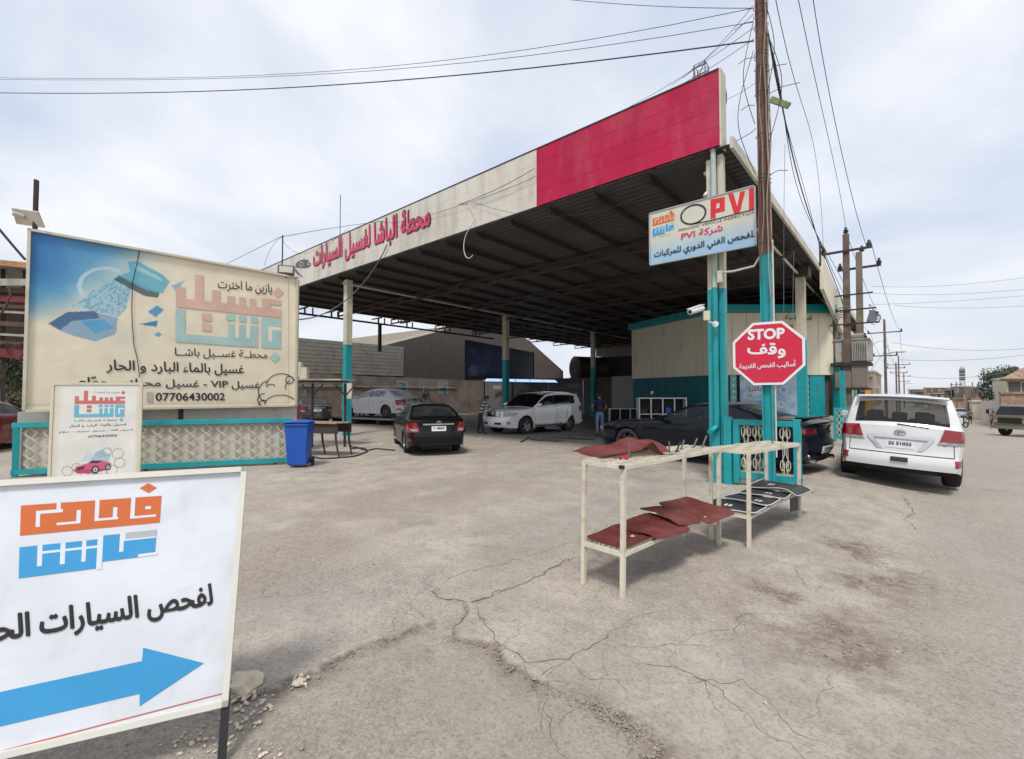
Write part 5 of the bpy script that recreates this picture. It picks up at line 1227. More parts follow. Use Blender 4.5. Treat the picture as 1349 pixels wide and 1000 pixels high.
a = D(460, 515, 15.6); MB().box(a, (.22, .16, .52), Matrix.Rotation(YAW, 3, 'Z')).build('meter_box', M_creamp, None, label='white meter box hanging beside the teal foot of the front column', cat='meter box')

# floodlights and rods on the billboard
fl1 = thing('floodlight', 'black framed floodlight on the right end of the billboard top', 'floodlight', D(377, 362, 12.9))
cF = D(377, 356, 12.7); rq = Matrix.Rotation(YAW+.35, 3, 'Z') @ Matrix.Rotation(-.25, 3, 'X')
MB().box(cF, (.42, .09, .26), rq).build('housing', M_black, fl1); MB().box(cF+rq @ Vector((0, -.05, 0)), (.34, .012, .19), rq).build('lens', mat('lamp_glass', (.42, .42, .38), .2), fl1); MB().bar(cF, cF-Vector((0, 0, .22)), .03).build('bracket', M_black, fl1)
fl2 = thing('floodlight_dish', 'white dish lamp tilted on the mast at the left end of the billboard', 'lamp', D(42, 300, 9.4))
cG = D(37, 287, 9.2); q_ = Matrix.Rotation(YAW, 3, 'Z') @ Matrix.Rotation(.55, 3, 'X') @ Matrix.Rotation(.15, 3, 'Y')
b = MB(); b.hull8([cG+q_ @ Vector(p) for p in ((-.27, -.02, -.16), (.27, -.02, -.16), (.27, .02, -.16), (-.27, .02, -.16), (-.25, -.02, .16), (.25, -.02, .16), (.25, .02, .16), (-.25, .02, .16))]); b.build('reflector', M_creamp, fl2, bevel=.01)
MB().tube([cG+q_ @ Vector((-.05, -.03, .02)), cG+q_ @ Vector((-.14, -.14, .1))], .045, 10).build('lamp_head', M_creamp, fl2)
MB().bb((-13.50, .60, 4.6), (-13.44, .68, 6.05)).bb((-13.43, .60, 5.0), (-13.40, .66, 6.05)).build('mast', M_steel, fl2); MB().bar(cG, (-13.45, .66, 5.35), .025).build('arm', M_steel, fl2)
ro = MB().tube([D(371, 362, 12.9), D(372, 340, 12.9), D(372.5, 310, 12.9)], .018, 6); ro.build('iron_rod', M_steel, None, label='thin iron rod carrying wires at the right end of the billboard top', cat='rod')
MB().tube([Vector((-17.0, 9.2, 7.8)), Vector((-17.0, 9.2, 9.6))], .016, 6).build('antenna_rod', M_steel, None, label='thin upright rod on the canopy fascia above its cream half', cat='rod')
# ------------------------------------------------------------------ cars: lofted body shells with real wheel arches, doors and glass
def smf(pts, k=.05):
    xs = [p[0] for p in pts]; zs = [p[1] for p in pts]
    def f(s):
        return sum(np.interp(s+d*k, xs, zs)*w for d, w in ((-1.5, .12), (-.75, .22), (0, .32), (.75, .22), (1.5, .12)))
    return f
nL, nG, nT = 9, 6, 7
def shell(sp):
    L_ = sp['L']; hw = sp['W']/2; top = smf(sp['top'], sp.get('k', .05)); belt = smf(sp['belt']); wid = smf(sp['wid'], .03); R_a = sp['arch']; wz = sp['R']
    S = set(round(s, 4) for s in np.arange(0, L_+.001, .11)); S |= {0, L_}
    for xw in sp['wheels']:
        for a in np.linspace(0, PI, 21): S.add(round(xw+R_a*math.cos(a), 4))
        S |= {round(xw-R_a-.004, 4), round(xw+R_a+.004, 4)}
    for q in sp['cuts']: S.add(round(q, 4))
    S = sorted(s for s in S if 0 <= s <= L_); S2 = [S[0]]
    keep = set(round(q, 4) for q in sp['cuts'])
    for s in S[1:]:
        if s-S2[-1] < .0035 and s not in keep: continue
        S2.append(s)
    if S2[-1] != L_: S2.append(L_)
    S = S2; secs = []
    for s in S:
        zb = np.interp(s, [p[0] for p in sp['bot']], [p[1] for p in sp['bot']]); zb0 = zb
        for xw in sp['wheels']:
            d = abs(s-xw)
            if d <= R_a+.0005: zb = max(zb, wz+math.sqrt(max(0, R_a**2-d*d)))
        be = belt(s); tp = max(top(s), be+.03); w = hw*wid(s)
        crown = sp.get('crown', .05)*min(1, (tp-be)/.3+.4); te = max(tp-crown, be+.012)
        row = []
        for j in range(nL+1):
            t = j/nL; z = zb+(be-zb)*t; tt = (z-zb0)/(be-zb0)
            y = w*(1-.045*(1-tt)**2*(1 if zb0 < .6 else 0)-.03*max(0, tt-.55)**1.5/.45**1.5-sp.get('waist', .012)*math.exp(-((tt-.38)/.16)**2)+.008*math.exp(-((tt-.78)/.08)**2))
            if zb > zb0+.02: y += .012*max(0, 1-t*4)*0+.012*(1-t)
            row.append((y, z))
        yb = row[-1][0]-.012; yr = yb-max(0, te-be)*sp['tumble']-.02
        for j in range(1, nG+1):
            t = j/nG; row.append((yb+(yr-yb)*(t**1.15), be+.012+(te-be-.012)*t))
        for j in range(1, nT+1):
            t = j/nT; row.append((yr*(1-t), te+(tp-te)*(1-(1-t)**2)))
        secs.append(row)
    def warp(s, y, z):
        ff = sp['fbow']*max(0, 1-s/(L_*.45))**1.3; rf = sp['rbow']*max(0, 1-(L_-s)/(L_*.42))**1.3
        k = 1-(min(1, abs(y)/hw))**2
        s2 = s-ff*k+rf*k
        s2 += np.interp(z, [p[0] for p in sp['fprof']], [p[1] for p in sp['fprof']])*max(0, 1-s/.55)**2
        s2 -= np.interp(z, [p[0] for p in sp['rprof']], [p[1] for p in sp['rprof']])*max(0, 1-(L_-s)/.45)**2
        return Vector((L_/2-s2, y, z))
    # quads with categories
    Q = []
    nr = nL+nG+nT
    for i in range(len(S)-1):
        sm_ = (S[i]+S[i+1])/2
        for j in range(nr):
            for sg in (1, -1):
                p = [warp(S[i], sg*secs[i][j][0], secs[i][j][1]), warp(S[i+1], sg*secs[i+1][j][0], secs[i+1][j][1]), warp(S[i+1], sg*secs[i+1][j+1][0], secs[i+1][j+1][1]), warp(S[i], sg*secs[i][j+1][0], secs[i][j+1][1])]
                if sg > 0: p = [p[0], p[3], p[2], p[1]]
                cat = 'body'; gh = top(sm_)-belt(sm_)
                if j >= nL+nG:
                    jj = j-nL-nG
                    if sp['ws'][0] < sm_ < sp['ws'][1] and jj >= 0 and (jj > 0 or True): cat = 'windscreen'
                    elif sp['rg'][0] < sm_ < sp['rg'][1]: cat = 'rear_window' if jj > 0 else 'body'
                elif nL <= j < nL+nG:
                    for k, (a, c) in enumerate(sp['panes']):
                        if a < sm_ < c and nL < j < nL+nG-1 and gh > .16: cat = 'pane%d' % k
                    for a, c in sp.get('pillars', []):
                        if a < sm_ < c and nL < j < nL+nG-1 and gh > .16: cat = 'pillar'
                for k, (a, c) in enumerate(sp['doors']):
                    if a < sm_ < c and 1 <= j < nL+nG-0: cat = ('door%d' % k)+('/'+cat if cat.startswith('pane') else '/pillar' if cat == 'pillar' else '')
                Q.append((p, cat, sg))
    # end caps
    cs = [-1+2*i/(2*nT) for i in range(2*nT+1)]
    for si, flip in ((0, False), (len(S)-1, True)):
        s = S[si]; rows = []
        for j in range(nL+nG+1):
            y, z = secs[si][j]
            if j == nL+nG: rr_ = [warp(s, y*c, z+(secs[si][-1][1]-z)*(1-c*c)) for c in cs]
            else: rr_ = [warp(s, y*c, z) for c in cs]
            rows.append(rr_)
        for a in range(len(rows)-1):
            for k in range(2*nT):
                p = [rows[a][k], rows[a][k+1], rows[a+1][k+1], rows[a+1][k]]
                if flip: p = p[::-1]
                Q.append((p, 'body', 1))
    return Q
def quads_mb(qs):
    b = MB(); idx = {}
    for p in qs:
        f = []
        for v in p:
            k = (round(v.x, 4), round(v.y, 4), round(v.z, 4))
            if k not in idx: idx[k] = len(b.v); b.v.append(v)
            if not f or f[-1] != idx[k]: f.append(idx[k])
        if len(f) > 2 and f[0] == f[-1]: f = f[:-1]
        if len(set(f)) == len(f) and len(f) > 2: b.f.append(tuple(f)); b.m.append(0); b.sm.append(True)
    return b
def wheel_parts(sp, parent, x, y, side, proto):
    R = sp['R']; rr_ = sp['rim']; w = sp.get('tw', .235)
    if proto.get('tyre') is None:
        wl = thing('wheel', None, None); wl.parent = parent; h = w/2
        b = MB(); b.lathe([(-h*.75, rr_*.97), (-h, rr_+.02), (-h*1.02, R*.86), (-h*.86, R*.97), (-h*.5, R), (h*.5, R), (h*.86, R*.97), (h*1.02, R*.86), (h, rr_+.02), (h*.75, rr_*.97)], (0, 0, 0), 'y', 36).build('tyre', M_rubber, wl, local=True)
        b = MB(); b.lathe([(h*.80, rr_), (h*.86, rr_*.985), (h*.80, rr_*.93), (h*.2, rr_*.88), (-h*.7, rr_*.9)], (0, 0, 0), 'y', 36)
        ns = sp.get('spokes', 5)
        for k in range(ns):
            a = 2*PI*k/ns; d = Vector((math.cos(a), 0, math.sin(a))); t = Vector((-math.sin(a), 0, math.cos(a)))
            r0, r1, w0, w1 = .04, rr_*.95, rr_*.15, rr_*.20 if ns < 7 else rr_*.11
            for sgn in ((-1, 1) if sp.get('twin') else (0,)):
                o_ = t*(sgn*rr_*.11); A_ = [d*r0+t*w0*(.5 if sgn else 1)*i+o_*.4+Vector((0, q, 0)) for i in (-1, 1) for q in (h*.5, h*.70)]; B_ = [d*r1+t*w1*(.42 if sgn else .75)*i+o_*1.5+Vector((0, q, 0)) for i in (-1, 1) for q in (h*.55, h*.82)]
                b.hull8([A_[0], A_[2], B_[2], B_[0], A_[1], A_[3], B_[3], B_[1]])
        b.lathe([(h*.45, 0.001), (h*.45, rr_*.24), (h*.76, rr_*.20), (h*.80, 0.001)], (0, 0, 0), 'y', 18)
        b.build('rim', sp.get('rimmat', M_alloy), wl, local=True)
        MB().lathe([(h*.1, .02), (h*.1, rr_*.72), (h*.16, rr_*.72), (h*.16, .02)], (0, 0, 0), 'y', 24).build('brake_disc', M_steel, wl, local=True)
        proto['tyre'] = wl
    else: wl = copy_tree(proto['tyre'], parent)
    wl.location = (x, y, R); wl.rotation_euler = (0, random.random()*2, 0 if side > 0 else PI)
    return wl
def car(name, label, cat_, sp, loc, heading, paint, gl=None, scale=1.0, roll=0.0, group=None, open_doors=None, dark_in=True):
    root = thing(name, label, cat_, group=group); L_ = sp['L']; W_ = sp['W']; gl = gl or G_tint
    Q = shell(sp); cats = {}
    for p, c, sg in Q: cats.setdefault((c, sg if c.startswith(('door', 'pane', 'pillar')) else 0), []).append(p)
    allv = quads_mb([p for p, c, sg in Q]); bvh = BVHTree.FromPolygons(allv.v, allv.f)
    for (c, sg), qs in cats.items():
        if c == 'body': quads_mb(qs).build('body', paint, root, local=True, sharp=42)
        elif c in ('windscreen', 'rear_window'): quads_mb(qs).build(c, gl, root, local=True, sharp=60)
        elif c.startswith('pane'): quads_mb(qs).build('side_window', gl, root, local=True)
        elif c == 'pillar': quads_mb(qs).build('pillar', M_black, root, local=True)
    doors = {}
    for k, (a, c2) in enumerate(sp['doors']):
        for sg in (1, -1):
            key = ('door%d' % k, sg)
            if key not in cats: continue
            hinge = Vector((L_/2-a, sg*W_/2*.97, 0)); op = (open_doors or {}).get((k, sg), 0)
            b = quads_mb(cats[key]); b.v = [v-hinge for v in b.v]; d = b.build('door', paint, root, local=True, sharp=42)
            if op:      # an opened door shows its thickness: give it an inner panel
                sol = d.modifiers.new('thickness', 'SOLIDIFY'); sol.thickness = .07; sol.offset = -1 if sg > 0 else 1; sol.offset = -1
            d.location = hinge; d.rotation_euler = (0, 0, -sg*op); doors[(k, sg)] = d
            for c3 in list(cats):
                if c3[0].startswith('door%d/' % k) and c3[1] == sg:
                    b = quads_mb(cats[c3]); b.v = [v-hinge for v in b.v]; b.build('side_window' if 'pane' in c3[0] else 'pillar', gl if 'pane' in c3[0] else M_black, d, local=True)
    def cast(o, d):
        h, n_, i_, t_ = bvh.ray_cast(Vector(o), Vector(d)); return h
    def patch(corners, d, m, nm='trim', off=.010, n=(8, 5), parent=None, hinge=None):
        d = Vector(d).normalized(); u = Vector((-d.y, d.x, 0)).normalized(); pv_ = Vector(((-1 if d.x > 0 else 1)*(L_/2-.12), 0, 0)); P = [[None]*n[0] for _ in range(n[1])]; last = None
        (a0, b0), (a1, b1), (a2, b2), (a3, b3) = corners
        for j in range(n[1]):
            for i in range(n[0]):
                s, t = i/(n[0]-1), j/(n[1]-1); a = (a0*(1-s)+a1*s)*(1-t)+(a3*(1-s)+a2*s)*t; z = (b0*(1-s)+b1*s)*(1-t)+(b3*(1-s)+b2*s)*t
                o = pv_+u*a+Vector((0, 0, z))-d*6; h = cast(o, d); P[j][i] = (h-d*off) if h else None
        if any(x is None for r in P for x in r):
            good = [x for r in P for x in r if x is not None]
            if not good: return None
            for j in range(n[1]):
                for i in range(n[0]):
                    if P[j][i] is None:
                        s, t = i/(n[0]-1), j/(n[1]-1); a = (a0*(1-s)+a1*s)*(1-t)+(a3*(1-s)+a2*s)*t; z = (b0*(1-s)+b1*s)*(1-t)+(b3*(1-s)+b2*s)*t
                        w_ = pv_+u*a+Vector((0, 0, z)); g = min(good, key=lambda q: (q-w_-d*(q-w_).dot(d)).length); P[j][i] = w_+d*(g-w_).dot(d)
        if hinge: P = [[p-hinge for p in r] for r in P]
        b = MB(); flip = (P[0][1]-P[0][0]).cross(P[1][0]-P[0][0]).dot(d) > 0
        b.grid(P, 0, True, flip)
        ring = P[0]+[r[-1] for r in P[1:]]+P[-1][-2::-1]+[r[0] for r in P[-2:0:-1]]; k = len(ring)
        b.add(ring+[p+d*(off+.01) for p in ring], [(i, k+i, k+(i+1) % k, (i+1) % k) if not flip else (i, (i+1) % k, k+(i+1) % k, k+i) for i in range(k)], 0, False)
        return b.build(nm, m, parent or root, local=True, sharp=50)
    REAR, FRONT = (1, 0, 0), (-1, 0, 0)      # ray directions; a-coordinate: for REAR a=+y, FRONT a=-y
    api = dict(root=root, patch=patch, cast=cast, doors=doors, REAR=REAR, FRONT=FRONT, bvh=bvh)
    # wheel wells, floor, cabin
    ub = MB()
    for xw in sp['wheels']:
        xl_ = L_/2-xw
        for sg in (1, -1):
            ra = sp['arch']+.004; y0 = sg*(W_/2*.93); y1 = sg*(W_/2-.42); pts = [(xl_+ra*math.cos(t), sp['R']+ra*math.sin(t)) for t in np.linspace(-.35, PI+.35, 16)]
            ub.grid([[Vector((x, y0, z)) for x, z in pts], [Vector((x, y1, z)) for x, z in pts]], 0, True); ub.add([Vector((x, y1, z)) for x, z in pts], [tuple(range(len(pts)))], 0)
    zb = max(p[1] for p in sp['bot'][1:-1])
    ub.bb((-L_/2+.12, -W_/2+.42, zb-.02), (L_/2-.12, W_/2-.42, zb+.18)); x0_, x1_ = L_/2-sp['wheels'][0]-sp['arch']-.02, L_/2-sp['wheels'][1]+sp['arch']+.02
    ub.bb((x1_, -W_/2+.10, zb-.005), (x0_, W_/2-.10, zb+.14))
    ub.build('underbody', M_dark, root, local=True)
    ws0, rg1 = sp['ws'][0], sp['rg'][1]; be = float(smf(sp['belt'])((ws0+rg1)/2))
    MB().bb((L_/2-ws0-.42, -W_/2+.16, be-.22), (L_/2-ws0-.05, W_/2-.16, be-.03)).build('dashboard', M_black, root, local=True)
    seats = sp['seats']; zt_ = be+.16
    for xs_, ys_ in seats:
        b = MB(); b.box((L_/2-xs_, ys_, be-.25), (.13, .46, .75), Matrix.Rotation(.16, 3, 'Y')); b.box((L_/2-xs_-.06, ys_, zt_+.03), (.09, .27, .19), Matrix.Rotation(.12, 3, 'Y')); b.build('seat', sp.get('seatmat', M_seat), root, local=True, bevel=.04)
    MB().tube([(L_/2-ws0-.52+.05*math.cos(t), W_/4+.18*math.sin(t), be-.02+.17*math.cos(t)) for t in np.linspace(0, 2*PI, 18)], .013, 6).build('steering_wheel', M_black, root, local=True)
    MB().tube([(L_/2-sp['ws'][1]-.05, -.1, max(p[1] for p in sp['top'])-.10), (L_/2-sp['ws'][1]-.05, .1, max(p[1] for p in sp['top'])-.10)], .028, 6).build('inner_mirror', M_black, root, local=True)
    proto = {}
    for xw in sp['wheels']:
        for sg in (1, -1): wheel_parts(sp, root, L_/2-xw, sg*(W_/2-.135), sg, proto)
    # mirrors, handles
    mx_, mz = L_/2-sp['mirror'], be+sp.get('mz', .06)
    for sg in (1, -1):
        b = MB(); c = Vector((mx_, sg*(W_/2+.085), mz)); b.hull8([c+Vector(p) for p in ((-.05, -.10, -.07), (.09, -.07, -.05), (.09, .08, -.05), (-.05, .11, -.07), (-.05, -.10, .08), (.06, -.07, .06), (.06, .08, .06), (-.05, .11, .09))]); b.bar(c-Vector((0, sg*.08, .04)), c-Vector((0, sg*.17, .07)), .05, .04); b.build('wing_mirror', paint if sp.get('mirpaint', True) else M_black, root, local=True, bevel=.022)
    for k, (a, c2) in enumerate(sp['doors']):
        for sg in (1, -1):
            if (k, sg) not in doors: continue
            d = doors[(k, sg)]; xh = L_/2-c2+.17; zh = be-.13; h = cast((xh, sg*4, zh), (0, -sg, 0))
            if h:
                h = h-d.location; MB().tube([h+Vector((-.09, sg*.005, 0)), h+Vector((-.07, sg*.035, 0)), h+Vector((.07, sg*.035, 0)), h+Vector((.09, sg*.005, 0))], .012, 6).build('handle', sp.get('handlemat', paint), d, local=True)
            # gap around the door
            if not (open_doors or {}).get((k, sg)):
                g = MB(); bel = float(smf(sp['belt'])(a))
                for xx in ((L_/2-a, L_/2-c2) if k == len(sp['doors'])-1 else (L_/2-a,)):
                    pts = []
                    for zz in np.linspace(sp['bot'][1][1]+.11, bel-.01, 12):
                        h2 = cast((xx, sg*4, zz), (0, -sg, 0))
                        if h2 and abs(h2.y) > W_/2*.8: pts.append(h2)
                    if len(pts) > 2: g.grid([[p+Vector((-.004, sg*.0025, 0)) for p in pts], [p+Vector((.004, sg*.0025, 0)) for p in pts]], 0, False, sg < 0)
                if g.v: g.build('door_gap', M_dark, root, local=True)
    root.location = loc; root.rotation_euler = (roll, 0, heading); root.scale = (scale,)*3
    return api
def mirror_patch(api, corners, side_dir, m, nm, **kw):
    """same lamp on both sides; corners given for the left (+y) side with REAR axis a=+y"""
    api['patch'](corners, side_dir, m, nm, **kw)
def both(api, corners, base, ang, m, nm, **kw):
    """patch on the left and its mirror on the right; base 1 = seen from behind, -1 = seen from ahead; ang turns the view to wrap the corner"""
    dR = Vector((base*math.cos(ang), -math.sin(ang), 0))       # looks at the left-hand corner
    api['patch'](corners, dR, m, nm, **kw)
    dM = Vector((dR.x, -dR.y, 0)); api['patch']([(-a, z) for a, z in corners], dM, m, nm, **kw)
def paint_mat(name, col, rough=.22, flake=0.0, dust=.15, var=.04):
    dk = max(col) < .05; m = mat(name, col, rough, metal=flake, var=var, scale=2, dirt=(.34, .30, .25), dirt_amt=dust, dirt_scale=1.2, coat=.42 if dk else .8, spec=.15 if dk else .5); return m
M_wpaint = paint_mat('pearl_white_paint', (.67, .675, .665), .3, dust=.05); M_bpaint = mat('dusty_black_paint', (.005, .005, .006), .3, var=.05, coat=.3, spec=.2)
M_navy = paint_mat('navy_black_paint', (.005, .0068, .014), .18, dust=-.3); M_dgrey = paint_mat('graphite_paint', (.045, .045, .045), .3, dust=.15)
SUV = dict(L=4.95, W=1.97, R=.39, rim=.235, arch=.455, wheels=(.92, 3.77), tumble=.26, crown=.07, k=.05, waist=.02, spokes=5, twin=True, tw=.27,
    top=[(0, .98), (.06, 1.07), (.3, 1.11), (1.0, 1.15), (1.35, 1.18), (2.08, 1.76), (2.3, 1.83), (3.1, 1.87), (4.2, 1.85), (4.60, 1.80), (4.82, 1.40), (4.89, 1.24), (4.95, 1.20)],
    belt=[(0, .96), (.3, 1.03), (1.3, 1.12), (3, 1.17), (4.6, 1.20), (4.95, 1.19)], wid=[(0, .80), (.10, .90), (.3, .965), (.8, 1.0), (4.2, 1.0), (4.75, .965), (4.88, .93), (4.95, .88)],
    bot=[(0, .34), (.3, .31), (4.6, .33), (4.95, .42)], fbow=.22, rbow=.13, fprof=[(.3, .10), (.42, .0), (.62, .0), (.72, .06), (1.0, .09), (1.2, .2)], rprof=[(.3, .14), (.42, .02), (.50, .0), (.66, .0), (.69, .07), (1.0, .09), (1.3, .13)],
    ws=(1.38, 2.12), rg=(4.63, 4.87), panes=[(1.62, 2.50), (2.58, 3.45), (3.52, 4.28)], pillars=[(2.50, 2.58), (3.45, 3.52)], doors=[(1.45, 2.54), (2.54, 3.48)],
    cuts=[1.38, 2.12, 4.63, 4.87, 1.62, 2.50, 2.58, 3.45, 3.52, 4.28, 1.45, 2.54, 3.48, 4.7, 4.8, 4.91, .03, .07, 4.93], mirror=1.62, mz=.10, seats=[(2.45, .42), (2.45, -.42), (3.35, .45), (3.35, 0), (3.35, -.45)])
SEDAN = dict(L=4.37, W=1.70, R=.31, rim=.19, arch=.355, wheels=(.83, 3.40), tumble=.56, crown=.055, waist=.015, spokes=7, tw=.2,
    top=[(0, .62), (.08, .72), (.45, .82), (1.05, .92), (1.2, .96), (1.95, 1.37), (2.2, 1.44), (2.65, 1.46), (3.15, 1.42), (3.35, 1.36), (3.93, 1.07), (4.05, 1.05), (4.25, 1.03), (4.34, .98), (4.37, .95)],
    belt=[(0, .60), (.35, .74), (1.2, .90), (3.0, .95), (3.9, .99), (4.3, .96), (4.37, .92)], wid=[(0, .74), (.08, .84), (.25, .93), (.7, 1.0), (3.6, 1.0), (4.1, .96), (4.28, .90), (4.37, .80)],
    bot=[(0, .26), (.3, .20), (4.0, .21), (4.37, .30)], fbow=.24, rbow=.16, fprof=[(.2, .10), (.35, .0), (.5, .0), (.7, .10), (.9, .25)], rprof=[(.2, .14), (.34, .02), (.58, .0), (.66, .05), (.85, .07), (1.0, .03)],
    ws=(1.22, 1.98), rg=(3.36, 3.90), panes=[(1.45, 2.30), (2.36, 3.22)], pillars=[(2.30, 2.36)], doors=[(1.25, 2.33), (2.33, 3.20)],
    cuts=[1.22, 1.98, 3.36, 3.90, 1.45, 2.30, 2.36, 3.22, 1.25, 2.33, 3.20, .03, 4.31], mirror=1.5, seats=[(2.2, .36), (2.2, -.36), (3.05, .36), (3.05, -.36)])
COUPE = dict(L=5.06, W=1.92, R=.36, rim=.26, arch=.405, wheels=(.98, 3.93), tumble=.45, crown=.05, waist=.03, spokes=5, twin=True, tw=.25, rimmat=M_black,
    top=[(0, .68), (.05, .80), (.4, .90), (1.5, .98), (1.72, 1.0), (2.45, 1.34), (2.7, 1.41), (3.15, 1.44), (3.55, 1.40), (4.42, 1.13), (4.6, 1.12), (4.95, 1.12), (5.02, 1.09), (5.06, 1.03)],
    belt=[(0, .66), (.1, .78), (.4, .86), (1.7, .94), (2.9, .97), (3.6, 1.03), (4.4, 1.05), (4.9, 1.04), (5.06, .99)], wid=[(0, .80), (.06, .89), (.3, .97), (.8, 1.0), (2.3, .975), (3.6, 1.0), (4.6, .99), (4.9, .95), (5.0, .91), (5.06, .86)],
    bot=[(0, .28), (.3, .20), (4.7, .22), (5.06, .30)], fbow=.12, rbow=.14, fprof=[(.2, .12), (.35, .02), (.5, .05), (.72, .0), (.85, .0)], rprof=[(.2, .20), (.45, .02), (.62, .0), (.68, .06), (.96, .08), (1.02, .0), (1.15, -.02)],
    ws=(1.74, 2.50), rg=(3.58, 4.38), panes=[(1.98, 3.05), (3.14, 3.62)], pillars=[(3.05, 3.14)], doors=[(1.78, 3.10)],
    cuts=[1.74, 2.5, 3.58, 4.38, 1.98, 3.05, 3.14, 3.62, 1.78, 3.10, .03, 5.0], mirror=2.05, mz=.04, seats=[(2.85, .40), (2.85, -.40), (3.5, .38), (3.5, -.38)])
def plate(api, y0, y1, z0, z1, d, off=.02, txt=None):
    p = api['patch']([(y0, z0), (y1, z0), (y1, z1), (y0, z1)], d, M_plate, 'number_plate', off=off, n=(3, 3))
    if p and txt:
        c = sum((Vector(v.co) for v in p.data.vertices), Vector())/len(p.data.vertices); d = Vector(d); u = Vector((0, -1, 0)) if d.x > 0 else Vector((0, 1, 0))
        xx = min((v.co.x for v in p.data.vertices)) if d.x > 0 else max((v.co.x for v in p.data.vertices))
        w = abs(y1-y0)*.78; h = abs(z1-z0)*.42; vs, fs = text_mesh(txt, .03); A = Vector((xx-d.x*.004, c.y, c.z))-u*w/2-Vector((0, 0, h*.2))
        MB().add([A+u*w*a+Vector((0, 0, h*b_)) for a, b_, w_ in vs], fs).build('plate_number', M_ink, p, local=True)
    return p
def emblem_ovals(api, d, z, w, h, m=M_chrome):
    """three interlocked chrome ovals"""
    o = Vector((0, 0, z))-Vector(d)*6; hpt = api['cast'](o, Vector(d))
    if not hpt: return
    hpt = hpt-Vector(d)*.014; b = MB()
    for rx, rz, dz in ((w/2, h/2, 0), (w*.17, h/2*.95, 0), (w*.36, h*.20, h*.25)):
        b.tube([hpt+Vector((0, rx*math.cos(t), dz+rz*math.sin(t))) for t in np.linspace(0, 2*PI, 22)[:-1]], .007, 5, closed=True)
    b.build('emblem', m, api['root'], local=True)
def emblem_h(api, d, z, w, h):
    hpt = api['cast'](Vector((0, 0, z))-Vector(d)*6, Vector(d))
    if not hpt: return
    hpt = hpt-Vector(d)*.012; b = MB(); b.tube([hpt+Vector((0, w/2*math.cos(t), h/2*math.sin(t))) for t in np.linspace(0, 2*PI, 22)[:-1]], .006, 5, closed=True)
    for s in (-1, 1): b.bar(hpt+Vector((0, s*w*.18-.012, -h*.33)), hpt+Vector((0, s*w*.18+.012, h*.33)), .012)
    b.bar(hpt+Vector((0, -w*.18, -.008)), hpt+Vector((0, w*.18, .008)), .01); b.build('emblem', M_chrome, api['root'], local=True)
def wiper(api, y0, y1, z0, z1):
    a = api['cast']((-6, y0, z0), (1, 0, 0)); c = api['cast']((-6, y1, z1), (1, 0, 0))
    if a and c: MB().bar(a-Vector((.02, 0, 0)), c-Vector((.02, 0, 0)), .02, .015).build('rear_wiper', M_black, api['root'], local=True)
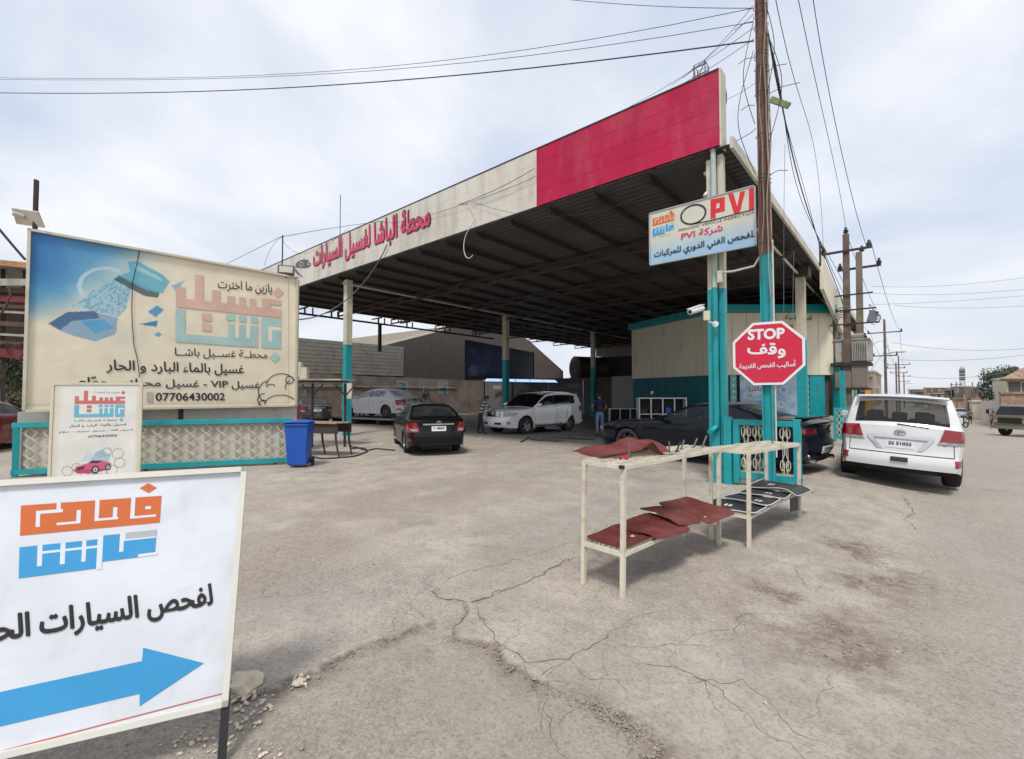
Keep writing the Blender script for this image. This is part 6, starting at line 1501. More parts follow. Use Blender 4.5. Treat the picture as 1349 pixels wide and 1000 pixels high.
def suv_details(a):
    p = a['patch']; R = a['REAR']; Fd = a['FRONT']
    both(a, [(.50, .985), (1.0, .985), (.96, 1.19), (.58, 1.22)], 1, .35, M_redlens, 'tail_light', off=.022, n=(10, 6))
    both(a, [(.47, .93), (1.0, .93), (1.0, .98), (.50, .98)], 1, .35, M_clearlens, 'reverse_lens', off=.020, n=(10, 3))
    both(a, [(.70, .52), (.86, .52), (.86, .65), (.70, .65)], 1, .35, M_redlens, 'bumper_reflector', off=.012, n=(5, 4))
    p([(-.50, .985), (.50, .985), (.50, 1.03), (-.50, 1.03)], R, M_chrome, 'chrome_bar', off=.035, n=(12, 3))
    for s in (1, -1):
        p([(s*.34, .77), (s*.26, .77), (s*.42, .985), (s*.50, .985)], R, M_chrome, 'chrome_side', off=.02, n=(3, 5))
    p([(-.34, .755), (.34, .755), (.42, .98), (-.42, .98)], R, M_wpaint, 'plate_recess', off=.006, n=(8, 4))
    plate(a, .22, -.22, .80, .945, R, .018, '22 51033')
    emblem_ovals(a, R, 1.105, .17, .11)
    p([(-.80, .685), (.80, .685), (.80, .70), (-.80, .70)], R, M_dark, 'tailgate_gap', off=.006, n=(20, 3))
    for s in (1, -1): p([(s*.80, .70), (s*.79, .70), (s*.775, .98), (s*.785, .98)], R, M_dark, 'tailgate_gap', off=.006, n=(3, 8))
    p([(-.13, .545), (.13, .545), (.13, .63), (-.13, .63)], R, M_black, 'tow_cover', off=.03, n=(6, 3))
    wiper(a, 0.05, -.42, 1.27, 1.225)
    # roof rails and spoiler
    r = a['root']
    for s in (1, -1): MB().tube([(.35, s*.70, 1.83), (.25, s*.70, 1.885), (-1.55, s*.69, 1.895), (-1.68, s*.69, 1.85)], .018, 8).build('roof_rail', M_black, r, local=True)
    rows = [[Vector((x, y, z-.02*(y/.7)**2)) for y in np.linspace(-.70, .70, 9)] for x, z in ((-2.02, 1.845), (-2.28, 1.835), (-2.36, 1.81), (-2.30, 1.785), (-2.16, 1.79))]
    MB().grid(rows).build('spoiler', M_wpaint, r, local=True)
    MB().tube([(-1.95, -.45, 1.86), (-2.0, -.45, 1.93)], .008, 5).build('aerial', M_black, r, local=True)
    for k, s in (('left', 1), ('right', -1)):
        t_ = text_mesh('SAHARA' if False else 'V8', .02)
    h = a['cast']((-6, -.62, .90), (1, 0, 0))
    if h:
        vs, fs = text_mesh('V8', .02); MB().add([h+Vector((-.008, -.06*u-.0, .035*v)) for u, v, w_ in vs], fs).build('badge', M_chrome, r, local=True)
    h = a['cast']((-6, .74, .90), (1, 0, 0))
    if h:
        vs, fs = text_mesh('VX.R', .02); MB().add([h+Vector((-.008, -.12*u, .03*v)) for u, v, w_ in vs], fs).build('badge', M_chrome, r, local=True)
    # front
    both(a, [(-.95, .82), (-.50, .80), (-.50, 1.0), (-.98, .97)], -1, .35, M_clearlens, 'headlight', off=.012, n=(9, 5))
    both(a, [(-1.0, .90), (-.85, .90), (-.85, .96), (-1.0, .96)], -1, .6, M_amber, 'indicator', off=.022, n=(4, 3))
    p([(-.46, .78), (.46, .78), (.46, 1.0), (-.46, 1.0)], Fd, M_dark, 'grille', off=.006, n=(10, 4))
    for i in range(4): p([(-.46, .81+i*.05), (.46, .81+i*.05), (.46, .835+i*.05), (-.46, .835+i*.05)], Fd, M_chrome, 'grille_bar', off=.022, n=(10, 2))
    emblem_ovals(a, Fd, .90, .17, .11)
    p([(-.55, .46), (-.20, .46), (-.20, .55), (-.55, .55)], Fd, M_dark, 'air_intake', off=.005, n=(5, 3)); p([(.20, .46), (.55, .46), (.55, .55), (.20, .55)], Fd, M_dark, 'air_intake', off=.005, n=(5, 3))
    plate(a, -.2, .2, .46, .55, Fd, .02)
    both(a, [(-.80, .48), (-.68, .48), (-.68, .60), (-.80, .60)], -1, .35, M_clearlens, 'fog_light', off=.008, n=(4, 4))
    for s in (1, -1): MB().bb((-.75, s*.90-.06, .34), (1.0, s*.90+.07, .40)).build('side_step', M_black, r, local=True)
def sedan_details(a, trunk=True, lens=M_redlens):
    p = a['patch']; R = a['REAR']; Fd = a['FRONT']
    both(a, [(.40, .67), (.82, .64), (.86, .88), (.48, .93)], 1, .42, lens, 'tail_light', off=.014, n=(9, 6))
    both(a, [(.46, .70), (.66, .69), (.70, .755), (.47, .745)], 1, .42, M_clearlens, 'reverse_lens', off=.020, n=(6, 3))
    both(a, [(.62, .40), (.80, .41), (.80, .48), (.62, .47)], 1, .42, lens, 'bumper_reflector', off=.010, n=(5, 3))
    p([(-.42, .855), (.42, .855), (.44, .895), (-.44, .895)], R, M_chrome, 'chrome_strip', off=.022, n=(12, 3))
    plate(a, .2, -.2, .69, .82, R, .018, '11 48207'); emblem_h(a, R, .925, .12, .07)
    p([(-.46, .645), (.46, .645), (.46, .655), (-.46, .655)], R, M_dark, 'boot_gap', off=.004, n=(14, 2))
    for s in (1, -1): p([(s*.46, .655), (s*.45, .655), (s*.52, .95), (s*.53, .95)], R, M_dark, 'boot_gap', off=.004, n=(2, 7))
    p([(-.55, .27), (.55, .27), (.55, .34), (-.55, .34)], R, M_black, 'lower_valance', off=.006, n=(10, 3))
    both(a, [(-.80, .55), (-.42, .53), (-.42, .66), (-.78, .70)], -1, .4, M_clearlens, 'headlight', off=.010, n=(8, 4))
    p([(-.36, .36), (.36, .36), (.36, .48), (-.36, .48)], Fd, M_dark, 'grille', off=.006, n=(8, 3))

# white SUV on the road at the right
ROLL = 0.055
pr = G(1186, 618); suv_p = Vector((-.22, 13.52, -.085))
a1_ = car('parked_suv', 'white off-roader seen from behind, parked on the street at the right', 'car', SUV, suv_p, PI/2+.02, M_wpaint, G_clear, scale=.94, roll=ROLL)
suv_details(a1_)
# white SUV being washed, doors open
fc = W2((697-674.5)/603*19.1, 19.1); rc = W2((752-674.5)/603*21.0, 21.0); hd = (fc-rc); hd.z = 0; hd.normalize(); lft = Vector((-hd.y, hd.x, 0))
ctr = (fc+rc)/2-lft*.86; ctr = ctr+hd*.12; ctr.z = -.04
a2_ = car('washed_suv', 'white off-roader facing the camera under the canopy with its near doors ajar', 'car', SUV, ctr, math.atan2(hd.y, hd.x), paint_mat('washed_white_paint', (.80, .80, .78), .3, dust=-.3), G_dark, scale=.965, open_doors={(0, 1): .22, (1, 1): .50})
suv_details(a2_)
for s in (1.2, 1.9):
    b = MB(); p = ctr+lft*1.3-hd*(s-1.0); b.tube([(p.x, p.y, 0), (p.x+.05, p.y, .25), (p.x, p.y+.05, .42)], .025, 6); b.build('hose_stand', M_steel, None, label='short dark foot of the washing gear %s of the open doors' % ('left' if s < 1.5 else 'right'), cat='stand')
# black saloon in the yard, seen from behind
bh = rad(151); bpos = W2(-2.72, 14.35); bpos.z = 0
a3_ = car('black_sedan', 'dusty black saloon standing in the open yard, seen from behind', 'car', dict(SEDAN), bpos, bh, M_bpaint, G_clear, scale=.97)
sedan_details(a3_); MB().tube([(-1.18, 0, 1.40), (-1.30, 0, 1.56)], .006, 5).build('aerial', M_black, a3_['root'], local=True)
# navy coupe behind the corner column
ch = rad(170.8); hv = Vector((math.cos(ch), math.sin(ch), 0)); lv = Vector((-hv.y, hv.x, 0)); rl = Vector((-1.59, 10.77, 0)); cpos = rl+hv*2.50-lv*.88+hv*.08
a4_ = car('dark_coupe', 'navy black two-door muscle coupe parked behind the teal corner column', 'car', COUPE, cpos, ch, M_navy, G_clear, scale=1.03)
p_ = a4_['patch']; R = a4_['REAR']
both(a4_, [(.30, .80), (.86, .80), (.90, .95), (.30, .95)], 1, .25, M_dark, 'lamp_surround', off=.008, n=(10, 4)); both(a4_, [(.36, .83), (.80, .83), (.82, .92), (.36, .92)], 1, .25, mat('smoked_red_lens', (.16, .01, .015), .12, coat=1), 'tail_light', off=.018, n=(10, 4))
plate(a4_, .24, -.24, .42, .56, R, .02, '37 9120'); MB().bb((-2.50, -.80, 1.115), (-2.34, .80, 1.15)).build('spoiler', M_navy, a4_['root'], local=True, bevel=.012)
p_([(-.7, .26), (.7, .26), (.7, .38), (-.7, .38)], R, M_black, 'lower_valance', off=.01, n=(10, 3))
for s in (1, -1): MB().cyl((-2.50, s*.55, .30), (-2.62, s*.55, .30), .045, 12).build('exhaust_tip', M_chrome, a4_['root'], local=True)
both(a4_, [(-.85, .62), (-.45, .62), (-.45, .74), (-.85, .74)], -1, .3, M_clearlens, 'headlight', off=.008, n=(6, 3))
# saloon covered in foam on its ramp
M_foam = mat('soap_foam', (.60, .61, .62), .8, var=.15, scale=9, bump=1.0, bscale=14, dirt=(.22, .23, .25), dirt_amt=.30, dirt_scale=6)
G_foam = mat('foamed_glass', (.09, .095, .10), .35, var=.5, scale=7, dirt=(.5, .51, .52), dirt_amt=.55, dirt_scale=7)
FS = dict(SEDAN); FS.update(rimmat=mat('dark_rim', (.10, .10, .11), .4), spokes=5, twin=True)
sc_f = 1.10; fpos = W2((501-674.5)/603*25.6, 25.6, .36); fh = rad(191)
a5_ = car('foamed_sedan', 'silver saloon covered in white wash foam on a low ramp before bay 3', 'car', FS, fpos, fh, M_foam, G_foam, scale=sc_f)
sedan_details(a5_, lens=mat('foamed_red_lens', (.30, .05, .05), .5, var=.4, scale=12))
rp = thing('wash_ramp', 'low steel car ramp with pale edges under the foam covered saloon', 'ramp', (fpos.x, fpos.y, 0), fh)
for s in (-.85, .85):
    MB().bb((-2.9, s-.28, .27), (2.9, s+.28, .355)).build('runway', mat('wet_pale_steel', (.34, .34, .33), .4, metal=.3, dirt=(.15, .10, .08), dirt_amt=.3), rp, local=True)
for x in (-2.6, -.9, .9, 2.6): MB().bb((x-.08, -1.05, 0), (x+.08, 1.05, .268)).build('cross_beam', M_redox, rp, local=True)
# dark saloon half hidden by the billboard
dp = W2(-11.9, 28.3)
DS = dict(SEDAN); a6_ = car('dark_sedan', 'dark grey saloon between the billboard edge and the teal column', 'car', DS, Vector((-25.9, 12.1, 0)), rad(168), M_dgrey, G_tint, scale=1.03); sedan_details(a6_)
# ------------------------------------------------------------------ people
M_skin = mat('skin', (.30, .17, .11), .6, var=.06); M_hair = mat('dark_hair', (.012, .010, .009), .7, var=.2)
M_jean = mat('faded_jeans', (.16, .24, .36), .8, var=.25, scale=6); M_navyt = mat('navy_tshirt', (.018, .022, .045), .85, var=.2)
M_trous = mat('dark_trousers', (.022, .022, .028), .85, var=.2)
def stripe_mat():
    m = bpy.data.materials.new('striped_shirt'); m.use_nodes = True; n = m.node_tree.nodes; l = m.node_tree.links; tc = n.new('ShaderNodeTexCoord'); w = n.new('ShaderNodeTexWave'); w.bands_direction = 'Z'; w.inputs['Scale'].default_value = 2.1; w.inputs['Distortion'].default_value = .6
    l.new(tc.outputs['Object'], w.inputs['Vector']); r = n.new('ShaderNodeValToRGB'); r.color_ramp.interpolation = 'CONSTANT'; r.color_ramp.elements[0].color = (.05, .06, .10, 1); r.color_ramp.elements[1].position = .55; r.color_ramp.elements[1].color = (.42, .42, .44, 1)
    l.new(w.outputs[0], r.inputs[0]); l.new(r.outputs[0], n['Principled BSDF'].inputs['Base Color']); n['Principled BSDF'].inputs['Roughness'].default_value = .85; return m
def person(label, loc, face, height=1.74, shirt=M_navyt, trousers=M_jean, sleeve=.5, bend=0.0, armL=((.24, .0, 1.14), (.26, .06, .86)), armR=((-.24, .0, 1.14), (-.26, .06, .86)), step=.10, squat=0, cap=None):
    """y forward in the figure's own frame; joints in metres for a 1.75 m figure"""
    J = {}; bz = lambda p: p
    def B(p):     # bend the upper body forward about the hip
        v = Vector(p)-Vector((0, 0, .95)); c, s = math.cos(bend), math.sin(bend)
        return Vector((v.x, v.y*c+v.z*s, v.z*c-v.y*s))+Vector((0, 0, .95))
    V = [(Vector((0, 0, .95)), .145), (B((0, .0, 1.12)), .135), (B((0, 0, 1.32)), .165), (B((0, 0, 1.45)), .11), (B((0, .005, 1.53)), .055), (B((0, .02, 1.60)), .078), (B((0, .025, 1.68)), .092), (B((0, .015, 1.745)), .06)]
    Ed = [(0, 1), (1, 2), (2, 3), (3, 4), (4, 5), (5, 6), (6, 7)]
    def chain(root, pts):
        k = root
        for p, r in pts: V.append((p, r)); Ed.append((k, len(V)-1)); k = len(V)-1
        return k
    for sg, (el, ha) in ((1, armL), (-1, armR)):
        sh = B((sg*.18, 0, 1.42)); el = Vector(el); ha = Vector(ha)
        if bend: pass
        d = (ha-el).normalized(); k = chain(3, [(sh, .062), (sh.lerp(el, .5), .052), (el, .042), (el.lerp(ha, .6), .034), (ha, .026), (ha+d*.05, .038)])
        hb = len(V)-1; side = d.cross(Vector((0, 0, 1)) if abs(d.z) < .8 else Vector((0, 1, 0))).normalized()
        for q in range(4): chain(hb, [(ha+d*.095+side*(q-1.5)*.021, .010), (ha+d*(.135+.01*(1.5-abs(q-1.5)))+side*(q-1.5)*.022, .008), (ha+d*(.165+.012*(1.5-abs(q-1.5)))+side*(q-1.5)*.02+Vector((0, .012, 0)), .006)])
        chain(hb, [(ha+d*.06+side*.045, .011), (ha+d*.095+side*.055, .008)])
    for sg in (1, -1):
        yk = step*sg
        chain(0, [(Vector((sg*.095, .0, .90)), .105), (Vector((sg*.11, yk*.35, .70)), .088), (Vector((sg*.115, yk*.55+.02, .50)), .062), (Vector((sg*.12, yk*.8, .30)), .056), (Vector((sg*.125, yk, .09)), .040), (Vector((sg*.135, yk+.06, .045)), .042), (Vector((sg*.14, yk+.16, .035)), .032)])
    me = bpy.data.meshes.new('sk'); me.from_pydata([tuple(v) for v, r in V], Ed, []); o = bpy.data.objects.new('sk', me); COL.objects.link(o)
    md = o.modifiers.new('s', 'SKIN'); md.use_smooth_shade = True; md.branch_smoothing = .5
    if not me.skin_vertices: 
        bpy.context.view_layer.objects.active = o
    for i, (v, r) in enumerate(V): sv = me.skin_vertices[0].data[i]; sv.radius = (r, r*(.72 if 1 <= i <= 3 or i == 0 else 1)); sv.use_root = (i == 0)
    sb = o.modifiers.new('u', 'SUBSURF'); sb.levels = 1; sb.render_levels = 1
    bpy.context.view_layer.update()
    m2 = bpy.data.meshes.new_from_object(o.evaluated_get(bpy.context.evaluated_depsgraph_get())); bpy.data.objects.remove(o)
    t = thing('person', label, 'person'); mats = [shirt, trousers, M_skin, M_black]
    for m in mats: m2.materials.append(m)
    hip = .97; neck = B((0, 0, 1.505)); up = (B((0, 0, 1.6))-B((0, 0, 1.4))).normalized(); els = [(Vector(armL[0]), Vector(armL[1]), 1), (Vector(armR[0]), Vector(armR[1]), -1)]
    for p in m2.polygons:
        c = p.center; k = 0 if c.z > hip or (bend and (c-Vector((0, 0, .95))).dot(up) > .02) else 1
        if (c-neck).dot(up) > 0: k = 2
        if c.z < .075: k = 3
        for el, ha, sg in els:
            sh = B((sg*.18, 0, 1.42)); a = el-sh; tt = (c-sh).dot(a)/a.dot(a)
            d_u = (c-(sh+a*max(0, min(1, tt)))).length; f = ha-el; tf = (c-el).dot(f)/f.dot(f); d_f = (c-(el+f*max(0, min(2.2, tf)))).length
            if abs(c.x) > .17 and (d_f < .085 and tf > 0): k = 2
            elif abs(c.x) > .19 and d_u < .10 and tt > sleeve: k = 2
        p.material_index = k; p.use_smooth = True
    b = bpy.data.objects.new('body', m2); COL.objects.link(b); b.parent = t
    hc = B((0, .0, 1.70)); hb = MB(); rows = []
    for j in range(7):
        ph = PI*.5*j/6; rows.append([hc+Vector((math.cos(th)*.098*math.cos(ph*.98), math.sin(th)*.112*math.cos(ph*.98)-.012-(.012 if math.sin(th) < 0 else -.0), .095*math.sin(ph)-.02-(.07 if math.sin(th) < .15 and j == 0 else 0))) for th in np.linspace(0, 2*PI, 17)])
    hb.grid(rows); hb.build('cap' if cap else 'hair', cap or M_hair, t, local=True)
    f = MB(); fc_ = B((0, .115, 1.655)); f.box(fc_, (.022, .03, .035)); f.box(B((.035, .098, 1.68)), (.018, .012, .010)); f.box(B((-.035, .098, 1.68)), (.018, .012, .010)); f.box(B((0, .098, 1.615)), (.045, .012, .010)); f.box(B((.093, .01, 1.655)), (.014, .03, .05)); f.box(B((-.093, .01, 1.655)), (.014, .03, .05)); f.build('face_features', M_skin, t, local=True, bevel=.004)
    t.location = loc; t.rotation_euler = (0, 0, face); t.scale = (height/1.79,)*3
    return t
camyaw = YAW
person('man in navy t-shirt and faded jeans seen from behind, right of the white washed car', G(790, 573.5), camyaw+.15, 1.72, M_navyt, M_jean, .55, armL=((-.0+.33, .05, 1.16), (.22, .17, 1.03)), armR=((-.34, -.02, 1.18), (-.20, .12, 1.02)), step=.06)
person('man in grey and navy striped shirt bending towards the front of the washed car', G(633, 571.5), camyaw-PI/2, 1.66, stripe_mat(), M_trous, .9, bend=.42, armL=((.24, .50, 1.10), (.20, .72, 1.02)), armR=((-.24, .46, 1.08), (-.2, .70, .98)), step=.12)
hp = W2(-9.0, 27.5); person('dark haired man standing behind the foam covered saloon', hp, camyaw+PI, 1.62, M_trous, M_trous, .6)

# ------------------------------------------------------------------ white cabinets beside the corner building
def cabinet(label, p, w, h, d, cols, rows_, ang, full=True):
    t = thing('glass_cabinet', label, 'cabinet', p, ang); b = MB(); k = .05
    MB().bb((-w/2, 0, 0), (w/2, d, .05)).build('base', M_white, t, local=True); MB().bb((-w/2, 0, h-.05), (w/2, d, h)).build('top', M_white, t, local=True)
    MB().bb((-w/2, d-.02, .05), (w/2, d, h-.05)).build('back', M_dark, t, local=True)
    for i in range(cols+1):
        x = -w/2+k/2+(w-k)*i/cols; MB().bb((x-k/2, 0, .05), (x+k/2, .04, h-.05)).build('mullion', M_white, t, local=True)
    for s in (-1, 1): MB().bb((s*w/2-(.02 if s > 0 else 0), .04, .05), (s*w/2+(.02 if s < 0 else 0), d-.02, h-.05)).build('side', M_white, t, local=True)
    for j in range(1, rows_):
        z = h*j/rows_; MB().bb((-w/2+.02, .041, z-.02), (w/2-.02, d-.02, z+.02)).build('shelf', M_white, t, local=True)
    r = random.Random(int(w*100))
    for j in range(rows_):
        for i in range(cols):
            x = -w/2+w*(i+.5)/cols; z = h*j/rows_+.05; hh = r.uniform(.12, .25); MB().bb((x-r.uniform(.08, .16), .1, z), (x+r.uniform(.08, .16), d-.08, z+hh)).build('goods', (M_cream, M_blue, M_redp, M_steel)[r.randrange(4)], t, local=True)
    return t
cabinet('tall white framed glass cabinet in front of the teal wall of the corner building', W2(6.75, 20.5), 2.15, 1.48, .45, 4, 2, YAW+.0)
p = W2(6.0, 24.3); cabinet('low white framed glass cabinet between the standing man and the tall cabinet', p, 1.65, .88, .35, 3, 1, YAW)
p = W2(3.9, 16.0, 1.2); 
o = thing('pressure_washer', 'small pale machine lying on top of the tall glass cabinet', 'machine', W2(6.2, 20.7, 1.48)); b = MB(); q0 = W2(6.2, 20.7, 1.48); b.box(q0+Vector((0, 0, .09)), (.38, .22, .14), Matrix.Rotation(YAW, 3, 'Z')); b.build('housing', M_steel, o, bevel=.02); MB().tube([q0+Vector((.1, 0, .16)), q0+Vector((.14, .05, .28))], .05, 8).build('bottle', M_white, o)

# ------------------------------------------------------------------ street side: gates, columns, walls, pole line
def teal_gate(label, p, ang, w, h, name='teal_gate'):
    t = thing(name, label, 'gate', p, ang); k = .07
    for x in (0, w-k): MB().bb((x, -.03, 0), (x+k, .03, h)).build('stile', M_teal, t, local=True)
    for z in (.12, h-k): MB().bb((k, -.028, z), (w-k, .028, z+k)).build('rail', M_teal, t, local=True)
    n = max(3, int(w/.28)); tw_ = None
    for i in range(n):
        x = k+(w-2*k)*(i+.5)/n
        if tw_ is None: tw_ = twist(0, .19, h-k, .06).build('twisted_bar', M_cream, t, local=True); tw_.location = (x, 0, 0)
        else: share(tw_, t, (x, 0, 0))
    return t
gp = G(1100, 585); teal_gate('small teal gate with cream bars standing on the pavement left of the parked white car', G(1099, 582)+Vector((0, 0, 0)), rad(20), .62, 1.18)
for i, (y0, lb) in enumerate(((23.0, 'nearest teal fence bay between the corner building and the street poles'), (25.6, 'second teal fence bay along the street'), (28.2, 'farthest teal fence bay along the street'))):
    t = thing('street_fence', lb, 'fence', (-2.0, y0, 0), 0)
    for y in (0, 2.3): MB().bb((-.09, y-.09, -.8), (.09, y+.09, 2.6)).build('post', M_teal, t, local=True)
    for z in (.2, 1.4, 2.3): MB().bb((-.03, .09, z), (.03, 2.21, z+.08)).build('rail', M_teal, t, local=True)
    MB().bb((-.012, .09, .28), (.012, 2.21, 1.39)).build('infill_sheet', M_kcream, t, local=True)
    for k in range(7): MB().bb((-.025, .3+k*.29, 1.481), (.025, .34+k*.29, 2.299)).build('bar', M_cream, t, local=True)
sw = thing('neighbour_shopfront', 'cream signboard wall with pale blue foot beyond the canopy on the street', 'wall', (-2.3, 24, 0))
MB().slab([Vector((-2.3, 20.6, 5.6)), Vector((-2.3, 31.5, 3.9)), Vector((-2.3, 31.5, 5.45)), Vector((-2.3, 20.6, 6.85))][::1], .12).build('signboard', M_kcream, sw)
MB().slab([Vector((-2.32, 27.2, 3.9)), Vector((-2.32, 33.4, 3.3)), Vector((-2.32, 33.4, 4.4)), Vector((-2.32, 27.2, 4.9))], .1).build('blue_strip', mat('pale_blue_board', (.36, .46, .47), .5), sw)
MB().bb((-2.6, 30.5, 0), (-2.45, 36, 5.4)).build('wall', M_kcream, sw)
b = MB(); b.bb((-2.38, 20.2, 6.4), (-2.32, 20.26, 7.3)); b.bb((-2.38, 21.2, 6.4), (-2.32, 21.26, 7.2)); b.bb((-2.38, 20.26, 7.2), (-2.32, 21.2, 7.25)); b.build('roof_bracket', M_steel, sw)
# double pole with transformer
dpole = thing('transformer_pole', 'pair of tall brown street poles carrying a grey transformer and its cabinet', 'pole', (-1.85, 24.8, 0))
M_pole = mat('brown_street_pole', (.13, .092, .075), .8, var=.2, dirt=(.28, .22, .16), dirt_amt=.35)
M_pole2 = mat('greenish_pole', (.20, .17, .12), .8, var=.2)
MB().hull8([Vector((-1.95+i*.15, 24.3+j*.15, -.9)) for i, j in ((-1, -1), (1, -1), (1, 1), (-1, 1))]+[Vector((-1.88+i*.11, 24.3+j*.11, 8.55)) for i, j in ((-1, -1), (1, -1), (1, 1), (-1, 1))]).build('pole_shaft', M_pole, dpole)
MB().hull8([Vector((-1.55+i*.15, 25.2+j*.15, -.9)) for i, j in ((-1, -1), (1, -1), (1, 1), (-1, 1))]+[Vector((-1.50+i*.11, 25.2+j*.11, 7.9)) for i, j in ((-1, -1), (1, -1), (1, 1), (-1, 1))]).build('pole_shaft', M_pole2, dpole)
def insul(p, par, s=1.0): MB().lathe([(0, .02*s), (0, .05*s), (.05*s, .085*s), (.07*s, .05*s), (.10*s, .075*s), (.13*s, .04*s), (.20*s, .035*s), (.22*s, .001)], p, 'z', 10).build('insulator', mat('glazed_insulator', (.06, .05, .045), .3), par)
X1, X2 = -1.88, -1.50
def crossarm(z, x0, x1, y, nm='crossarm', w=.09): return MB().bb((x0, y-w/2, z), (x1, y+w/2, z+w)).build(nm, M_steel, dpole)
crossarm(7.75, -2.75, -1.0, 24.15); crossarm(7.2, -2.3, -.75, 25.35); crossarm(5.85, -2.4, -1.0, 24.15, w=.06); crossarm(5.2, -2.3, -.9, 24.15, w=.06); crossarm(4.6, -2.5, -.8, 24.15, w=.06)
for p in ((-2.68, 24.15, 7.84), (-1.1, 24.15, 7.84), (-1.88, 24.3, 8.6), (-.82, 25.35, 7.29), (-2.2, 25.35, 7.29), (-1.4, 25.35, 7.95)): insul(p, dpole, 1.3)
for k in range(5): MB().tube([Vector((-2.3, 24.1, 4.7+.14*k)), Vector((-2.1, 24.05, 4.95+.1*k)), Vector((-1.9, 24.1, 4.9+.1*k))], .02, 5).build('hook', M_steel, dpole)
b = MB()
for k in range(7): pts = [Vector((-.95+.18*math.cos(t+k), 24.0+.1*math.sin(t*1.3), 4.75+.25*math.sin(t+k*.7)+.06*k)) for t in np.linspace(0, 4.6, 12)]; b.tube(pts, .014, 4)
b.build('cable_tangle', M_cableg, dpole); MB().box((-1.02, 24.02, 4.85), (.3, .2, .45), Matrix.Rotation(.3, 3, 'Y')).build('cable_joint', M_cableg, dpole)
M_trf = mat('transformer_grey', (.40, .39, .36), .5, var=.1, dirt=(.2, .16, .12), dirt_amt=.3)
MB().bb((-2.35, 24.3, 3.0), (-1.2, 25.25, 3.95)).build('transformer_tank', M_trf, dpole, bevel=.03)
for k in range(9): 
    y0 = 24.16; x = -1.75+k*.06; MB().bb((x, y0-.02, 3.05), (x+.03, 24.295, 3.88)).build('cooling_fin', M_trf, dpole)
for k in range(6): MB().bb((-1.198, 24.4+k*.14, 3.05), (-1.08, 24.43+k*.14, 3.88)).build('cooling_fin', M_trf, dpole)
MB().bb((-2.42, 24.25, 3.951), (-1.14, 25.3, 4.0)).build('tank_lid', M_trf, dpole)
for k in range(3): insul((-1.9+k*.28, 24.8, 4.0), dpole, 1.3)
MB().cyl((-1.95, 24.55, 4.12), (-1.35, 24.55, 4.12), .12, 12).build('conservator', M_trf, dpole)
MB().bb((-2.5, 24.05, 2.86), (-1.1, 25.45, 2.98)).build('platform', M_steel, dpole); MB().bb((-2.35, 24.12, 1.92), (-1.78, 24.9, 2.6)).build('cabinet_box', mat('brown_grey_box', (.20, .17, .14), .6), dpole)
MB().bb((-1.76, 24.12, 1.92), (-1.25, 24.9, 2.855)).build('cabinet_box', mat('brown_grey_box', (.20, .17, .14), .6), dpole); MB().bb((-2.45, 24.05, 1.82), (-1.15, 25.3, 1.915)).build('platform', M_steel, dpole)
# single street poles receding
def street_pole(label, x, y, h, arms, lamp=None, w=.15, m=M_pole):
    t = thing('street_pole', label, 'pole', (x, y, 0), group=None); MB().hull8([Vector((i*w, j*w, -2.6)) for i, j in ((-1, -1), (1, -1), (1, 1), (-1, 1))]+[Vector((i*w*.7, j*w*.7, h)) for i, j in ((-1, -1), (1, -1), (1, 1), (-1, 1))]).build('shaft', m, t, local=True)
    for z, a in arms:
        MB().bb((-a, -.05, z), (a, .05, z+.1)).build('crossarm', M_steel, t, local=True)
        for s in (-1, 1): MB().lathe([(0, .05), (.05, .11), (.12, .05), (.25, .05), (.27, .001)], (s*(a-.08), 0, z+.1), 'z', 8).build('insulator', M_steel, t, local=True)
    MB().lathe([(0, .05), (.05, .11), (.12, .05), (.25, .05), (.27, .001)], (0, 0, h), 'z', 8).build('insulator', M_steel, t, local=True)
    if lamp: MB().tube([(0, 0, lamp), (.6, 0, lamp+.15), (1.0, 0, lamp+.2)], .04, 6).build('lamp_arm', M_steel, t, local=True); MB().lathe([(-.1, .02), (0, .12), (.5, .12), (.65, .03)], (1.0, 0, lamp+.2), 'x', 10).build('lamp_head', M_creamp, t, local=True)
    return t
def XY(px, Z): v = W2((px-674.5)/603*Z, Z); return v.x, v.y
for px, Z_, top, arms, lamp, lb in ((1167, 47, 423, [(-1.2, 1.4), (-3.6, 1.0)], 3.4, 'first single street pole beyond the transformer poles, with a lamp arm'), (1181, 78, 479, [(-.8, 1.2)], None, 'second single street pole beyond the transformer poles'),
        (1184.5, 84, 470, [(-1.5, 1.6), (-3, 1.2)], None, 'tallest thin pole close behind the second single street pole'), (1191, 110, 492, [(-.7, 1.2), (-2, 1)], 2.6, 'third and smallest receding street pole with a lamp'), (1253, 88, 507, [], None, 'dark pole left of the grey unfinished house'), (1260, 82, 505, [(-.3, .7)], None, 'lamp post with a box head before the grey unfinished house'),
        (1281, 90, 505, [], None, 'dark pole before the red brick house'), (1296, 70, 494, [], None, 'slim dark pole left of the big tree'), (1316, 60, 500, [], None, 'slim pole standing before the big tree')):
    x, y = XY(px, Z_); h = EYE+(518-top)/603*Z_; street_pole(lb, x, y, h, [(h+z, a) for z, a in arms], lamp and h-lamp if lamp else None, w=.14 if px < 1200 else .10)
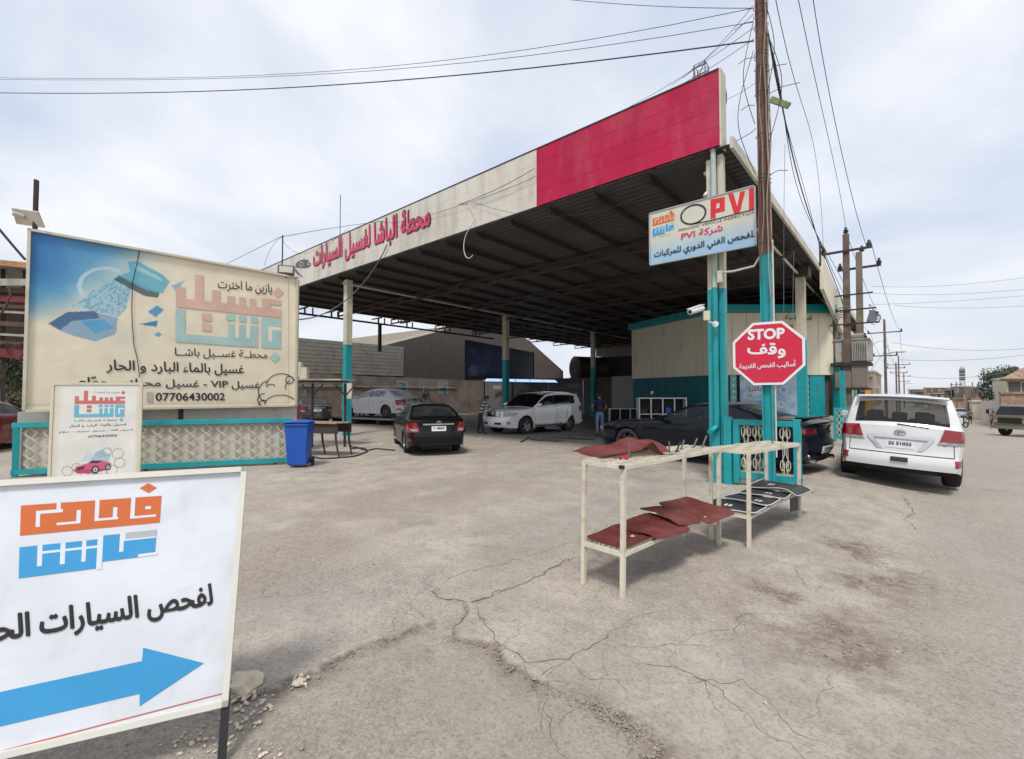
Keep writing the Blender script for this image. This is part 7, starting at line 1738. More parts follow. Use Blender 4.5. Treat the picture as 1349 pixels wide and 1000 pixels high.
# buildings along the street
M_brick = mat('old_brick', (.28, .18, .13), .85, var=.25, scale=2, dirt=(.4, .32, .25), dirt_amt=.4); M_conc = mat('raw_concrete', (.27, .26, .25), .85, var=.15, dirt=(.18, .16, .14), dirt_amt=.4); M_tan = mat('tan_plaster', (.42, .34, .26), .85, var=.12, scale=.3, dirt=(.28, .22, .17), dirt_amt=.4, dirt_scale=.4)
M_win = mat('dark_opening', (.09, .08, .075), .5)
def block(name, label, px0, px1, top, Z_, depth, m, wins=(), cat='building', bot=None, roof=None, ang=None):
    """front face spans photo columns px0..px1 at distance Z_ (parallel to the picture) and runs back along the street"""
    A_ = W2((px0-674.5)/603*Z_, Z_); B_ = W2((px1-674.5)/603*Z_, Z_); h = EYE+(518-top)/603*Z_; d = (B_-A_).normalized(); bk = Vector((0, 1, 0))*depth
    A_.z = B_.z = -2.5; t = thing(name, label, cat, (A_+B_)/2); zt = Vector((0, 0, h+2.5)); b = MB(); b.hull8([A_, B_, B_+bk, A_+bk, A_+zt, B_+zt, B_+bk+zt, A_+bk+zt]); b.build('wall', m, t)
    nr = Vector((d.y, -d.x, 0)); Lw = (B_-A_).length
    MB().hull8([A_-d*.15+nr*.15+zt, B_+d*.15+nr*.15+zt, B_+bk+d*.15+zt, A_+bk-d*.15+zt]+[v+Vector((0, 0, .22)) for v in (A_-d*.15+nr*.15+zt, B_+d*.15+nr*.15+zt, B_+bk+d*.15+zt, A_+bk-d*.15+zt)]).build('parapet', roof or m, t)
    for u, v, w, hh in wins:
        c = A_+d*(Lw*u)+Vector((0, 0, 2.5+h*v)); f = MB().slab([c-d*w/2+nr*.03, c+d*w/2+nr*.03, c+d*w/2+nr*.03+Vector((0, 0, hh)), c-d*w/2+nr*.03+Vector((0, 0, hh))], .06).build('window', M_win, t)
        MB().slab([c-d*(w/2+.08)+nr*.07-Vector((0, 0, .1)), c+d*(w/2+.08)+nr*.07-Vector((0, 0, .1)), c+d*(w/2+.08)+nr*.07, c-d*(w/2+.08)+nr*.07], .09).build('sill', m, f)
    return t
# left row: faces along the street at x about -3
def row_block(name, label, y0, y1, x, h, m, wins, depth=8, base=None):
    t = thing(name, label, 'building', (x, y0, 0)); MB().bb((x-depth, y0, -2.6), (x, y1, h)).build('wall', m, t); MB().bb((x-depth-.1, y0-.12, h), (x+.12, y1+.1, h+.25)).build('parapet', m, t)
    for yy, zz, w, hh in wins:
        f = MB().bb((x, yy-w/2, zz), (x+.04, yy+w/2, zz+hh)).build('window', M_win, t); MB().bb((x, yy-w/2-.08, zz-.1), (x+.12, yy+w/2+.08, zz-.005)).build('sill', m, f)
    return t
M_greyside = mat('grey_end_wall', (.24, .23, .21), .85, var=.1)
tB = row_block('street_building', 'tall tan building with grey end wall behind the transformer', 44, 62, -3.4, 7.6, M_tan, [(47+k*3, 4.6, 1.2, 1.4) for k in range(5)]+[(47+k*3, 1.4, 1.2, 1.4) for k in range(5)], 7)
MB().bb((-10.4, 43.93, 2.2), (-3.42, 43.99, 7.58)).build('end_wall', M_greyside, tB)
row_block('street_house', 'low weathered tan house with broken front left of the first single pole', 36.5, 43.5, -3.0, 3.6, M_tan, [(38, 1.2, 1.0, 1.2), (40.2, 1.2, 1.1, 1.3), (42, .2, .9, 2.0)], 5)
row_block('street_house', 'low brown house beyond the tall tan building', 63, 76, -3.4, 3.6, M_brick, [(66, 1.2, 1, 1.2), (70, 1.2, 1, 1.2), (74, 1.2, 1, 1.2)], 6)
row_block('street_house', 'two storey tan house far down the left side of the street', 77, 96, -3.2, 4.4, M_tan, [(80, 1.2, 1, 1.2), (85, 1.2, 1, 1.2), (85, 3, 1, 1.0), (91, 3, 1, 1.0)], 6)
# old bits piled before the low house
b = MB(); rr = random.Random(9)
for k in range(60): 
    x, y, z = -2.4+rr.gauss(0, .3), 34+rr.random()*6, .4+rr.random()*2.8; b.bar((x, y, z), (x+rr.gauss(0, .3), y+rr.gauss(0, .9), z+rr.gauss(0, .5)), .05, .12)
b.build('scrap_heap', mat('pale_scrap', (.42, .38, .33), .8, var=.3), None, label='tangled heap of pale scrap and pipes against the low weathered house', cat='scrap', kind='stuff')
o = MB().slab([G(1120, 575)+Vector((-.2, 6, .5)), G(1120, 575)+Vector((.5, 6, .5)), G(1120, 575)+Vector((.35, 6.2, 1.9)), G(1120, 575)+Vector((-.1, 6.2, 2.0))], .06); o.build('orange_board', mat('orange_yellow', (.62, .28, .02), .5, var=.1), None, label='orange and yellow board leaning at the foot of the transformer poles', cat='board')
block('hill_house', 'wide low brown brick house at the far end of the street', 1196, 1222, 513.5, 170, 14, M_tan, [(.2, .3, 1.5, 2), (.5, .3, 1.5, 2), (.8, .3, 1.5, 2)])
block('hill_house', 'long reddish brick house far behind the roof of the parked white car', 1218, 1254, 511.5, 150, 14, M_brick, [(.15, .4, 1.5, 1.8), (.4, .4, 1.5, 1.8), (.7, .4, 1.5, 1.8)])
block('grey_house', 'grey unfinished block house with a tangle of pipes on its front', 1259, 1283, 510, 105, 14, M_conc, [(.3, .45, 1.2, 1.6), (.6, .45, 1.2, 1.6), (.85, .2, .9, 2.2)])
block('brick_house', 'red brown brick house between the grey house and the big tree', 1279, 1297, 511, 85, 12, M_brick, [(.5, .55, 1.3, 1.2), (.2, .3, 1.0, 1.6)])
block('side_wall', 'plain sand coloured yard wall left of the white boundary wall', 1280, 1293, 530, 62, 4, M_sand, [], cat='wall')
block('far_house', 'pale grey house front left of the long reddish brick house far away', 1204, 1216, 516, 120, 10, M_conc, [(.3, .4, 1.2, 1.6), (.7, .4, 1.2, 1.6)])
block('far_house', 'tan house peeping over the roof of the parked white car', 1224, 1242, 519, 100, 10, M_tan, [(.3, .4, 1.0, 1.4), (.7, .4, 1.0, 1.4)])
block('far_house', 'grey brown house beside the lamp post at the end of the street', 1243, 1258, 514.5, 110, 12, M_conc, [(.3, .5, 1.2, 1.4), (.7, .5, 1.2, 1.4)])
block('far_house', 'low flat roofed shop between the grey house and the walkers', 1256, 1270, 526, 86, 6, M_brick, [(.5, .35, 1.6, 1.5)])
# white boundary wall of panels
ww = thing('white_wall', 'white panelled boundary wall at the right edge of the street', 'wall', GS(1293, 560))
wa_ = GS(1293, 560); wb_ = W2((1450-674.5)/603*38, 38, wa_.z); wdd = (wb_-wa_).normalized(); wl_ = (wb_-wa_).length; k = 0; s = 0
M_ww = mat('white_block', (.56, .55, .52), .7, var=.08, dirt=(.38, .34, .3), dirt_amt=.3, dirt_scale=.6)
while s < wl_:
    for r in range(3): MB().slab([wa_+wdd*s+Vector((0, 0, r*.88)), wa_+wdd*(min(s+2.4, wl_)-.02)+Vector((0, 0, r*.88)), wa_+wdd*(min(s+2.4, wl_)-.02)+Vector((0, 0, .86+r*.88)), wa_+wdd*s+Vector((0, 0, .86+r*.88))], .12).build('wall_panel', M_ww, ww)
    s += 2.4
# cream house at the right edge
ch_ = block('cream_house', 'cream painted house with dark pitched roof at the right edge', 1326, 1400, 499, 46, 10, mat('cream_house_wall', (.56, .52, .42), .7, var=.06), [(.14, .55, 1.2, 1.1), (.45, .55, 2.0, 1.0)])
rfa = [D(1318, 499, 45.4), D(1402, 499, 45.4), D(1402, 480, 47), D(1349, 484, 47)]; MB().slab(rfa, .3).build('roof', M_brick, ch_)
lb_ = block('low_brick_house', 'low brick wall below the cream house and behind the white wall', 1318, 1400, 519, 44.5, 1, M_brick, [], cat='wall')
# lattice tower
def lattice(label, px, Z_, top, bot_w, name='lattice_tower', col=None, z0=0):
    x, y = XY(px, Z_); h = EYE+(518-top)/603*Z_; t = thing(name, label, 'tower', (x, y, z0)); b = MB(); n = 14
    def c(k, z): w = bot_w*(1-.45*(z-z0)/(h-z0)); return Vector((x+(-1 if k in (0, 3) else 1)*w, y+(-1 if k < 2 else 1)*w, z))
    lv_ = [z0+(h-z0)*i/n for i in range(n+1)]
    for k in range(4): MB().bar(c(k, z0), c(k, h), bot_w*.09).build('leg', col or M_cableg, t)
    for i in range(n):
        for k in range(4): b.bar(c(k, lv_[i]), c((k+1) % 4, lv_[i+1]), bot_w*.075); b.bar(c(k, lv_[i+1]), c((k+1) % 4, lv_[i+1]), bot_w*.05)
    b.build('lattice_bracing', col or M_cableg, t); return t
lt = lattice('grey lattice telecom mast far beyond the grey house', 1268, 260, 483, 1.3); x_, y_ = XY(1268, 260)
for z in (10, 12.5, 14.5): MB().cyl((x_-1.2, y_, z), (x_+1.2, y_, z), 1.1, 10).build('antenna', M_cableg, lt)
M_mast = mat('mast_paint', (.16, .14, .20), .5, var=.3, scale=.4)
lt2 = lattice('tall lattice mast rising behind the red corner of the fascia', 929, 78, 78, 1.7, col=M_mast)
x_, y_ = XY(929, 78); 
for z in (56.5, 58.0): MB().bar((x_-1.3, y_-1, z), (x_+1.3, y_-1, z), .15).build('platform_rail', M_mast, lt2)
# satellite dish on the fascia end
dz = thing('satellite_dish', 'pale satellite dish edge showing behind the right end of the fascia', 'dish', (-2.5, 9.6, 7.2))
dc = D(947, 128, 9.3); nd = (Vector((.75, .55, .25))).normalized(); qd = nd.to_track_quat('Z', 'Y').to_matrix(); b = MB(); rings = [(0.02, 0), (.10, .008), (.18, .025), (.24, .045), (.25, .05)]
for sgn in (0, .012):
    b.grid([[dc+qd @ Vector((r*math.cos(t), r*1.05*math.sin(t), z-sgn)) for t in np.linspace(0, 2*PI, 25)] for r, z in rings], 0, True, sgn > 0)
b.build('reflector', M_creamp, dz); MB().bar(dc, (dc.x-.1, dc.y-.1, dc.z-.6), .04).build('bracket', M_steel, dz)
# ------------------------------------------------------------------ tanker lorry at the right edge
tkc = thing('tanker_lorry', 'old grey green tanker lorry parked at the right edge of the street', 'lorry'); M_trk = mat('drab_truck', (.20, .22, .18), .5, var=.15, dirt=(.25, .2, .15), dirt_amt=.4); 
b = MB(); b.hull8([Vector(p) for p in ((0, -1.05, .75), (1.7, -1.05, .75), (1.7, 1.05, .75), (0, 1.05, .75), (0, -1.0, 1.55), (1.75, -1.05, 1.55), (1.75, 1.05, 1.55), (0, 1.0, 1.55))]); b.hull8([Vector(p) for p in ((0.02, -1.0, 1.551), (1.73, -1.03, 1.551), (1.73, 1.03, 1.551), (.02, 1.0, 1.551), (.0, -.92, 2.25), (1.35, -.92, 2.25), (1.35, .92, 2.25), (.0, .92, 2.25))]); cb_ = b.build('cab', M_trk, tkc, local=True, bevel=.05)
for s in (-1, 1): MB().hull8([Vector((x, s*(1.02+o), z)) for o in (0, .01) for x, z in ((.3, 1.6), (1.5, 1.6))]+[Vector((x, s*(.95+o), z)) for o in (0, .01) for x, z in ((.3, 2.12), (1.25, 2.12))]).build('side_window', G_dark, cb_, local=True)
MB().slab([Vector((1.755, -.85, 1.62)), Vector((1.755, .85, 1.62)), Vector((1.43, .78, 2.15)), Vector((1.43, -.78, 2.15))], .02).build('windscreen', G_dark, cb_, local=True)
MB().slab([Vector((1.76, -.7, .95)), Vector((1.76, .7, .95)), Vector((1.77, .7, 1.35)), Vector((1.77, -.7, 1.35))], .02).build('grille', M_black, cb_, local=True)
for s in (-1, 1): MB().cyl((1.75, s*.85, 1.1), (1.80, s*.85, 1.1), .11, 12).build('headlight', M_clearlens, cb_, local=True); MB().tube([(1.6, s*1.0, 1.9), (1.75, s*1.3, 1.95), (1.75, s*1.32, 1.5), (1.65, s*1.02, 1.45)], .02, 5).box((1.76, s*1.34, 1.75), (.05, .18, .32)).build('mirror', M_black, cb_, local=True)
MB().bb((1.6, -1.1, .55), (1.85, 1.1, .78)).build('bumper', M_trk, tkc, local=True); MB().bb((-5.2, -.45, .75), (1.5, .45, .95)).build('chassis', M_steel, tkc, local=True)
MB().lathe([(-5.0, .05), (-4.95, .75), (-4.7, .92), (-.6, .92), (-.35, .75), (-.3, .05)], (0, 0, 1.75), 'x', 24).build('tank', mat('tank_grey', (.36, .38, .36), .4, metal=.2, var=.1, dirt=(.2, .17, .13), dirt_amt=.4), tkc, local=True)
for x in (.85, -3.4, -4.5):
    for s in (-1, 1):
        w_ = MB().lathe([(-.14, .2), (-.14, .46), (-.1, .5), (.1, .5), (.14, .46), (.14, .2)], (x, s*.92, .5), 'y', 20).build('wheel', M_rubber, tkc, local=True); MB().lathe([(-.1, .02), (-.1, .2), (.1, .2), (.1, .02)], (x, s*.96, .5), 'y', 14).build('hub', M_creamp, w_, local=True)
_tp = W2((1356-674.5)/603*33, 33); tkc.location = (_tp.x, _tp.y, gz(_tp.x, _tp.y)); tkc.rotation_euler = (0, 0, rad(228))
# ------------------------------------------------------------------ street people, scooter and far car
person('far walker in brown shirt with dark trousers in the middle of the street', GS(1278, 559), camyaw+2.6, 1.70, mat('brown_shirt', (.16, .12, .11), .85), M_trous, .8)
person('person in red jacket walking in front of the white boundary wall', (lambda p: Vector((p.x, p.y, gz(p.x, p.y))))(W2((1307-674.5)/603*43, 43)), camyaw-1.0, 1.68, mat('red_jacket', (.42, .03, .05), .8), M_trous, .95, step=.18)
mo = GS(1264, 563); person('motorcycle rider in pale blue shirt with arms spread to the handlebar', mo+Vector((0, .1, .12)), camyaw+PI, 1.62, mat('pale_shirt', (.42, .46, .56), .8), M_trous, .95, armL=((.34, .12, 1.22), (.46, .40, 1.05)), armR=((-.34, .12, 1.22), (-.46, .40, 1.05)))
mc = thing('motorcycle', 'small dark motorcycle ridden towards the camera in the street', 'motorcycle', mo, camyaw+PI+PI/2)
for x in (-.6, .6): MB().lathe([(-.05, .22), (-.05, .28), (0, .31), (.05, .28), (.05, .22)], (x, 0, .31), 'y', 18).build('wheel', M_rubber, mc, local=True)
MB().tube([(-.6, 0, .31), (-.1, 0, .55), (.35, 0, .75), (.6, 0, .31)], .04, 6).build('frame', M_steel, mc, local=True); MB().bb((-.5, -.13, .70), (.1, .13, .80)).build('seat', M_black, mc, local=True, bevel=.03); MB().lathe([(-.2, .02), (-.1, .12), (.12, .14), (.22, .02)], (.25, 0, .82), 'x', 10).build('fuel_tank', M_steel, mc, local=True)
MB().tube([(.42, -.36, 1.02), (.5, 0, .95), (.42, .36, 1.02)], .018, 6).build('handlebar', M_steel, mc, local=True); MB().cyl((.52, 0, .85), (.62, 0, .85), .09, 10).build('headlight', M_clearlens, mc, local=True)
cx, cy = XY(1263, 66); a7_ = car('far_car', 'distant grey car facing the camera behind the motorcycle rider', 'car', dict(SEDAN), Vector((cx, cy, gz(cx, cy))), -PI/2, mat('far_car_paint', (.30, .32, .36), .3, coat=.5), G_dark)
sedan_details(a7_)
# ------------------------------------------------------------------ overhead wires (each hangs between real end points)
def wire(label, pts, r=.007, m=None, n=28, grp=None):
    P = [p if isinstance(p, Vector) else D(*p) for p in pts]; k = len(P)
    if k == 2:
        a, b_ = P; sag = (a-b_).length*.018; q = [a.lerp(b_, i/n)-Vector((0, 0, sag*4*(i/n)*(1-i/n))) for i in range(n+1)]
    else:
        dd = [0]
        for i in range(1, k): dd.append(dd[-1]+(P[i]-P[i-1]).length)
        t = np.array(dd)/dd[-1]; tt = np.linspace(0, 1, n+1)
        c = [np.polyfit(t, [p[i] for p in P], k-1) for i in range(3)]; q = [Vector([float(np.polyval(c[i], x)) for i in range(3)]) for x in tt]
    return MB().tube(q, r, 5).build('overhead_wire', m or M_cable, None, label=label, cat='wire', group=grp)
top = lambda z, dx=0: lean(z)+Vector((dx, -.08, 0))
wire('thickest black wire crossing the sky from the left edge to the utility pole', [(-250, 118, 21), (200, 122, 15), (560, 103, 11), top(7.86, -.1)], .013)
wire('upper thin wire of the pair running above the thickest wire to the pole', [(-250, 108, 22), (200, 103, 15), (600, 78, 11), top(8.45, -.1)], .006)
wire('lower thin wire of the pair above the thick one', [(-250, 107, 22), (200, 105, 15), (600, 84, 11), top(8.2, -.1)], .006)
wire('short thin wire entering at the top edge left of the utility pole', [(640, -14, 12), (860, 8, 9.5), top(8.45, -.1)], .006)
for i, (px, py, z, lb) in enumerate(((827, 142, 8.1, 'leftmost'), (866, 126, 7.9, 'second'), (885, 112, 8.35, 'third'), (900, 103, 8.5, 'rightmost'))): wire('%s of the four thin wires running from the pole down behind the magenta fascia' % lb, [top(z, -.1), D(px, py, 11.5+i*.3)], .005)
wire('slack wire from the pole down to the top of the corner column', [top(6.3, -.1), (975, 183, 8.6), (948, 196, 9.0)], .006)
wire('thin wire from the pole to the satellite dish', [top(7.1, -.1), D(952, 133, 9.4)], .004)
def fz_(px, py): return hit(px, py, 1, 8.93)
wire('thin wire hanging in front of the cream fascia down to the rod on the billboard', [fz_(704, 222), fz_(625, 262), fz_(500, 292), D(372, 312, 12.9)], .008)
wire('second slack wire in front of the cream fascia above the lettering', [fz_(706, 232), fz_(670, 248), fz_(620, 266), fz_(560, 285), fz_(500, 292)], .006)
wire('thin wire from the fascia to the underside of the magenta boards', [fz_(622, 266), fz_(700, 284), fz_(800, 275), fz_(870, 246)], .005)
wire('pale grey cable looping from the pink letters down to the billboard edge', [fz_(510, 322), fz_(494, 352), fz_(455, 396), D(391, 421, 13.2)], .022, M_cableg)
wire('loose white cable loop dangling from the lower edge of the cream fascia', [fz_(617, 268), fz_(619, 300), fz_(611, 328), fz_(616, 340), fz_(623, 336)], .012, M_creamp)
wire('thin wire from the rod on the billboard to the left behind its top edge', [D(372, 311, 12.9), D(338, 328, 14), D(290, 352, 15)], .007)
wire('short stay wire below the rod on the billboard', [D(372, 312, 12.9), D(358, 326, 13.5), D(348, 350, 14)], .005)
wire('faint wire from the rod to the canopy fascia', [D(373, 318, 12.9), fz_(430, 322), fz_(461, 300)], .005)
wire('dark stay cable slanting down to the shed roof at the left edge', [D(-60, 226, 13.2), D(33, 342, 13.4)], .035)
for i, (o_, r, lb) in enumerate(((0, .017, 'thickest'), (.10, .009, 'middle'), (-.08, .007, 'thinnest'))):
    wire('%s cable of the bundle dropping from the pole towards the transformer' % lb, [top(8.0-o_, .1), (1024+o_*20, 106, 9.2), (1042-o_*30, 195, 12), (1075, 307, 17), (1117, 421+o_*20, 23.8)], r, n=40)
wire('left long wire from overhead down to the left insulator of the transformer poles', [Vector((-2.68, 24.15, 8.1)), hit(1075, 210, 0, -2.3), hit(1022, 0, 0, -1.6), hit(990, -200, 0, -1.4)], .007)
wire('middle of three long street wires reaching the top of the transformer poles', [Vector((-1.88, 24.3, 8.9)), hit(1100, 222, 0, -1.8), hit(1066, 68, 0, -1.6), hit(1038, -70, 0, -1.5)], .008)
wire('right of three long street wires reaching the transformer poles', [Vector((-1.1, 24.15, 8.1)), hit(1112, 215, 0, -1.2), hit(1085, 83, 0, -1.3), hit(1063, -60, 0, -1.25)], .008)
x3, y3 = XY(1167, 47); x4, y4 = XY(1181, 78)
for k, (s, lb) in enumerate(((-1.2, 'left'), (0, 'middle'), (1.2, 'right'))):
    wire('%s wire between the transformer poles and the first single street pole' % lb, [Vector((-1.88+s*.7, 24.3, 8.1+(.6 if s == 0 else 0))), Vector((x3+s, y3, EYE+(518-423)/603*47-1+(1 if s == 0 else 0)))], .012)
    wire('%s wire between the first and second single street poles' % lb, [Vector((x3+s, y3, EYE+(518-423)/603*47-1)), Vector((x4+s*.8, y4, EYE+(518-479)/603*78-.5))], .014)
for a, b_, c, lb in (((1148, 377), (1250, 376), (1480, 345), 'highest'), ((1146, 386), (1240, 388), (1480, 367), 'second highest'), ((1150, 401), (1250, 397), (1480, 377), 'third highest'), ((1178, 402), (1265, 406), (1480, 392), 'fourth')):
    wire('%s of the wires crossing the street sky to the right edge' % lb, [D(*a, 24.5), D(*b_, 26), D(*c, 26)], .009, M_cableg)
for a, b_, c, lb in (((1174, 451), (1245, 460), (1480, 436), 'upper'), ((1184, 474), (1250, 475), (1480, 443), 'middle'), ((1190, 495), (1262, 498), (1480, 425), 'lower')):
    wire('%s wire sagging across the far street above the distant houses' % lb, [D(*a, 50), D(*b_, 46), D(*c, 42)], .017, M_cableg)
for k, (a, b_, c, lb) in enumerate((((1150, 455), (1166, 452), (1172, 470), 'upper'), ((1142, 495), (1160, 470), (1170, 455), 'lower'))): wire('%s loose wire by the tall tan building' % lb, [D(*a, 26), D(*b_, 36), D(*c, 46)], .012)
for px, y0, y1, lb in ((1034, 190, 470, 'thin slack wire hanging vertically just right of the utility pole'), (1046, 330, 500, 'second vertical slack wire hanging in front of the corner building')):
    wire(lb, [D(px, y0, 8.6), D(px-1.5, (y0+y1)/2, 8.6), D(px-1, y1, 8.6)], .004, M_cableg)

# hoses on the floor
def hose(label, pts, r=.012, m=None):
    P = [G(*p)+Vector((0, 0, r)) for p in pts]; q = []
    for i in range(len(P)-1):
        p0, p1, p2, p3 = P[max(i-1, 0)], P[i], P[i+1], P[min(i+2, len(P)-1)]
        for k in range(8):
            t = k/8; q.append(.5*((2*p1)+(p2-p0)*t+(2*p0-5*p1+4*p2-p3)*t*t+(3*p1-p0-3*p2+p3)*t*t*t))
    q.append(P[-1]); MB().tube(q, r, 6).build('hose', m or M_cable, None, label=label, cat='hose')
hose('black hose curling from the work bench across the floor towards the black saloon', [(459, 575), (462, 588), (470, 590), (482, 594), (496, 592), (508, 593), (520, 594)], .02)
hose('second black hose lying nearest the camera by the work bench', [(408, 602), (425, 605), (445, 604), (466, 602), (478, 598), (484, 595), (478, 591), (462, 592)], .02)
hose('short hose on the wet floor before the washed white car', [(686, 583), (692, 580), (697, 577)], .02)
b = MB(); rr = random.Random(11)
for c in ((487, 583), (501, 586), (432, 591), (620, 595), (655, 600), (520, 600)):
    p = G(*c)
    for k in range(3): rock_mesh(b, (p.x+rr.gauss(0, .12), p.y+rr.gauss(0, .1), .01), rr.uniform(.02, .05), rr.randrange(9999), 0, .5)
b.build('litter', mat('white_litter', (.6, .6, .58), .8), None, label='small white scraps of litter scattered on the yard floor near the hoses', cat='litter', kind='stuff')
# wet patch and twigs on the road
pm = bpy.data.materials.new('wet_patch'); pm.use_nodes = True; pb_ = pm.node_tree.nodes['Principled BSDF']; nzp = pm.node_tree.nodes.new('ShaderNodeTexNoise'); nzp.inputs['Scale'].default_value = 9; rp_ = pm.node_tree.nodes.new('ShaderNodeValToRGB'); rp_.color_ramp.elements[0].color = (.03, .026, .022, 1); rp_.color_ramp.elements[1].color = (.10, .088, .075, 1)
pm.node_tree.links.new(nzp.outputs[0], rp_.inputs[0]); pm.node_tree.links.new(rp_.outputs[0], pb_.inputs['Base Color']); pb_.inputs['Roughness'].default_value = .25
def puddle(label, px, py, rx, ry, seed, z=.006):
    c = G(px, py); r = random.Random(seed); ph = [r.random()*6 for _ in range(3)]; pts = []
    c = G(px, py, gz(c.x, c.y))
    for i in range(40):
        t = 2*PI*i/40; k = 1+.25*math.sin(2*t+ph[0])+.18*math.sin(5*t+ph[1])+.10*math.sin(9*t+ph[2]); x, y = c.x+rx*k*math.cos(t), c.y+ry*k*math.sin(t); pts.append(Vector((x, y, gz(x, y)+z)))
    b = MB(); b.add(pts+[Vector((c.x, c.y, gz(c.x, c.y)+z))], [(i, (i+1) % 40, 40) for i in range(40)]); o = b.build('wet_patch', pm, None, label=label, cat='wet patch', kind='structure')
puddle('dark wet patch on the road behind the right wheel of the parked white car', 1246, 656, .26, .10, 1, .012); puddle('long wet streak beside the rear wheel of the washed white car', 752, 577.5, .9, .25, 2, .02); puddle('wet patch before the man in the navy shirt', 720, 580, .8, .3, 6, .02)

# ------------------------------------------------------------------ shed at the left edge
sh_ = thing('old_shed', 'ramshackle dark shed of planks and scrap at the left edge behind the billboard', 'shed', D(-10, 560, 13.5))
def sbar(a, b_, w, h, m, nm): MB().bar(D(*a), D(*b_), w, h).build(nm, m, sh_)
M_ow = mat('orange_old_wood', (.38, .20, .09), .8, var=.3, scale=4, dirt=(.12, .07, .04), dirt_amt=.4); M_dw = mat('dark_old_wood', (.09, .055, .04), .85, var=.3); M_gm = mat('grey_tin', (.32, .31, .29), .6, var=.2, dirt=(.15, .1, .07), dirt_amt=.4); M_dred = mat('dull_red_sheet', (.16, .03, .028), .7, var=.25)
a_ = [D(-90, 335, 13), D(40, 348, 13.4), D(60, 395, 18), D(-90, 385, 18)]; MB().slab(a_, .06).build('roof_sheet', M_gm, sh_)
sbar((-90, 338, 13), (39, 350, 13.4), .10, .16, M_ow, 'eave_plank'); sbar((-90, 372, 13.1), (39, 372, 13.4), .06, .2, M_gm, 'tin_strip')
for i, (y0, y1, m) in enumerate(((378, 384, M_dw), (388, 396, M_dred), (399, 404, M_dw), (408, 411, M_gm), (422, 428, M_dw), (438, 441, M_gm), (448, 452, M_dw), (458, 470, M_dred))): sbar((-90, (y0+y1)/2-4, 13.3+.05*i), (37, (y0+y1)/2+3, 13.5+.05*i), .05, (y1-y0)/603*13.3, m, 'plank')
for px in (-70, -30, 4, 33): MB().bar(D(px, 600, 13.9), D(px, 355, 13.9), .10).build('post', M_steel, sh_)
MB().slab([D(-90, 470, 16.5), D(44, 470, 16.9), D(44, 360, 16.9), D(-90, 350, 16.5)], .05).build('back_sheet', M_dw, sh_)
b = MB(); rr = random.Random(4)
for k in range(16): px = rr.uniform(-20, 34); py = rr.uniform(450, 476); b.bar(D(px, py, 13.6), D(px+rr.uniform(-12, 12), py+rr.uniform(-10, 10), 13.9), .025)
b.tube([D(0, 415, 13.1), D(8, 404, 13.1), D(14, 388, 13.1), D(12, 378, 13.1)], .03, 5); b.build('scrap_rods', M_redox, sh_)
a8_ = car('red_car', 'dark red car half hidden under the old shed at the left edge', 'car', dict(SEDAN), W2(-15.9, 13.6), rad(150), paint_mat('dark_red_paint', (.20, .012, .012), .35), G_tint, scale=1.05); sedan_details(a8_)

# ------------------------------------------------------------------ trees
M_leaf = mat('leaf_green', (.028, .046, .022), .6, var=.45, scale=1.2, spec=.3); M_leaf2 = mat('leaf_olive', (.05, .07, .035), .6, var=.4, scale=1.2, spec=.3); M_bark = mat('bark', (.11, .08, .06), .9, var=.3, bump=.5)
def tree(name, label, base, h, cw, ch, n, seed, leaf=.22, mats=(M_leaf, M_leaf2)):
    t = thing(name, label, 'tree' if 'bush' not in name else 'bush', base); r = random.Random(seed); tr = MB(); top_ = Vector(base)+Vector((0, 0, h*.6)); tr.tube([Vector(base), Vector(base)+Vector((.1, 0, h*.3)), top_], [h*.035, h*.026, h*.014], 8)
    cl = []
    for k in range(int(9+h)):
        a = r.random()*6.28; rr_ = cw*.5*math.sqrt(r.random()); z = h-ch+ch*r.random(); c = Vector(base)+Vector((rr_*math.cos(a), rr_*math.sin(a), z)); cl.append((c, r.uniform(.5, 1)*cw*.26)); tr.tube([Vector(base)+Vector((0, 0, h*r.uniform(.25, .55))), c.lerp(top_, .4), c], [h*.012, h*.008, h*.003], 5)
    tr.build('trunk', M_bark, t); b = MB()
    for i in range(n):
        c, s = cl[r.randrange(len(cl))]; d = Vector((r.gauss(0, 1), r.gauss(0, 1), r.gauss(0, .8))); p = c+d.normalized()*s*(r.random()**.4); u = Vector((r.gauss(0, 1), r.gauss(0, 1), r.gauss(0, 1))).normalized(); v = u.orthogonal().normalized(); l_ = leaf*r.uniform(.6, 1.3)
        b.add([p-u*l_*.5, p+v*l_*.28, p+u*l_*.5, p-v*l_*.28], [(0, 1, 2, 3)], 0 if r.random() < .6 else 1)
    b.build('crown', list(mats), t); return t
x, y = XY(1311, 58); tree('street_tree', 'large dark green tree behind the white boundary wall', (x, y, -2), 6.6, 3.9, 4.6, 3600, 3, .26)
x, y = XY(1324, 52); tree('street_tree', 'smaller lighter tree touching the cream house', (x, y, -2), 6.2, 2.6, 3.0, 1500, 5, .22)
p = W2(-18.5, 17.5); tree('bush', 'pale green bush glimpsed through the shed at the left edge', (p.x, p.y, 0), 2.9, 4.2, 2.4, 3600, 8, .2, (M_leaf2, mat('leaf_pale', (.16, .18, .09), .6, var=.3)))
p = W2(-22, 24); tree('garden_tree', 'green tree standing far behind the old shed', (p.x, p.y, 0), 3.6, 4.5, 3.0, 3000, 9, .25)
p = W2(-33, 44); 
wl = MB(); wl.slab([W2(-34, 30, 0), W2(-22, 33, 0), W2(-22, 33, 2.6), W2(-34, 30, 2.6)], .2); wl.build('yard_wall', M_sand, None, label='sand coloured yard wall far behind the old shed', cat='wall')

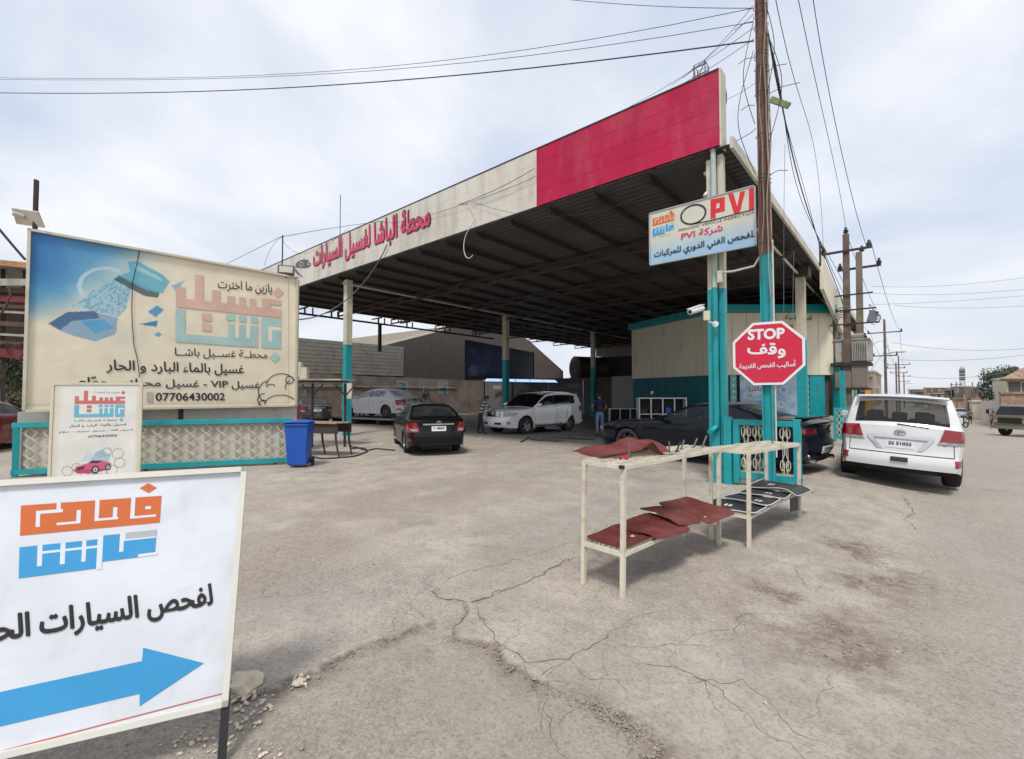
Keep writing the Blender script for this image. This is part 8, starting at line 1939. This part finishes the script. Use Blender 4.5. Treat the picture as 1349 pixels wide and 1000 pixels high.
# ------------------------------------------------------------------ small clutter of the wash bays
def bucket(label, p, r, h, m):
    t = thing('bucket', label, 'bucket', p); MB().lathe([(0, .01), (0, r*.78), (h, r), (h+.01, r*1.06), (h-.01, r*1.06), (h-.01, r*.94), (.02, r*.74)], (0, 0, 0), 'z', 16).build('pail', m, t, local=True)
    MB().tube([(r*math.cos(a), 0, h+r*.8*math.sin(a)) for a in np.linspace(.1, PI-.1, 10)], .006, 5).build('handle', M_steel, t, local=True)
bucket('blue bucket on the wet floor left of the striped shirt man', G(609, 568), .17, .28, M_blue)
bucket('white bucket by the wall under the bay number 4', G(592, 558), .16, .30, M_white)
bucket('dark bucket standing behind the black saloon near the ramp', G(571, 560), .18, .30, M_black)
wh = MB(); pts = []
for i in range(60):
    a = i/60*2*PI*4; pts.append(T(wp(560), 1.5+.32*math.sin(a), .06+.002*i)+wd*(.30*math.cos(a)))
wh.tube(pts, .018, 5); wh.build('coiled_hose', M_cable, None, label='coiled black hose hung on the bay wall between the numbers 3 and 4', cat='hose')
pp = MB(); pp.tube([T(-13, 2.2, .07), T(wp(600), 2.12, .07)], .03, 6)
for s in range(-8, int(wp(600)), 3): pp.tube([T(s, 2.2, .07), T(s, 1.1, .07)], .02, 5)
pp.build('water_pipe', M_gm, None, label='grey water pipe running along the bay wall with short drops', cat='pipe')
b = MB(); c = G(455, 648)
for k in range(12):
    x, y = c.x+random.gauss(0, 2.2), c.y+random.gauss(0, 1.0); a = random.random()*3; b.bar((x, y, .006), (x+.025*math.cos(a), y+.025*math.sin(a), .008), .012, .003)
for px, py in ((675, 868), (520, 690), (430, 780), (1100, 700), (940, 820), (1010, 930), (700, 660), (380, 720), (1180, 860)):
    c = G(px, py); a = random.random()*3; b.bar((c.x, c.y, gz(c.x, c.y)+.008), (c.x+.022*math.cos(a), c.y+.022*math.sin(a), gz(c.x, c.y)+.010), .007, .005)
b.build('paper_scraps', M_cream, None, label='tiny pale scraps and cigarette ends strewn over the paving', cat='litter', kind='stuff')

# ------------------------------------------------------------------ repeats share a group
GROUPS = dict(street_pole='street poles receding along the road', overhead_wire='overhead wires round the utility poles', car_mat='car mats drying on the racks', mat_clip='clips on the rack tops', drying_rack='ivory drying racks',
    bucket='buckets on the wash bay floor', street_fence='teal fence bays along the street', street_house='low houses on the left of the street', hill_house='houses at the far end of the street', far_house='small far houses over the parked car',
    limestone_block='limestone pieces by the arrow sign', hose='hoses of the car wash', glass_cabinet='white glass cabinets', street_tree='trees behind the white wall', wet_patch='wet patches on the floor', teal_gate='teal gates',
    metal_box='beige boxes by the billboard', lattice_tower='lattice masts', person='people at the car wash and in the street', hose_stand='dark feet of the washing gear')
for o in list(bpy.data.objects):
    b_ = o.name.split('.')[0]
    if o.parent is None and b_ in GROUPS and 'category' in o: o['group'] = GROUPS[b_]
